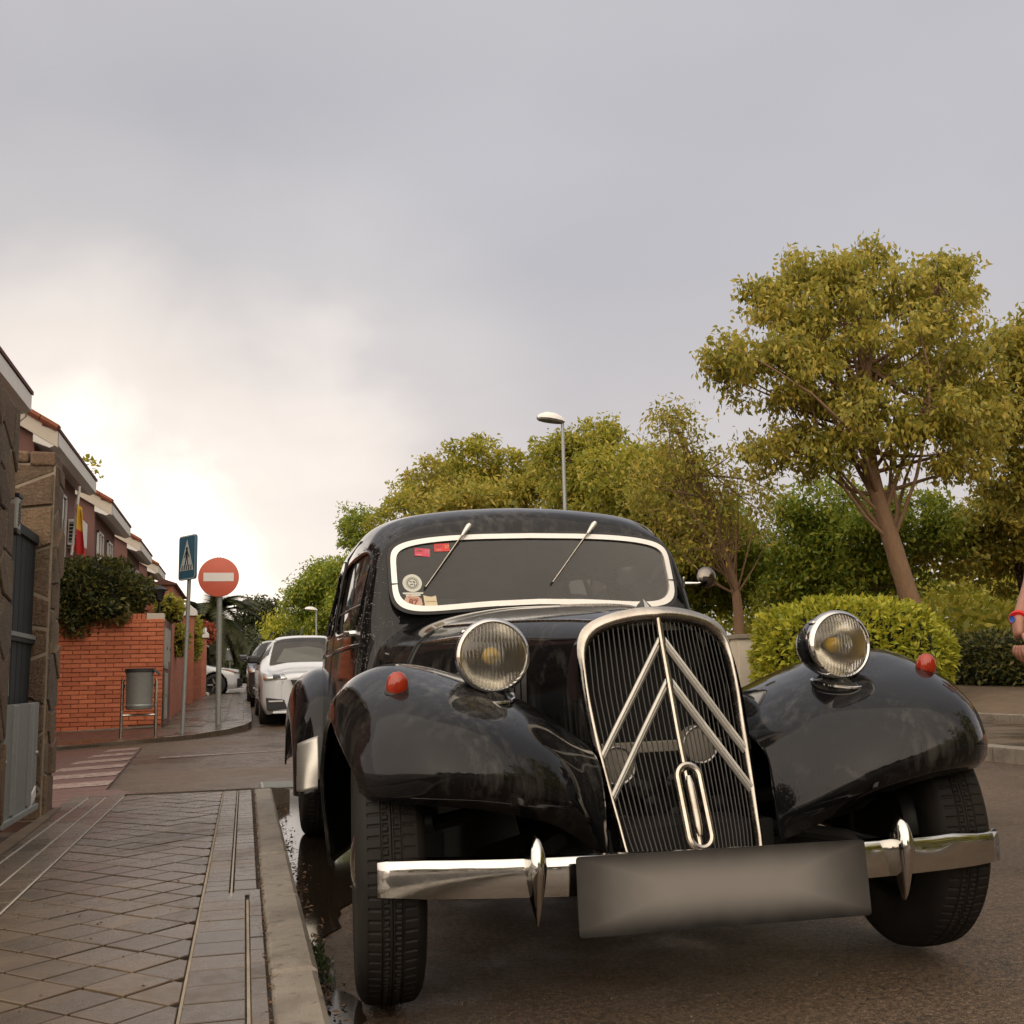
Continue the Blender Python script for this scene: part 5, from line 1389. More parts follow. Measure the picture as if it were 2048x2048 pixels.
# trees at the far end of the street
for lb, x, y, h, r_, lf, sd in (('bright green tree at the end of the street', 6.1, 88, 10.6, 2.9, 'leaf_green', 61), ('dark green tree just left of the parked vintage car', 8.2, 84, 10.8, 2.9, 'leaf_green', 62), ('small lime tree low at the far end of the street', 3.6, 92, 6.0, 2.1, 'leaf_lime', 63)):
    z0 = gz(y); bl = blob_set((x, y, z0 + h * .56), (r_, r_, h * .44), 10, sd, (.8, 1.5))
    make_tree('street_tree', lb, [(x, y, z0), (x, y, z0 + h * .3), (x, y, z0 + h * .6), (x, y, z0 + h * .8)], .2, bl, lf, 'bark_dark', 150, 110, .30, sd, 'trees at the end of the street', .5, 10)
x, y = 1.6, 120; z0 = gz(y)
make_tree('pine_tree', 'dark rounded pine standing at the far end of the street', [(x, y, z0), (x, y, z0 + 4), (x, y, z0 + 7)], .3, [((x, y, 8.4), (2.2, 2.0, 1.4), 3), ((x - .3, y, 6.0), (2.8, 2.2, 1.6), 3), ((x + 1.2, y, 4.0), (3.0, 2.2, 1.4), 2)], 'leaf_pine', 'bark_dark', 90, 70, .5, 71, None, .55, 10)
# scrub that closes the end of the street: one mass
rng = np.random.default_rng(5)
C = np.stack([rng.uniform(-3.2, 4.5, 9000), rng.uniform(66, 84, 9000), .6 + 3.4 * rng.random(9000) ** .8], 1); C[:, 2] *= .55 + .45 * np.sin(C[:, 0] * 1.3 + 1) ** 2
o = leaf_mesh('far_shrubs', C, 'leaf_pine', None, .45, rng, .2); tag(o, 'grey green scrub closing the far end of the street', 'shrubs', kind='stuff')

rng = np.random.default_rng(6)
def leafy_mass(name, label, cat, center, radii, n, size, leaf, seed, power=2.6, lumps=.10, group=None, droop=-.1, core=True, asp=.5):
    """a clipped or rounded bush: leaves all over a lumpy superellipsoid and into its depth"""
    rng = np.random.default_rng(seed); root = empty(name, (center[0], center[1], center[2] - radii[2])); tag(root, label, cat, group)
    d = unit(rng.normal(size=(n, 3))); a = np.abs(d); k = (a ** power).sum(1) ** (-1 / power)
    ph = rng.uniform(0, 6.28, 6)
    lump = 1 + lumps * (np.sin(d[:, 0] * 7 + ph[0]) * np.sin(d[:, 2] * 6 + ph[1]) + np.sin(d[:, 1] * 9 + ph[2]) * np.sin(d[:, 0] * 11 + ph[3])) 
    depth = 1 - .16 * rng.random(n) ** 1.6
    C = d * (k * lump * depth)[:, None] * np.array(radii); C[:, 2] += radii[2]
    leaf_mesh('foliage', C, leaf, root, size, rng, droop, out=d, asp=asp)
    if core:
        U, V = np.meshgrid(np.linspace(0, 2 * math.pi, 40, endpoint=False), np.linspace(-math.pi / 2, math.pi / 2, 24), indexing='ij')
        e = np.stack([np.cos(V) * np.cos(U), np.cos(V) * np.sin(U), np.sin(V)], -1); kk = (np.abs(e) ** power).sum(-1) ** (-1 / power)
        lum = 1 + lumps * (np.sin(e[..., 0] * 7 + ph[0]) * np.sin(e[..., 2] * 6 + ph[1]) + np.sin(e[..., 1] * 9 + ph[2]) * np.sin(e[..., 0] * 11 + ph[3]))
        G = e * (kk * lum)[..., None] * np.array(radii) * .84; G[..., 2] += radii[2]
        G = np.concatenate([G, G[:1]]); mesh_np('dark_core', G.reshape(-1, 3), grid_faces(41, 24), 'bush_core', root, smooth=True)  # solid near-black body added inside; its colour stands in for inner shade
    mb = MB()
    for _ in range(5): limb(mb, (rng.uniform(-.2, .2), rng.uniform(-.2, .2), -.05), (rng.uniform(-.5, .5) * radii[0], rng.uniform(-.5, .5) * radii[1], radii[2] * 1.2), .03, .01, rng, .1, 4, 5)
    mb.build('stem', 'bark_dark', root)
    return root
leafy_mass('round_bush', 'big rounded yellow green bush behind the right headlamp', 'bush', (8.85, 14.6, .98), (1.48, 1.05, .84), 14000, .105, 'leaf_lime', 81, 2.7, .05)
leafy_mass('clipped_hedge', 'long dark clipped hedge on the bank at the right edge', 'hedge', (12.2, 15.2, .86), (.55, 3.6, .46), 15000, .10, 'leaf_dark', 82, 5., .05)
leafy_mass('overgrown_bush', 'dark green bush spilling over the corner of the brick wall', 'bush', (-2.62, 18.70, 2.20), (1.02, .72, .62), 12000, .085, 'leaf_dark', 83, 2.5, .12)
leafy_mass('climbing_plant', 'small yellowish plant growing over the meter cabinets', 'plant', (-1.32, 19.9, 2.12), (.22, .5, .20), 900, .09, 'leaf_olive', 84, 2., .2)
leafy_mass('climbing_plant', 'green creeper hanging on the pillar beside the cabinets', 'plant', (-1.24, 21.6, 1.62), (.16, .4, .26), 800, .09, 'leaf_olive', 85, 2., .2)
leafy_mass('flowering_plant', 'red flowering shrub hanging over the far garden wall', 'plant', (-1.22, 33.4, 2.25), (.36, .6, .28), 800, .14, 'leaf_flower', 86, 2., .2)
leafy_mass('creeper', 'flowering creeper with pale flecks on the far wall', 'plant', (-1.25, 27.4, 1.9), (.18, .9, .5), 1200, .11, 'leaf_olive', 87, 2., .2)
def palm():
    base = (-1.35, 41.0, gz(41)); root = empty('palm_tree', base); tag(root, 'palm with drooping fronds behind the red no entry sign', 'palm'); rng = np.random.default_rng(9)
    H = 2.7
    MB().tube([(0, 0, 0), (.05, 0, H * .5), (.1, 0, H)], [.30, .26, .30], 10).build('trunk', 'bark_dark', root, smooth=True)
    for k in range(60):
        az = rng.uniform(0, 6.283); el = rng.uniform(-.35, 1.05); L_ = rng.uniform(2.1, 3.0)
        pts = []; n = 14; d = np.array([math.cos(az) * math.cos(el), math.sin(az) * math.cos(el), math.sin(el)]); p = np.array([.1, 0, H])
        for i in range(n): pts.append(p.copy()); p = p + d * L_ / n; d = unit(d + np.array([0, 0, -.13 - .05 * (1.3 - el)]))
        V = []; F = []
        for i in range(1, n):
            t = pts[i] - pts[i - 1]; t = unit(t); side = unit(np.cross(t, [0, 0, 1.])); w = .46 * math.sin(math.pi * (i / n) ** .6) + .05
            for sgn in (-1, 1):
                for q in (0, .2, .4, .6, .8):
                    a = pts[i] - t * q * L_ / n; tip = a + side * sgn * w + t * w * .55 + np.array([0, 0, -.16 * w]); b = len(V)
                    V += [a, a + t * .055, tip]; F.append([b, b + 1, b + 2])
        V = np.array(V); mb = MB(); mb.add(V, F); mb.tube([tuple(q) for q in pts], list(np.linspace(.03, .006, n)), 4); mb.build('frond', 'leaf_palm', root, fix=False)
palm()
C = np.stack([rng.uniform(13.5, 34, 30000), rng.uniform(24, 32, 30000), .5 + 3.4 * rng.random(30000)], 1); C[:, 2] *= .7 + .3 * np.sin(C[:, 0] * 1.1 + 1) ** 2
o = leaf_mesh('park_shrubs', C, 'leaf_olive', None, .30, rng, .2); tag(o, 'mass of green park shrubs behind the trees on the right', 'shrubs', kind='stuff')
# a little grass in the gutter and fallen leaves along the kerb
rng = np.random.default_rng(15)
n = 5200; C = np.stack([rng.uniform(.45, 6.0, n), 1.7 + 9 * rng.random(n) ** 1.7, np.full(n, .003)], 1)
D = rng.normal(size=(n, 3)); D[:, 2] *= .2; D = unit(D); N_ = rng.normal(size=(n, 3)) * .5; N_[:, 2] += 1; N_ = unit(N_ - D * np.sum(N_ * D, 1, keepdims=True)); L_ = .0022 + .0085 * rng.random(n) ** 3
V, F = leaf_cards(C, D, N_, L_, L_ * .8); V[:, 2] = np.maximum(V[:, 2], .001) ; o = mesh_np('road_grit', V, F, 'kerb_concrete'); tag(o, 'loose pale grit scattered over the road', 'grit', kind='stuff')
n = 420; C = np.stack([.185 + np.abs(rng.normal(0, .035, n)), rng.uniform(2.0, 7.6, n), .008 + .004 * rng.random(n)], 1); C[:, 0] += .03 * np.sin(C[:, 1] * 3) ** 2
D = rng.normal(size=(n, 3)); D[:, 2] *= .25; D = unit(D); N_ = rng.normal(size=(n, 3)) * .4; N_[:, 2] += 1; N_ = unit(N_ - D * np.sum(N_ * D, 1, keepdims=True)); L_ = rng.uniform(.008, .026, n)
V, F = leaf_cards(C, D, N_, L_, L_ * .45); o = mesh_np('fallen_leaves', V, F, 'leaf_litter'); tag(o, 'brown leaf litter washed along the kerb', 'leaves', kind='stuff')
n = 700; C = np.stack([.060 + rng.normal(0, .0045, n), 2.0 + 5.2 * rng.random(n), np.full(n, .128)], 1)
n2_ = 170; C = np.concatenate([C, np.stack([rng.uniform(-1.0, .06, n2_), 2.2 + 5 * rng.random(n2_), np.full(n2_, .1315)], 1)]); n = n + n2_
D = rng.normal(size=(n, 3)); D[:, 2] *= .2; D = unit(D); N_ = rng.normal(size=(n, 3)) * .4; N_[:, 2] += 1; N_ = unit(N_ - D * np.sum(N_ * D, 1, keepdims=True)); L_ = rng.uniform(.004, .014, n)
V, F = leaf_cards(C, D, N_, L_, L_ * .5); o = mesh_np('pavement_litter', V, F, 'leaf_litter'); tag(o, 'rusty moss and crumbs in the joint along the kerb', 'litter', kind='stuff')
n = 260; C = np.stack([.20 + rng.normal(0, .022, n), 3.28 + rng.normal(0, .12, n), np.full(n, .006)], 1); D = rng.normal(size=(n, 3)) * .6; D[:, 2] = 1; D = unit(D); N_ = unit(np.cross(D, rng.normal(size=(n, 3)))); L_ = rng.uniform(.010, .028, n)
V, F = leaf_cards(C, D, N_, L_, L_ * .25); o = mesh_np('gutter_weeds', V, F, 'grass_green'); tag(o, 'tuft of green weeds in the gutter', 'weeds', kind='stuff')
# planting behind the camera, which the paint and chrome mirror
C = np.stack([rng.uniform(-14, 26, 7000), rng.uniform(-30, -22, 7000), 6.5 * rng.random(7000) ** .8], 1); C[:, 2] *= .55 + .45 * np.sin(C[:, 0] * .7) ** 2
o = leaf_mesh('distant_tree_belt', C, 'leaf_dark', None, .8, rng, .2); tag(o, 'belt of dark trees across the street behind the viewer', 'trees', kind='stuff')
C = np.stack([rng.uniform(7.5, 12, 6000), rng.uniform(-20, 3, 6000), .4 + 6.0 * rng.random(6000) ** .8], 1); C[:, 2] *= .6 + .4 * np.sin(C[:, 1] * .9) ** 2
o = leaf_mesh('roadside_tree_belt', C, 'leaf_olive', None, .7, rng, .2); tag(o, 'belt of trees along the right side behind the viewer', 'trees', kind='stuff')
# ------------------------------------------------------------------ stone gateway on the left
def stones(parent, place, w, h, nx, ny, seed, depth=.010, gap=.0085):
    for c in voronoi(w, h, nx, ny, seed, .62):
        c = inset_poly(c, gap)
        if len(c) < 3 or abs(poly_area(c)) < .0012: continue
        piece('stone', c, -.02, depth + random.uniform(-.008, .012), 'field_stone', parent, .006, place)
def pillar(label, x0, x1, y0, y1, h, seed):
    p = empty('stone_pillar', ((x0 + x1) / 2, (y0 + y1) / 2, .10)); tag(p, label, 'pillar', 'stone gate pillars'); cx, cy = p.location.x, p.location.y
    MB().box((0, 0, h / 2), (x1 - x0, y1 - y0, h)).build('mortar_core', 'stone_mortar', p)
    stones(p, lambda u, v, w: (u - (x1 - x0) / 2, -(y1 - y0) / 2 - w, v), x1 - x0, h, max(2, round((x1 - x0) / .19)), round(h / .17), seed)
    stones(p, lambda u, v, w: ((x1 - x0) / 2 + w, u - (y1 - y0) / 2, v), y1 - y0, h, max(2, round((y1 - y0) / .19)), round(h / .21), seed + 1)
    # ragged cap of flat stones
    for k in range(3):
        xx = -(x1 - x0) / 2 + (k + .5) * (x1 - x0) / 3
        MB().box((xx, 0, h + .025 + .01 * (k % 2)), ((x1 - x0) / 3 - .01, (y1 - y0) + .03, .05 + .015 * k), rz=R(random.uniform(-3, 3))).build('cap_stone', 'field_stone', p, bevel=.012)
    return p
pillar('near stone gate pillar at the left picture edge', -1.50, -1.060, 4.20, 5.37, 2.00, 5)
pillar('tall rubble stone pillar beyond the dark gate', -1.46, -1.035, 6.28, 6.56, 1.92, 15)
# gate leaf between the pillars
gt = empty('metal_gate', (-1.135, 5.385, .13)); tag(gt, 'dark blue green metal gate between the stone pillars', 'gate')
for k in range(7): MB().box((0, .07 + k * .128, .78), (.030, .118, 1.44)).build('gate_board', 'gate_paint', gt, bevel=.006)
for z in (.10, .92, 1.46): MB().box((.022, .445, z), (.022, .88, .05)).build('gate_rail', 'gate_paint', gt, bevel=.004)
MB().box((.034, .445, .93), (.010, .86, .022)).build('gate_strap', 'galvanised_dull', gt)
# flood panel in front of the gate
fpn = empty('flood_panel', (-1.060, 5.78, .16)); tag(fpn, 'ribbed galvanised panel standing against the foot of the gate', 'panel')
pn = MB().box((0, 0, .30), (.012, .84, .52)).build('panel_sheet', 'galvanised_dull', fpn, bevel=.002)
for yy_ in (-.20, .20): MB().prism([(.006, -.03), (.022, -.018), (.022, .018), (.006, .03)], .05, .555, 'Z').build('panel_rib', 'galvanised', fpn, bevel=.002).location = (0, yy_, 0)
MB().box((.006, 0, .025), (.03, .86, .03)).build('panel_foot', 'galvanised', fpn, bevel=.003)
MB().box((.012, .28, .075), (.008, .20, .06), rx=R(18)).build('peeling_patch', 'sign_white', fpn, bevel=.01)
for yy_ in (-.38, .39): MB().lathe([(0, .012), (.010, .010), (.012, 0)], (.006, yy_, .30), 'X', 10).build('panel_bolt', 'galvanised', fpn)
MB().tube([(.01, -.40, .6), (.0, -.42, .9), (-.01, -.41, 1.3)], .005, 6).build('panel_chain', 'galvanised_dull', fpn)
# door entry box on the near pillar
bx_ = empty('wall_box', (-1.09, 5.39, 1.52)); tag(bx_, 'grey louvred box fixed to the near stone pillar above the gate', 'box')
MB().box((0, .045, .09), (.085, .085, .15)).build('box_body', 'grey_plastic', bx_, bevel=.006)
MB().box((0, .045, .175), (.095, .095, .02)).build('box_lid', 'dark_metal', bx_, bevel=.004); MB().box((0, .045, .005), (.09, .09, .025)).build('box_base', 'dark_metal', bx_, bevel=.004)
for k in range(7): MB().box((.0435, .05, .045 + k * .016), (.004, .06, .007), rx=R(25)).build('louvre', 'dark_metal', bx_)

# ------------------------------------------------------------------ brick garden wall at the corner, brick by brick
WY = 18.3
bw = empty('brick_wall', (-2.1, WY, .05)); tag(bw, 'orange brick garden wall at the street corner', 'wall')
wx0, wx1, wtop = -3.5, -1.285, 1.885
MB().prism([(wx0 + 2.1, -.10), (wx1 + 2.1 - .004, .02), (wx1 + 2.1 - .004, wtop - .05), (wx0 + 2.1, wtop - .05)], .010, .22, 'Y').build('wall_core', 'brick_mortar', bw)
bl_, bh_, jt = .240, .060, .010
bm_ = piece('brick', [(-bl_ / 2, -bh_ / 2), (bl_ / 2, -bh_ / 2), (bl_ / 2, bh_ / 2), (-bl_ / 2, bh_ / 2)], -.03, .0, 'brick_face', None, .003, lambda u, v, w: (u, -w, v)).data
tmp = [o for o in bpy.data.objects if o.data == bm_][0]; bpy.data.objects.remove(tmp)
half = piece('brick', [(-.055, -bh_ / 2), (.055, -bh_ / 2), (.055, bh_ / 2), (-.055, bh_ / 2)], -.03, .0, 'brick_face', None, .003, lambda u, v, w: (u, -w, v)).data
tmp = [o for o in bpy.data.objects if o.data == half][0]; bpy.data.objects.remove(tmp)
r_ = 0; z = wtop - .05 - .075
while z > .0:
    x = wx1 - .002; first = True
    while x > -3.12:
        L_ = bl_
        if first and r_ % 2: L_ = .11
        xc = x - L_ / 2
        base_z = .12 + (xc - wx1) * .037
        if z + .05 > base_z + .03: shared('brick', bm_ if L_ == bl_ else half, bw, (xc + 2.1, -.012 + random.uniform(-.002, .002), z + random.uniform(-.001, .001)))
        x -= L_ + jt; first = False
    z -= bh_ + jt; r_ += 1
sold = piece('brick', [(-.03, -.055), (.03, -.055), (.03, .055), (-.03, .055)], -.03, .0, 'brick_face', None, .003, lambda u, v, w: (u, -w, v)).data
tmp = [o for o in bpy.data.objects if o.data == sold][0]; bpy.data.objects.remove(tmp)
for k in range(24):
    x = -1.60 - k * .069
    if x > -3.1: shared('brick', sold, bw, (x + 2.1, -.016, wtop - .095 + .03))
MB().box((wx1 + 2.1 - .135, .10, wtop - .135 + .07), (.27, .235, .12)).build('white_tile', 'cream_plaster', bw, bevel=.006)
MB().box((.9, .20, .55), (.012, .36, 1.1)).build('rendered_base', 'red_paving', bw)
MB().box((wx0 + 2.1 + 1.1, -.02, .10 - .052), (2.1, .05, .03), ry=R(-2.1)).build('footing', 'kerb_concrete', bw, bevel=.005)

# garden wall along the street: cabinets, piers, far walls
gw = empty('garden_wall', (-1.45, 20.0, .1)); tag(gw, 'red brick garden wall with meter doors running along the street', 'wall')
MB().box((0, -.62, .88), (.30, 2.1, 1.76)).build('wall_body', 'mauve_plaster', gw)
for k, (y0, z0, z1) in enumerate(((18.62, .95, 1.62), (18.62, .12, .88), (19.35, .95, 1.62), (19.35, .12, .88))):
    MB().box((.158, y0 + .3 - 20.0, (z0 + z1) / 2), (.02, .58, z1 - z0)).build('meter_door', 'panel_grey', gw, bevel=.005)
    MB().box((.172, y0 + .52 - 20.0, (z0 + z1) / 2), (.012, .02, .05)).build('door_latch', 'dark_metal', gw)
MB().box((-.02, 2.35, 1.23), (.34, 3.7, 2.5)).build('tall_wall', 'brick_far', gw)
for k in range(13): MB().prism([(-.20, 0), (.22, 0), (.22, .025), (0, .10), (-.20, .03)], -.138, .138, 'Y').build('coping_tile', 'roof_tile_dark', gw).location = (0, .55 + k * .28, 2.48)
pw = empty('porch_wall', (-1.9, 21.9, .15)); tag(pw, 'brick gable wall with sloping tile coping behind the dark bush', 'wall')
MB().prism([(-1.4, 0), (.45, 0), (.45, 2.42), (-1.4, 3.02)], 0, .25, 'Y').build('gable_wall', 'brick_far', pw)
for k in range(8):
    xx = -1.25 + k * .23; MB().box((xx, .12, 3.02 - (xx + 1.4) * .3243 + .03), (.222, .42, .05), ry=R(18)).build('coping_tile', 'roof_tile_dark', pw, bevel=.012)
def wall_lantern(label, x, y, z, s=1.):
    l = empty('wall_lantern', (x, y, z)); tag(l, label, 'lantern'); l.scale = (s, s, s)
    MB().lathe([(.0, .30), (.02, .28), (.17, .20), (.16, .18), (.0, .18)], (0, 0, 0), 'Z', 6).build('lantern_roof', 'dark_metal', l)
    MB().lathe([(.06, 0), (.11, .18)], (0, 0, 0), 'Z', 6).build('lantern_glass', 'dark_glass', l)
    MB().lathe([(0, -.28), (.035, -.28), (.02, -.05), (.065, -.01), (.065, .01), (0, .01)], (0, 0, 0), 'Z', 8).build('lantern_post', 'dark_metal', l)
wall_lantern('dark lantern standing on the wall above the meter doors', -1.40, 18.75, 2.18, .85)
wall_lantern('small pale lantern on the far white capped pier', -1.14, 29.0, 2.20, .8)
def pier(label, x, y, w, h, z0, mat='brick_far'):
    p = empty('gate_pier', (x, y, z0)); tag(p, label, 'pier', 'white capped gate piers')
    MB().box((0, 0, h / 2), (w, w, h)).build('pier_shaft', mat, p)
    MB().prism([(-w * .68, 0), (w * .68, 0), (w * .68, .12), (0, .32), (-w * .68, .12)], -w * .68, w * .68, 'Y').build('pier_cap', 'white_paint', p, bevel=.01).location = (0, 0, h)
pier('white capped pier behind the blue sign pole', -1.35, 26.6, .34, 2.05, gz(26.6) + .1)
pier('white capped pier, second beyond the blue sign pole', -1.30, 29.6, .36, 1.70, gz(29.6) + .1)
pier('low white capped pier at the driveway', -1.22, 31.6, .32, 1.62, gz(31.6) + .1)
fw = empty('far_garden_wall', (-1.42, 28.0, gz(28))); tag(fw, 'dark reddish garden wall between the white capped piers', 'wall')
MB().box((0, -1.4, .85), (.2, 6.4, 1.7)).build('wall_body', 'mauve_plaster', fw); 
for k in range(5): MB().box((.11, -3.6 + k * 1.1, 1.0), (.02, .5, 1.0)).build('wall_panel', 'brick_far', fw)
fw2 = empty('distant_garden_wall', (-1.42, 45.0, gz(45))); tag(fw2, 'pale garden wall beyond the white hatchback', 'wall')
MB().box((0, 0, .75), (.2, 16, 1.5)).build('wall_body', 'mauve_plaster', fw2); MB().box((.02, 0, 1.54), (.3, 16, .08)).build('wall_coping', 'white_paint', fw2)
dp = empty('downpipe', (-1.12, 31.8, gz(31.8) + .12)); tag(dp, 'white downpipe at the driveway corner', 'pipe')
MB().tube([(.12, -.12, .04), (.02, -.02, .06), (0, 0, .14), (0, 0, 1.9)], .05, 10).build('pipe', 'white_paint', dp, smooth=True)
for z in (.5, 1.4): MB().lathe([(.056, -.02), (.06, -.02), (.06, .02), (.056, .02)], (0, 0, z), 'Z', 12).build('pipe_clip', 'galvanised', dp)

# ------------------------------------------------------------------ litter bin
bn = empty('litter_bin', (-1.49, 16.7, .04)); tag(bn, 'grey metal litter bin on a tube frame before the brick wall', 'bin')
for x in (-.235, .235):
    MB().tube([(x * 1.02, 0, 0), (x, 0, .5), (x, 0, .80), (x * .96, 0, .835)], .024, 10).build('bin_post', 'worn_chrome', bn, smooth=True)
    MB().box((x * .91, 0, .74), (.03, .03, .05)).build('bin_bracket', 'dark_metal', bn)
MB().tube([(-.235, 0, .32), (.235, 0, .32)], .018, 8).build('cross_tube', 'worn_chrome', bn, smooth=True)
MB().lathe([(0, .400), (.165, .400), (.178, .412), (.182, .43), (.188, .90), (.200, .925), (.200, .95), (.186, .955), (.182, .90)], (0, 0, 0), 'Z', 36).build('bin_bucket', 'galvanised_dull', bn, smooth=True)
MB().lathe([(.189, .440), (.192, .445), (.192, .47), (.189, .475)], (0, 0, 0), 'Z', 36).build('bin_band', 'galvanised', bn, smooth=True)
MB().lathe([(.196, .93), (.208, .935), (.210, .985), (.19, .99), (.180, .945)], (0, 0, 0), 'Z', 36).build('bag_rim', 'black_rubber', bn, smooth=True)
MB().add([(.17, -.10, .985), (.21, .02, .985), (.30, -.06, .90), (.27, -.12, .885)], [[0, 1, 2, 3]]).build('bag_flap', 'black_rubber', bn)

# ------------------------------------------------------------------ traffic signs
sg = empty('crossing_sign', (-.90, 17.1, .06)); tag(sg, 'blue pedestrian crossing sign on a thin grey pole', 'sign')
MB().tube([(.0, 0, 0), (.035, 0, 1.6), (.055, 0, 2.55)], .030, 10).build('sign_pole', 'galvanised_dull', sg, smooth=True)
pb = empty('sign_panel', (.015, -.05, 2.64), R(-62), sg)
def rr_poly(w, h, r_, n=5):
    out = []
    for cx, cz, a0 in ((1, 1, 0), (-1, 1, 90), (-1, -1, 180), (1, -1, 270)):
        for k in range(n): q = R(a0 + 90 * k / (n - 1)); out.append((cx * (w / 2 - r_) + r_ * math.cos(q), cz * (h / 2 - r_) + r_ * math.sin(q)))
    return out
sw, sh = .50, .68
pb.rotation_euler = (0, 0, R(-58))
MB().prism(rr_poly(sw, sh, .05), -.004, .030, 'Y').build('sign_board', 'sign_blue', pb)
n_ = 20; A = rr_poly(sw - .012, sh - .012, .046); B = rr_poly(sw - .036, sh - .036, .036)
MB().add([(x, -.006, z) for x, z in A] + [(x, -.006, z) for x, z in B], [[i, (i + 1) % n_, n_ + (i + 1) % n_, n_ + i] for i in range(n_)]).build('sign_border', 'sign_pale', pb)
MB().add([(-.205, -.007, -.20), (.205, -.007, -.20), (0, -.007, .285)], [[0, 1, 2]]).build('white_triangle', 'sign_pale', pb)
fig = [MB().lathe([(0, -.001), (.026, -.001), (.026, .001), (0, .001)], (0, -.010, .135), 'Y', 16), MB().box((0, -.010, .055), (.05, .002, .11)), MB().box((-.028, -.010, -.055), (.022, .002, .14), ry=R(14)), MB().box((.026, -.010, -.055), (.022, .002, .14), ry=R(-14)), MB().box((-.045, -.010, .05), (.016, .002, .11), ry=R(28)), MB().box((.045, -.010, .05), (.016, .002, .11), ry=R(-28))]
for f_, nm in zip(fig, ('figure_head', 'figure_body', 'figure_leg', 'figure_leg', 'figure_arm', 'figure_arm')): f_.build(nm, 'sign_ink', pb)
for k in range(5): MB().box((-.13 + k * .065, -.0095, -.155), (.024, .001, .075), ry=R(12)).build('zebra_mark', 'sign_ink', pb)
ns = empty('no_entry_sign', (-.42, 18.7, .12)); tag(ns, 'round red no entry sign with white bar on a grey pole', 'sign')
MB().tube([(0, 0, 0), (-.01, 0, 1.2), (-.02, 0, 2.75)], .045, 12).build('sign_pole', 'galvanised_dull', ns, smooth=True)
MB().lathe([(0, -.070), (.315, -.070), (.330, -.066), (.333, -.050), (.325, -.046), (0, -.046)], (-.035, 0, 2.43), 'Y', 64).build('sign_disc', 'sign_red', ns, smooth=True, ang=30)
MB().box((-.035, -.072, 2.43), (.49, .004, .142)).build('white_bar', 'sign_white', ns)
MB().box((-.02, -.04, 2.43), (.10, .02, .05)).build('sign_clamp', 'galvanised', ns)
for k in range(4): MB().lathe([(0, .01), (.008, .008), (.008, 0)], (-.035 + .05 * (k - 1.5), -.055, 2.765 - .01 * abs(k - 1.5)), 'Z', 8).build('edge_bolt', 'galvanised', ns)
fs = empty('back_of_sign', (-.60, 45.0, gz(45) + .1)); tag(fs, 'blank grey back of a square sign farther up the pavement', 'sign')
MB().box((0, 0, .75), (.06, .06, 1.5)).build('sign_pole', 'galvanised_dull', fs); MB().box((0, -.04, 1.25), (.36, .02, .40)).build('sign_board', 'galvanised', fs, bevel=.01)

# ------------------------------------------------------------------ street lamps
def lamp_post(label, x, y, z0, h, reach, r0):
    l = empty('street_lamp', (x, y, z0)); tag(l, label, 'street lamp', 'street lamps')
    MB().tube([(0, 0, 0), (0, 0, h * .1), (0, 0, h * .12), (0, 0, h)], [r0 * 1.5, r0 * 1.4, r0, r0 * .62], 12).build('lamp_pole', 'galvanised', l, smooth=True)
    hd = empty('lamp_head', (0, 0, h), 0, l)
    V = []; F = []; prof = [(.07, .05, .05), (-.05, .13, .12), (-.25, .18, .17), (-.45, .18, .165), (-.62, .12, .11), (-.70, .03, .05)]
    for px, w, hh in prof:
        for k in range(10):
            q = math.pi * k / 9; V.append((px * reach, w * math.cos(q), -.03 + .02 * px * 0 + hh * math.sin(q)))
    F = [[i * 10 + k, i * 10 + k + 1, (i + 1) * 10 + k + 1, (i + 1) * 10 + k] for i in range(len(prof) - 1) for k in range(9)]
    MB().add(V, F).build('head_cover', 'sign_white', hd, smooth=True, ang=70)
    V = [(p[0] * reach, s * p[1], -.032) for p in prof for s in (-1, 1)] + [(p[0] * reach * .92 - .03, s * p[1] * .8, -.07) for p in prof for s in (-1, 1)]
    m = len(prof) * 2; F = [[2 * i, 2 * i + 1, 2 * i + 3, 2 * i + 2] for i in range(len(prof) - 1)] + [[m + 2 * i, m + 2 * i + 1, m + 2 * i + 3, m + 2 * i + 2] for i in range(len(prof) - 1)] + [[2 * i + s, 2 * i + 2 + s, m + 2 * i + 2 + s, m + 2 * i + s] for i in range(len(prof) - 1) for s in (0, 1)]
    MB().add(V, F).build('lamp_diffuser', 'galvanised_dull', hd); hd.rotation_euler = (0, R(7), 0)
lamp_post('tall street lamp with white head rising above the car roof', 6.66, 22.0, .15, 6.15, .82, .058)
lamp_post('distant street lamp before the green trees at the street end', 3.75, 60.0, gz(60), 4.0, .9, .06)

# concrete end post of a low wall behind the bonnet
cp = empty('concrete_post', (8.05, 16.5, .12)); tag(cp, 'pale concrete wall end between the bonnet and the round bush', 'wall')
MB().box((0, 0, .60), (.42, .30, 1.20)).build('post_shaft', 'cream_plaster', cp, bevel=.01); MB().box((0, 0, 1.235), (.52, .40, .07)).build('post_cap', 'kerb_concrete', cp, bevel=.01)
MB().box((-1.5, .02, .58), (2.6, .22, 1.14)).build('wall_run', 'cream_plaster', cp)
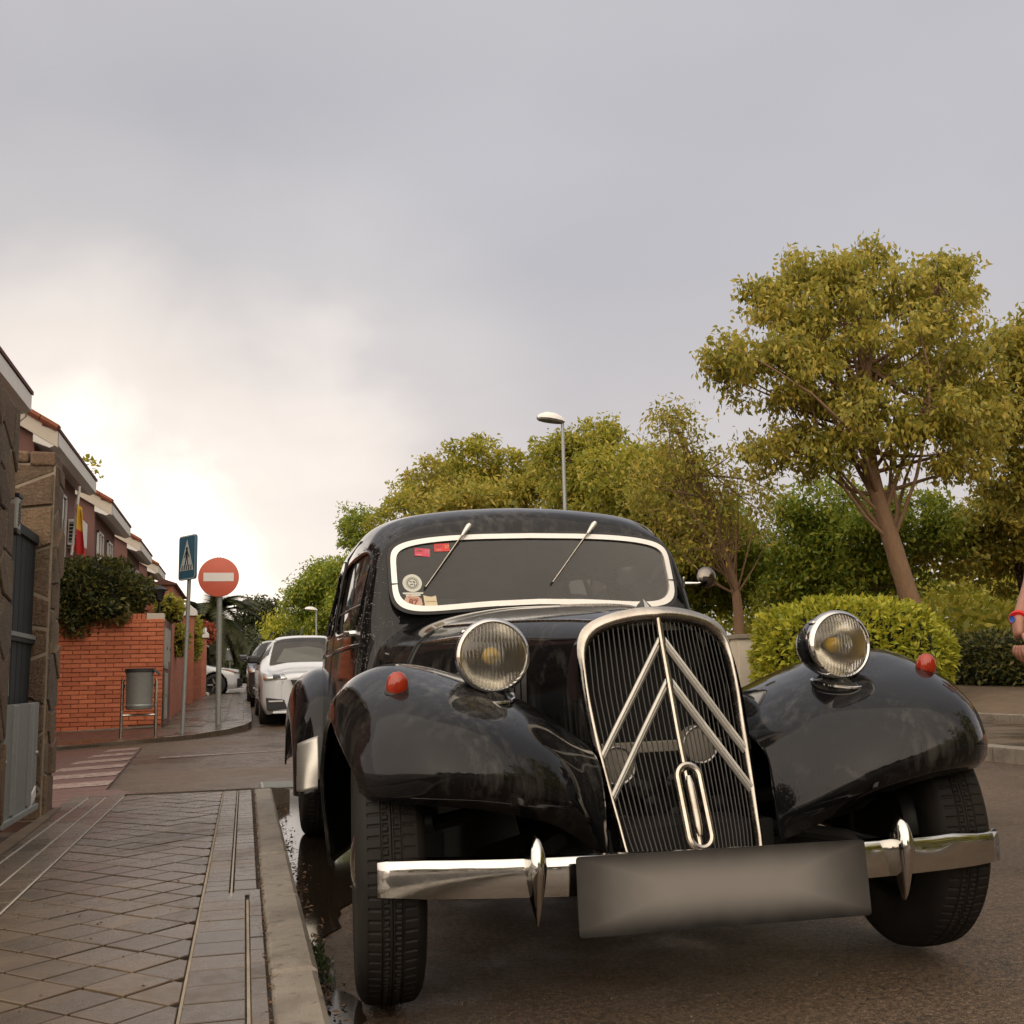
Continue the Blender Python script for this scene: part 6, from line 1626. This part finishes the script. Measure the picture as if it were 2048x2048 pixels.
# ------------------------------------------------------------------ terraced houses on the left
def roof_sheet(y0, y1, x_e, z_e, x_r, z_r, name, mat, parent, pitch=.22):
    """pan tiles: waves along the eave, small steps up the slope"""
    ny = int((y1 - y0) / pitch * 6) + 1; nx = 24
    Y = np.linspace(y0, y1, ny); T = np.linspace(0, 1, nx); V = []
    for t in T:
        for y in Y: V.append((x_e + (x_r - x_e) * t, y, z_e + (z_r - z_e) * t + .035 * abs(math.sin(math.pi * y / pitch)) + .02 * ((t * 9) % 1)))
    return mesh_np(name, V, grid_faces(nx, ny), mat, parent)
def house(label, ys, ye, k):
    z0 = gz(ys) * .8; h = empty('terraced_house', (-5.5, (ys + ye) / 2, z0)); tag(h, label, 'house', 'terraced houses'); oy = h.location.y
    L_ = lambda x, y, z: (x + 5.5, y - oy, z - z0)
    def box(nm, x0, x1, y0, y1, za, zb, mat, b=0., par=None): return MB().box(L_((x0 + x1) / 2, (y0 + y1) / 2, (za + zb) / 2), (x1 - x0, y1 - y0, zb - za)).build(nm, mat, par or h, bevel=b)
    ze = 5.46; xw = -3.85; xr = -7.2; zr = ze + .60 * (xr + 3.45) * -1
    # gable-ended block
    P = [(-10.9 + 5.5, 0), (xw + 5.5, 0), (xw + 5.5, ze - .02 + .24 - z0), (xr + 5.5, zr - .08 - z0), (-10.9 + 5.5, ze + .2 - z0)]
    MB().prism(P, ys - oy, ye - oy, 'Y').build('wall', 'mauve_plaster', h)
    rf = roof_sheet(ys - .18 - oy, ye + .22 - oy, -3.40 + 5.5, ze - z0 + .03, xr + 5.5, zr - z0 + .05, 'roof', 'roof_tile', h)
    roof_sheet(ys - .18 - oy, ye + .22 - oy, -11.3 + 5.5, ze - z0 - .1, xr + 5.5, zr - z0 + .05, 'rear_slope', 'roof_tile', rf)
    # white box eave, verge board and verge tiles at the near gable
    MB().prism([(-3.42 + 5.5, ze - z0), (-3.42 + 5.5, ze - z0 - .25), (-3.56 + 5.5, ze - z0 - .31), (xw + 5.5, ze - z0 - .20), (xw + 5.5, ze - z0 + .2)], ys - .15 - oy, ye + .18 - oy, 'Y').build('eave_box', 'white_paint', h)
    MB().prism([(-3.40 + 5.5, ze - z0 + .015), (-3.40 + 5.5, ze - z0 + .075), (-3.7 + 5.5, ze - z0 + .2), (-3.7 + 5.5, ze - z0 + .1)], ys - .18 - oy, ye + .22 - oy, 'Y').build('eave_course', 'roof_tile_dark', h)
    d = Vector((xr + 3.4, 0, zr - ze)); n_ = int(d.length / .36); ang = math.atan2(zr - ze, xr + 3.4)
    MB().prism([(-3.42 + 5.5, ze - z0 - .30), (xr + 5.5, zr - z0 - .30), (xr + 5.5, zr - z0 - .0), (-3.42 + 5.5, ze - z0)], ys - .16 - oy, ys - .10 - oy, 'Y').build('verge_board', 'cream_plaster', h)
    for i in range(n_):
        c = Vector((-3.4, ys - .14, ze + .07)) + d * ((i + .5) / n_)
        t = MB().prism([(-.12, -.03), (.12, -.03), (.12, .03), (.06, .085), (-.06, .085), (-.12, .03)], -.175, .175, 'X').build('verge_tile', 'roof_tile', rf); t.location = L_(*c); t.rotation_euler = (0, -ang, 0)
    return h, L_, box, z0
HS = [(9.6, 18.1, 'nearest terraced house, white eave at the left picture edge'), (21.0, 26.0, 'second terraced house, mauve wall with the hanging flag'), (29.4, 33.8, 'third terraced house in the row with white awnings beside it'), (37.4, 41.6, 'fourth terraced house, small red verge above the brick wall'), (45.0, 48.6, 'fifth terraced house, last and smallest roof in the row')]
for k, (a, b, lb) in enumerate(HS):
    h, L_, box, z0 = house(lb, a, b, k)
    if k > 0:
        for yy_ in (a + .9, a + 3.0):
            w = empty('window', L_(-3.84, yy_, 3.55), 0, h)
            MB().box((0, 0, .6), (.06, 1.0, 1.3)).build('pane', 'dark_glass', w); 
            for q in (-.5, 0, .5): MB().box((.035, q, .6), (.05, .06, 1.36)).build('window_bar', 'white_paint', w)
            for q in (-.05, 1.25): MB().box((.035, 0, q), (.05, 1.06, .06)).build('window_bar', 'white_paint', w)
# lower linking blocks set back between the houses, with awnings
for k, (a, b, lb) in enumerate(((26.1, 29.3, 'set back porch block between the second and third houses'), (33.9, 37.3, 'set back porch block between the third and fourth houses'), (18.2, 20.9, 'set back porch block behind the stone pillar'))):
    p = empty('porch_block', (-5.5, (a + b) / 2, gz(a) * .8)); tag(p, lb, 'house', 'porch blocks')
    MB().box((-1.0, 0, 2.1), (4.0, b - a, 4.2)).build('wall', 'mauve_plaster', p)
    MB().prism([(-1.0, 4.2), (1.35, 4.2), (1.35, 4.3), (-1.0, 5.0)], -(b - a) / 2, (b - a) / 2, 'Y').build('roof', 'roof_tile_dark', p)
    for i, zz in enumerate((3.55, 2.75)):
        MB().prism([(1.0, zz), (1.72, zz - .28), (1.72, zz - .34), (1.0, zz - .12)], -.9, .9, 'Y').build('awning', 'white_paint', p).location = (0, -.2 + .5 * i, 0)
def air_con(label, x, y, z, s=1.):
    a = empty('air_conditioner', (x, y, z)); tag(a, label, 'air conditioner', 'air conditioners on the house walls'); a.scale = (s, s, s)
    MB().box((.15, 0, .30), (.30, .80, .58)).build('casing', 'white_paint', a, bevel=.015)
    MB().box((.15, -.402, .30), (.24, .006, .46)).build('side_grille', 'dark_metal', a)
    for k in range(6): MB().box((.15, -.408, .10 + k * .08), (.25, .008, .012)).build('grille_slat', 'white_paint', a)
    for q in (-.3, .3): MB().box((.12, q, -.03), (.34, .03, .03)).build('bracket', 'galvanised', a)
air_con('air conditioner on the mauve wall beside the stone pillar', -3.84, 22.0, 4.05)
air_con('air conditioner with slatted side beside the flag', -3.84, 25.5, 3.85)
# flag on a white pole leaning from the second house
fl = empty('flag', (-3.62, 24.3, 3.55)); tag(fl, 'limp red and yellow flag on a white pole at the mauve house', 'flag')
MB().tube([(0, 0, 0), (.10, .05, 1.5)], .030, 8).build('flag_pole', 'white_paint', fl, smooth=True)
def cloth(name, t0, t1, mat):
    V = []; nu, nv = 10, 14
    for i in range(nu):
        t = t0 + (t1 - t0) * i / (nu - 1)
        for j in range(nv):
            s = j / (nv - 1); V.append((.02 + s * (.08 + .20 * (1 - t / 1.3)) + .03 * math.sin(s * 9 + t * 3) + .10 * t / 1.5, -.03 + .05 * math.sin(s * 13 + t * 2), t - .2 * s))
    o = mesh_np(name, V, grid_faces(nu, nv), mat, fl, smooth=True); return o
cloth('flag_top', .62, 1.12, 'flag_yellow'); cloth('flag_fold', .10, .62, 'flag_red')
# cable from the first eave, wall lamp on the second house, sprig on the third roof
cb = MB().tube([(-3.46, 18.25, 5.30), (-3.50, 18.3, 5.12), (-3.62, 18.25, 4.98), (-3.78, 18.2, 4.90), (-3.84, 18.1, 4.80)], .012, 6).build('hanging_cable', 'grey_plastic'); tag(cb, 'thin cable drooping from the end of the nearest eave', 'cable')
wall_lantern('wall lamp under the eave of the mauve house', -3.62, 21.3, 4.75, 1.1)
leafy_mass('roof_plant', 'small leafy sprig rising above the third roof', 'plant', (-4.35, 29.9, 6.45), (.45, .4, .28), 160, .16, 'leaf_olive', 91, 2., .3, core=False)
# ------------------------------------------------------------------ modern parked cars
def car_paint(name, col, rough=.18):
    k = NB(name); k.set('Base Color', k.mix(k.noise(2.5, 5), tuple(c * .93 for c in col), col)).set('Roughness', rough).set('Coat Weight', .6).set('Coat Roughness', .05); return k.m
car_paint('paint_white', (.72, .745, .77)); car_paint('paint_grey', (.045, .045, .048)); car_paint('paint_silver', (.30, .31, .32))
k = NB('alloy'); k.set('Base Color', (.42, .42, .42)).set('Metallic', .9).set('Roughness', .3)
k = NB('lamp_clear'); k.set('Base Color', (.62, .62, .60)).set('Metallic', .7).set('Roughness', .12).set('Coat Weight', 1.)
k = NB('indicator_amber'); k.set('Base Color', (.34, .16, .07)).set('Roughness', .25)
def modern_wheel(par, loc, s, r=.32, w=.11):
    wh = empty('wheel', loc, 0, par)
    MB().lathe([(r * .66, -w), (r * .75, -w * 1.02), (r * .94, -w * .92), (r, -w * .6), (r, w * .6), (r * .94, w * .92), (r * .75, w * 1.02), (r * .66, w)], (0, 0, 0), 'X', 40).build('tyre', 'black_rubber', wh, smooth=True)
    rim = MB().lathe([(r * .67, s * w * .9), (r * .64, s * w * .8), (r * .60, s * w * .2), (r * .2, s * w * .2), (0, s * w * .2)], (0, 0, 0), 'X', 40).build('rim', 'dark_metal', wh, smooth=True)
    for k in range(5):
        q = 2 * math.pi * k / 5; MB().tube([(s * w * .72, .04 * math.cos(q), .04 * math.sin(q)), (s * w * .8, r * .62 * math.cos(q), r * .62 * math.sin(q))], [.035, .028], 6).build('spoke', 'alloy', rim)
def modern_car(name, label, loc, rz, paint, Lc, Wc, Hc, style, nose=.9, ws0=1.05, ws1=1.85, roof_end=.86, hood=.80, group=None):
    """front of the car points to -y of its own frame; y runs back along the length"""
    c = empty(name, loc, rz); tag(c, label, 'car', group); hw = Wc / 2; H = Hc; gc = .20
    def sec(y, ztop, wtop, zbelt, wbelt, zlow=gc, wlow=.92): 
        return [(0, y, ztop), (wtop * .55, y, ztop - .012), (wtop * .92, y, ztop - .06), (wtop + (wbelt - wtop) * .45, y, (ztop * .55 + zbelt * .45)), (wbelt, y, zbelt), (wbelt * 1.015, y, (zbelt * .6 + zlow * .4)), (wbelt, y, zbelt * .28 + zlow * .72), (wbelt * wlow, y, zlow)]
    belt = hood + .10
    rows = [sec(.02, hood - .14, hw * .55, hood - .26, hw * .60, gc + .06), sec(.07, hood - .07, hw * .66, hood - .20, hw * .80, gc + .02), sec(.25, hood - .03, hw * .74, hood - .16, hw * .95), sec(.75, hood + .04, hw * .80, hood - .06, hw * .99), sec(ws0, hood + .12, hw * .82, belt - .06, hw),
            sec((ws0 + ws1) / 2, (hood + .12 + H - .05) / 2 + .02, hw * .76, belt, hw), sec(ws1, H - .05, hw * .68, belt + .01, hw), sec(ws1 + .5, H, hw * .69, belt + .02, hw), sec(Lc * .6, H, hw * .69, belt + .03, hw), sec(Lc * roof_end, H - .05, hw * .66, belt + .04, hw * .99), sec(Lc * .965, belt + .18, hw * .66, belt + .0, hw * .96), sec(Lc * .99, belt - .06, hw * .70, belt - .15, hw * .92), sec(Lc, belt - .25, hw * .66, belt - .33, hw * .85, gc + .1)]
    ysec = [r_[0][1] for r_ in rows]
    net = [[(-x, y, z) for x, y, z in r_[:0:-1]] + r_ for r_ in rows]; S = Surf(net, ysec, 'pchip')
    ax = (Lc * .185, Lc * .775); wr = .325
    def mask(u, v, C): 
        m = np.zeros(u.shape, bool)
        for a in ax: m |= ((C[..., 1] - a) ** 2 + (C[..., 2] - .33) ** 2 < (wr + .045) ** 2) & (np.abs(C[..., 0]) > hw * .55)
        m |= (u > ws0 + .07) & (u < ws1 - .04) & (np.abs(v - 7) < 2.25)
        return m
    b = S.mesh('body', paint, c, np.linspace(.02, Lc, 170), np.linspace(0, 14, 130), mask); solid(b, .02, -1)
    front = [net[0][i] for i in range(15)]; MB().add(front, [list(range(15))]).build('nose_panel', paint, c)
    MB().box((0, Lc * .5, .34), (hw * 1.5, Lc * .86, .22)).build('underbody', 'under_black', c)
    for a in ax:
        for s in (-1, 1):
            modern_wheel(c, (s * (hw - .115), a, .325), s)
            MB().lathe([(wr + .055, s * .0), (wr + .05, -s * .3), (0, -s * .3)], (s * (hw - .06), a, .33), 'X', 32).build('wheel_arch', 'under_black', c)
    def P(nm, uc, vc, uh, vh, mat, power=5, off=.006, shape=None, par=None):
        V, F, rim = S.patch(uc, vc, uh, vh, 32, 6, power, -off, shape=shape); return MB().add(V, F).build(nm, mat, par or c, smooth=True, fix=False)
    GF = S.grid(np.linspace(.02, .9, 90), np.linspace(0, 14, 160)).reshape(-1, 3)
    def fpatch(nm, q, mat, off, par=None):
        # a panel let into the nose: four corners (x, z), bent to the bodywork behind it
        V = []; n_, m_ = 9, 5
        for i in range(n_):
            for j in range(m_):
                a, b = i / (n_ - 1), j / (m_ - 1)
                x = (q[0][0] * (1 - a) + q[1][0] * a) * (1 - b) + (q[3][0] * (1 - a) + q[2][0] * a) * b; z = (q[0][1] * (1 - a) + q[1][1] * a) * (1 - b) + (q[3][1] * (1 - a) + q[2][1] * a) * b
                d_ = (GF[:, 0] - x) ** 2 + (GF[:, 2] - z) ** 2; k = np.argsort(d_)[:6]; y = GF[k, 1][d_[k] < .004].min() if (d_[k] < .004).any() else .02
                V.append((x * (1 + off * .3), y - off, z))
        o = MB().add(V, [[i * m_ + j, i * m_ + j + 1, (i + 1) * m_ + j + 1, (i + 1) * m_ + j] for i in range(n_ - 1) for j in range(m_ - 1)]).build(nm, mat, par or c, smooth=True); solid(o, off + .01, 0); return o
    # glass
    V = []; nx, ny = 15, 9
    um = np.linspace(ws0 + .07, ws1 - .04, ny)
    for u in um:
        vs = np.linspace(7 - 2.25, 7 + 2.25, nx); pp = S.pts(np.full(nx, u), vs); nn = S.normal(np.full(nx, u), vs); nn *= np.sign(nn[:, 2:3]); V += list(pp + nn * .006)
    MB().add(V, [[i * nx + j, i * nx + j + 1, (i + 1) * nx + j + 1, (i + 1) * nx + j] for i in range(ny - 1) for j in range(nx - 1)]).build('windscreen', 'window_glass', c, smooth=True, fix=False)
    MB().box((0, ws1 + .2, .75), (hw * 1.7, 1.9, .06)).build('cabin_floor', 'under_black', c); MB().prism([(ws0 + .1, hood + .06), (ws0 + .55, hood + .10), (ws0 + .6, hood - .1), (ws0 + .1, hood - .1)], -hw * .85, hw * .85, 'X').build('dashboard', 'plastic_black', c)
    for s in (-1, 1):
        for y0, y1 in ((ws1 - .35, ws1 + .75), (ws1 + .82, Lc * .66), (Lc * .68, Lc * .86)):
            V = []; nx_, nz = 10, 6
            for y in np.linspace(y0, y1, nx_):
                lo, hi = belt + .04, min(H - .13, belt + .05 + max(0., (y - (ws0 + .12)) / (ws1 - ws0)) * (H - belt - .1))
                for z in np.linspace(lo, max(lo + .02, hi), nz):
                    vv = np.linspace(7.5, 13, 40); pp = S.pts(np.full(40, y), vv); k = np.argsort(pp[:, 2]); V.append((s * (np.interp(z, pp[k, 2], pp[k, 0]) + .006), y, z))
            MB().add(V, [[i * nz + j, i * nz + j + 1, (i + 1) * nz + j + 1, (i + 1) * nz + j] for i in range(nx_ - 1) for j in range(nz - 1)]).build('side_window', 'dark_glass', c, smooth=True)
        m = empty('door_mirror', (s * (hw + .02), ws0 + .42, belt + .09), 0, c)
        MB().tube([(-s * .05, .02, -.06), (s * .02, 0, -.01)], .022, 8).build('mirror_arm', 'plastic_black', m)
        MB().box((s * .08, 0, .03), (.20, .12, .14)).build('mirror_shell', 'plastic_black' if style == 'wagon' else paint, m, bevel=.035)
        # headlamp
        zl = hood - .115
        hl = fpatch('headlamp', [(s * hw * .50, zl - .035), (s * hw * .93, zl - .055), (s * hw * .94, zl + .065), (s * hw * .56, zl + .035)], 'lamp_clear', .014)
        fpatch('lamp_housing', [(s * hw * .62, zl - .030), (s * hw * .76, zl - .036), (s * hw * .77, zl + .042), (s * hw * .64, zl + .030)], 'dark_glass', .020, hl)
        fpatch('indicator', [(s * hw * .88, zl - .045), (s * hw * .93, zl - .050), (s * hw * .94, zl + .055), (s * hw * .89, zl + .050)], 'indicator_amber', .020, hl)
        MB().tube([(s * hw * .68, ws1 + .05, H + .02), (s * hw * .70, ws1 + .2, H + .05), (s * hw * .70, Lc * .7, H + .05), (s * hw * .68, Lc * .8, H + .02)], .018, 6).build('roof_rail', 'dark_metal', c, smooth=True)
        MB().box((s * hw * 1.005, Lc * .47, .42), (.03, Lc * .40, .10)).build('sill_trim', 'plastic_black', c, bevel=.01)
        # lower side intake
        MB().prism([(s * hw * .50, .30), (s * hw * .88, .28), (s * hw * .90, .50), (s * hw * .56, .46)], -.03, .10, 'Y').build('side_intake', 'plastic_black', c, bevel=.01); 
        MB().box((s * hw * .72, -.035, .43), (hw * .28, .02, .03)).build('fog_lamp', 'lamp_clear', c, bevel=.008)
    MB().prism([(-hw * .44, hood - .17), (hw * .44, hood - .17), (hw * .36, hood - .32), (-hw * .36, hood - .32)], -.04, .06, 'Y').build('front_grille', 'plastic_black', c, bevel=.01)
    MB().prism([(-hw * .44, .27), (hw * .44, .27), (hw * .40, .46), (-hw * .40, .46)], -.045, .08, 'Y').build('lower_intake', 'plastic_black', c, bevel=.01)
    MB().box((0, -.01, .24), (hw * 1.55, .10, .04)).build('splitter', paint, c, bevel=.012)
    return c
wg = modern_car('parked_estate_car', 'white modern estate car parked right behind the vintage car', (1.18, 19.55, gz(19.6) - .0), R(1), 'paint_white', 4.60, 1.82, 1.66, 'wagon', ws0=.98, ws1=1.66, hood=.97, group='cars parked along the kerb')
# folded silver shade behind its windscreen
MB().add([(-.60, 1.26, 1.13), (.35, 1.24, 1.15), (.28, 1.48, 1.38), (.0, 1.53, 1.43), (-.44, 1.48, 1.39)], [[0, 1, 2, 3, 4]]).build('sun_shade', 'sun_shade', wg)
modern_car('parked_suv', 'dark grey car parked behind the white estate car', (.98, 26.0, gz(26.4) + .01), R(0), 'paint_grey', 4.4, 1.86, 1.62, 'suv', hood=.95, group='cars parked along the kerb')
modern_car('parked_suv', 'small dark car, third in the parked row', (1.05, 32.0, gz(32.4)), R(0), 'paint_silver', 4.2, 1.78, 1.55, 'suv', hood=.92, group='cars parked along the kerb')
modern_car('parked_hatchback', 'white hatchback nosing out of a driveway across the pavement', (-.12, 33.6, gz(33.6) + .05), R(90) , 'paint_white', 4.0, 1.74, 1.48, 'hatch', hood=.82)
# ------------------------------------------------------------------ person at the right edge, only the hanging forearm and hand in view
def build_person():
    k = NB('skin'); f = k.noise(14, 4); k.set('Base Color', k.mix(f, (.26, .115, .075), (.36, .165, .110))).set('Roughness', .5).set('Subsurface Weight', .15).set('Subsurface Radius', (.02, .008, .005))
    simple('shirt_cloth', (.20, .21, .23), .9, 0, .15, 30); simple('shorts_cloth', (.06, .065, .08), .9, 0, .15, 30); simple('hair_dark', (.02, .014, .01), .7); simple('band_red', (.55, .015, .015), .5); simple('band_blue', (.05, .12, .45), .5); simple('shoe', (.12, .12, .12), .6)
    root = empty('person', (3.262, 3.62, 0), 0); tag(root, 'person at the right picture edge, bare forearm and hand with red and blue wristband', 'person')
    def skin(name, verts, edges, radii, mat, root_i=0, sub=2):
        me = bpy.data.meshes.new(name); me.from_pydata(verts, edges, []); me.materials.append(M_(mat)); o = bpy.data.objects.new(name, me); link(o, root)
        md = o.modifiers.new('skin', 'SKIN'); md.use_smooth_shade = True
        for i, r_ in enumerate(radii):
            v = me.skin_vertices[0].data[i]; v.radius = r_ if isinstance(r_, tuple) else (r_, r_); v.use_root = (i == root_i)
        s = o.modifiers.new('sub', 'SUBSURF'); s.levels = sub; s.render_levels = sub; return o
    # near arm ends at (-.35, -.10, .80): shoulder, elbow, wrist, palm
    sh, el, wr, pa = (-.13, .05, 1.44), (-.14, .12, 1.14), (-.415, -.10, .965), (-.432, -.115, .895)
    V = [(0, 0, .95), (0, .01, 1.12), (0, .01, 1.30), (0, 0, 1.46), (0, -.01, 1.54), (0, -.03, 1.60), (0, -.035, 1.68), (0, -.02, 1.75),
         sh, el, wr, pa, (.19, 0, 1.44), (.27, .06, 1.16), (.27, -.08, .93), (.27, -.10, .86),
         (-.10, 0, .90), (-.11, -.06, .50), (-.11, 0, .09), (-.11, -.13, .04), (.10, 0, .90), (.11, .10, .50), (.11, .20, .10), (.11, .08, .04)]
    E_ = [(0, 1), (1, 2), (2, 3), (3, 4), (4, 5), (5, 6), (6, 7), (3, 8), (8, 9), (9, 10), (10, 11), (3, 12), (12, 13), (13, 14), (14, 15), (0, 16), (16, 17), (17, 18), (18, 19), (0, 20), (20, 21), (21, 22), (22, 23)]
    Rr = [(.155, .11), (.135, .10), (.155, .11), (.12, .085), .055, .07, .085, .06, .062, .044, (.030, .024), (.036, .018), .062, .044, .027, .03, .085, .058, .04, .035, .085, .058, .04, .035]
    body = skin('body', V, E_, Rr, 'skin')
    # fingers of the hanging hand, loosely curled, and the thumb from the side of the palm
    p = np.array([-.432, -.115, .885])
    for k_, (dx, dy, L_, cu) in enumerate(((-.006, -.030, .072, .020), (-.002, -.010, .080, .024), (.002, .010, .074, .024), (.006, .028, .060, .020))):
        a = p + np.array([dx, dy, -.012]); b = a + np.array([-.006, dy * .12, -L_ * .45]); c = b + np.array([.010 + cu * .3, 0, -L_ * .32]); d = c + np.array([.016 + cu * .4, 0, -L_ * .20])
        skin('finger', [tuple(a), tuple(b), tuple(c), tuple(d)], [(0, 1), (1, 2), (2, 3)], [.0095, .0092, .0085, .007], 'skin')
    a = p + np.array([.0, -.028, .030]); skin('thumb', [tuple(a), tuple(a + np.array([-.010, -.024, -.026])), tuple(a + np.array([-.008, -.036, -.054])), tuple(a + np.array([.0, -.038, -.074]))], [(0, 1), (1, 2), (2, 3)], [.012, .0105, .0095, .0075], 'skin')
    d = (Vector(wr) - Vector(el)).normalized(); c = Vector(wr) - d * .012
    MB().tube([c - d * .009, c, c + d * .009], [.0345, .036, .0345], 20).build('wristband', 'band_red', root, smooth=True)
    MB().lathe([(0, .006), (.012, .005), (.014, 0)], tuple(c + Vector((-.034, -.004, 0))), 'X', 14).build('band_clasp', 'band_blue', root, smooth=True)
    # clothes
    skin('shirt', [(0, 0, .96), (0, .01, 1.14), (0, .01, 1.32), (0, 0, 1.46), (-.13, .05, 1.43), (-.13, .09, 1.32), (.20, 0, 1.43), (.24, .03, 1.26)], [(0, 1), (1, 2), (2, 3), (3, 4), (4, 5), (3, 6), (6, 7)], [(.175, .13), (.155, .12), (.172, .13), (.125, .10), .080, .068, .080, .068], 'shirt_cloth')
    skin('shorts', [(0, 0, .97), (0, 0, .90), (-.105, -.01, .84), (-.11, -.05, .58), (.105, .01, .84), (.11, .07, .58)], [(0, 1), (1, 2), (2, 3), (1, 4), (4, 5)], [(.17, .125), (.165, .125), .105, .085, .105, .085], 'shorts_cloth')
    skin('hair', [(0, .02, 1.66), (0, .015, 1.74), (0, -.02, 1.775)], [(0, 1), (1, 2)], [.088, .088, .06], 'hair_dark')
    for s, y in ((-1, -.06), (1, .14)): skin('shoe', [(s * .11, y + .10, .045), (s * .11, y, .05), (s * .11, y - .12, .035)], [(0, 1), (1, 2)], [.042, .046, .038], 'shoe')
    for s in (-1, 1): MB().lathe([(0, .006), (.009, .004), (.011, 0)], (s * .032, -.112, 1.685), 'Y', 12).build('eye', 'hair_dark', root)
    skin('nose', [(0, -.105, 1.69), (0, -.125, 1.655)], [(0, 1)], [.010, .014], 'skin')
build_person()
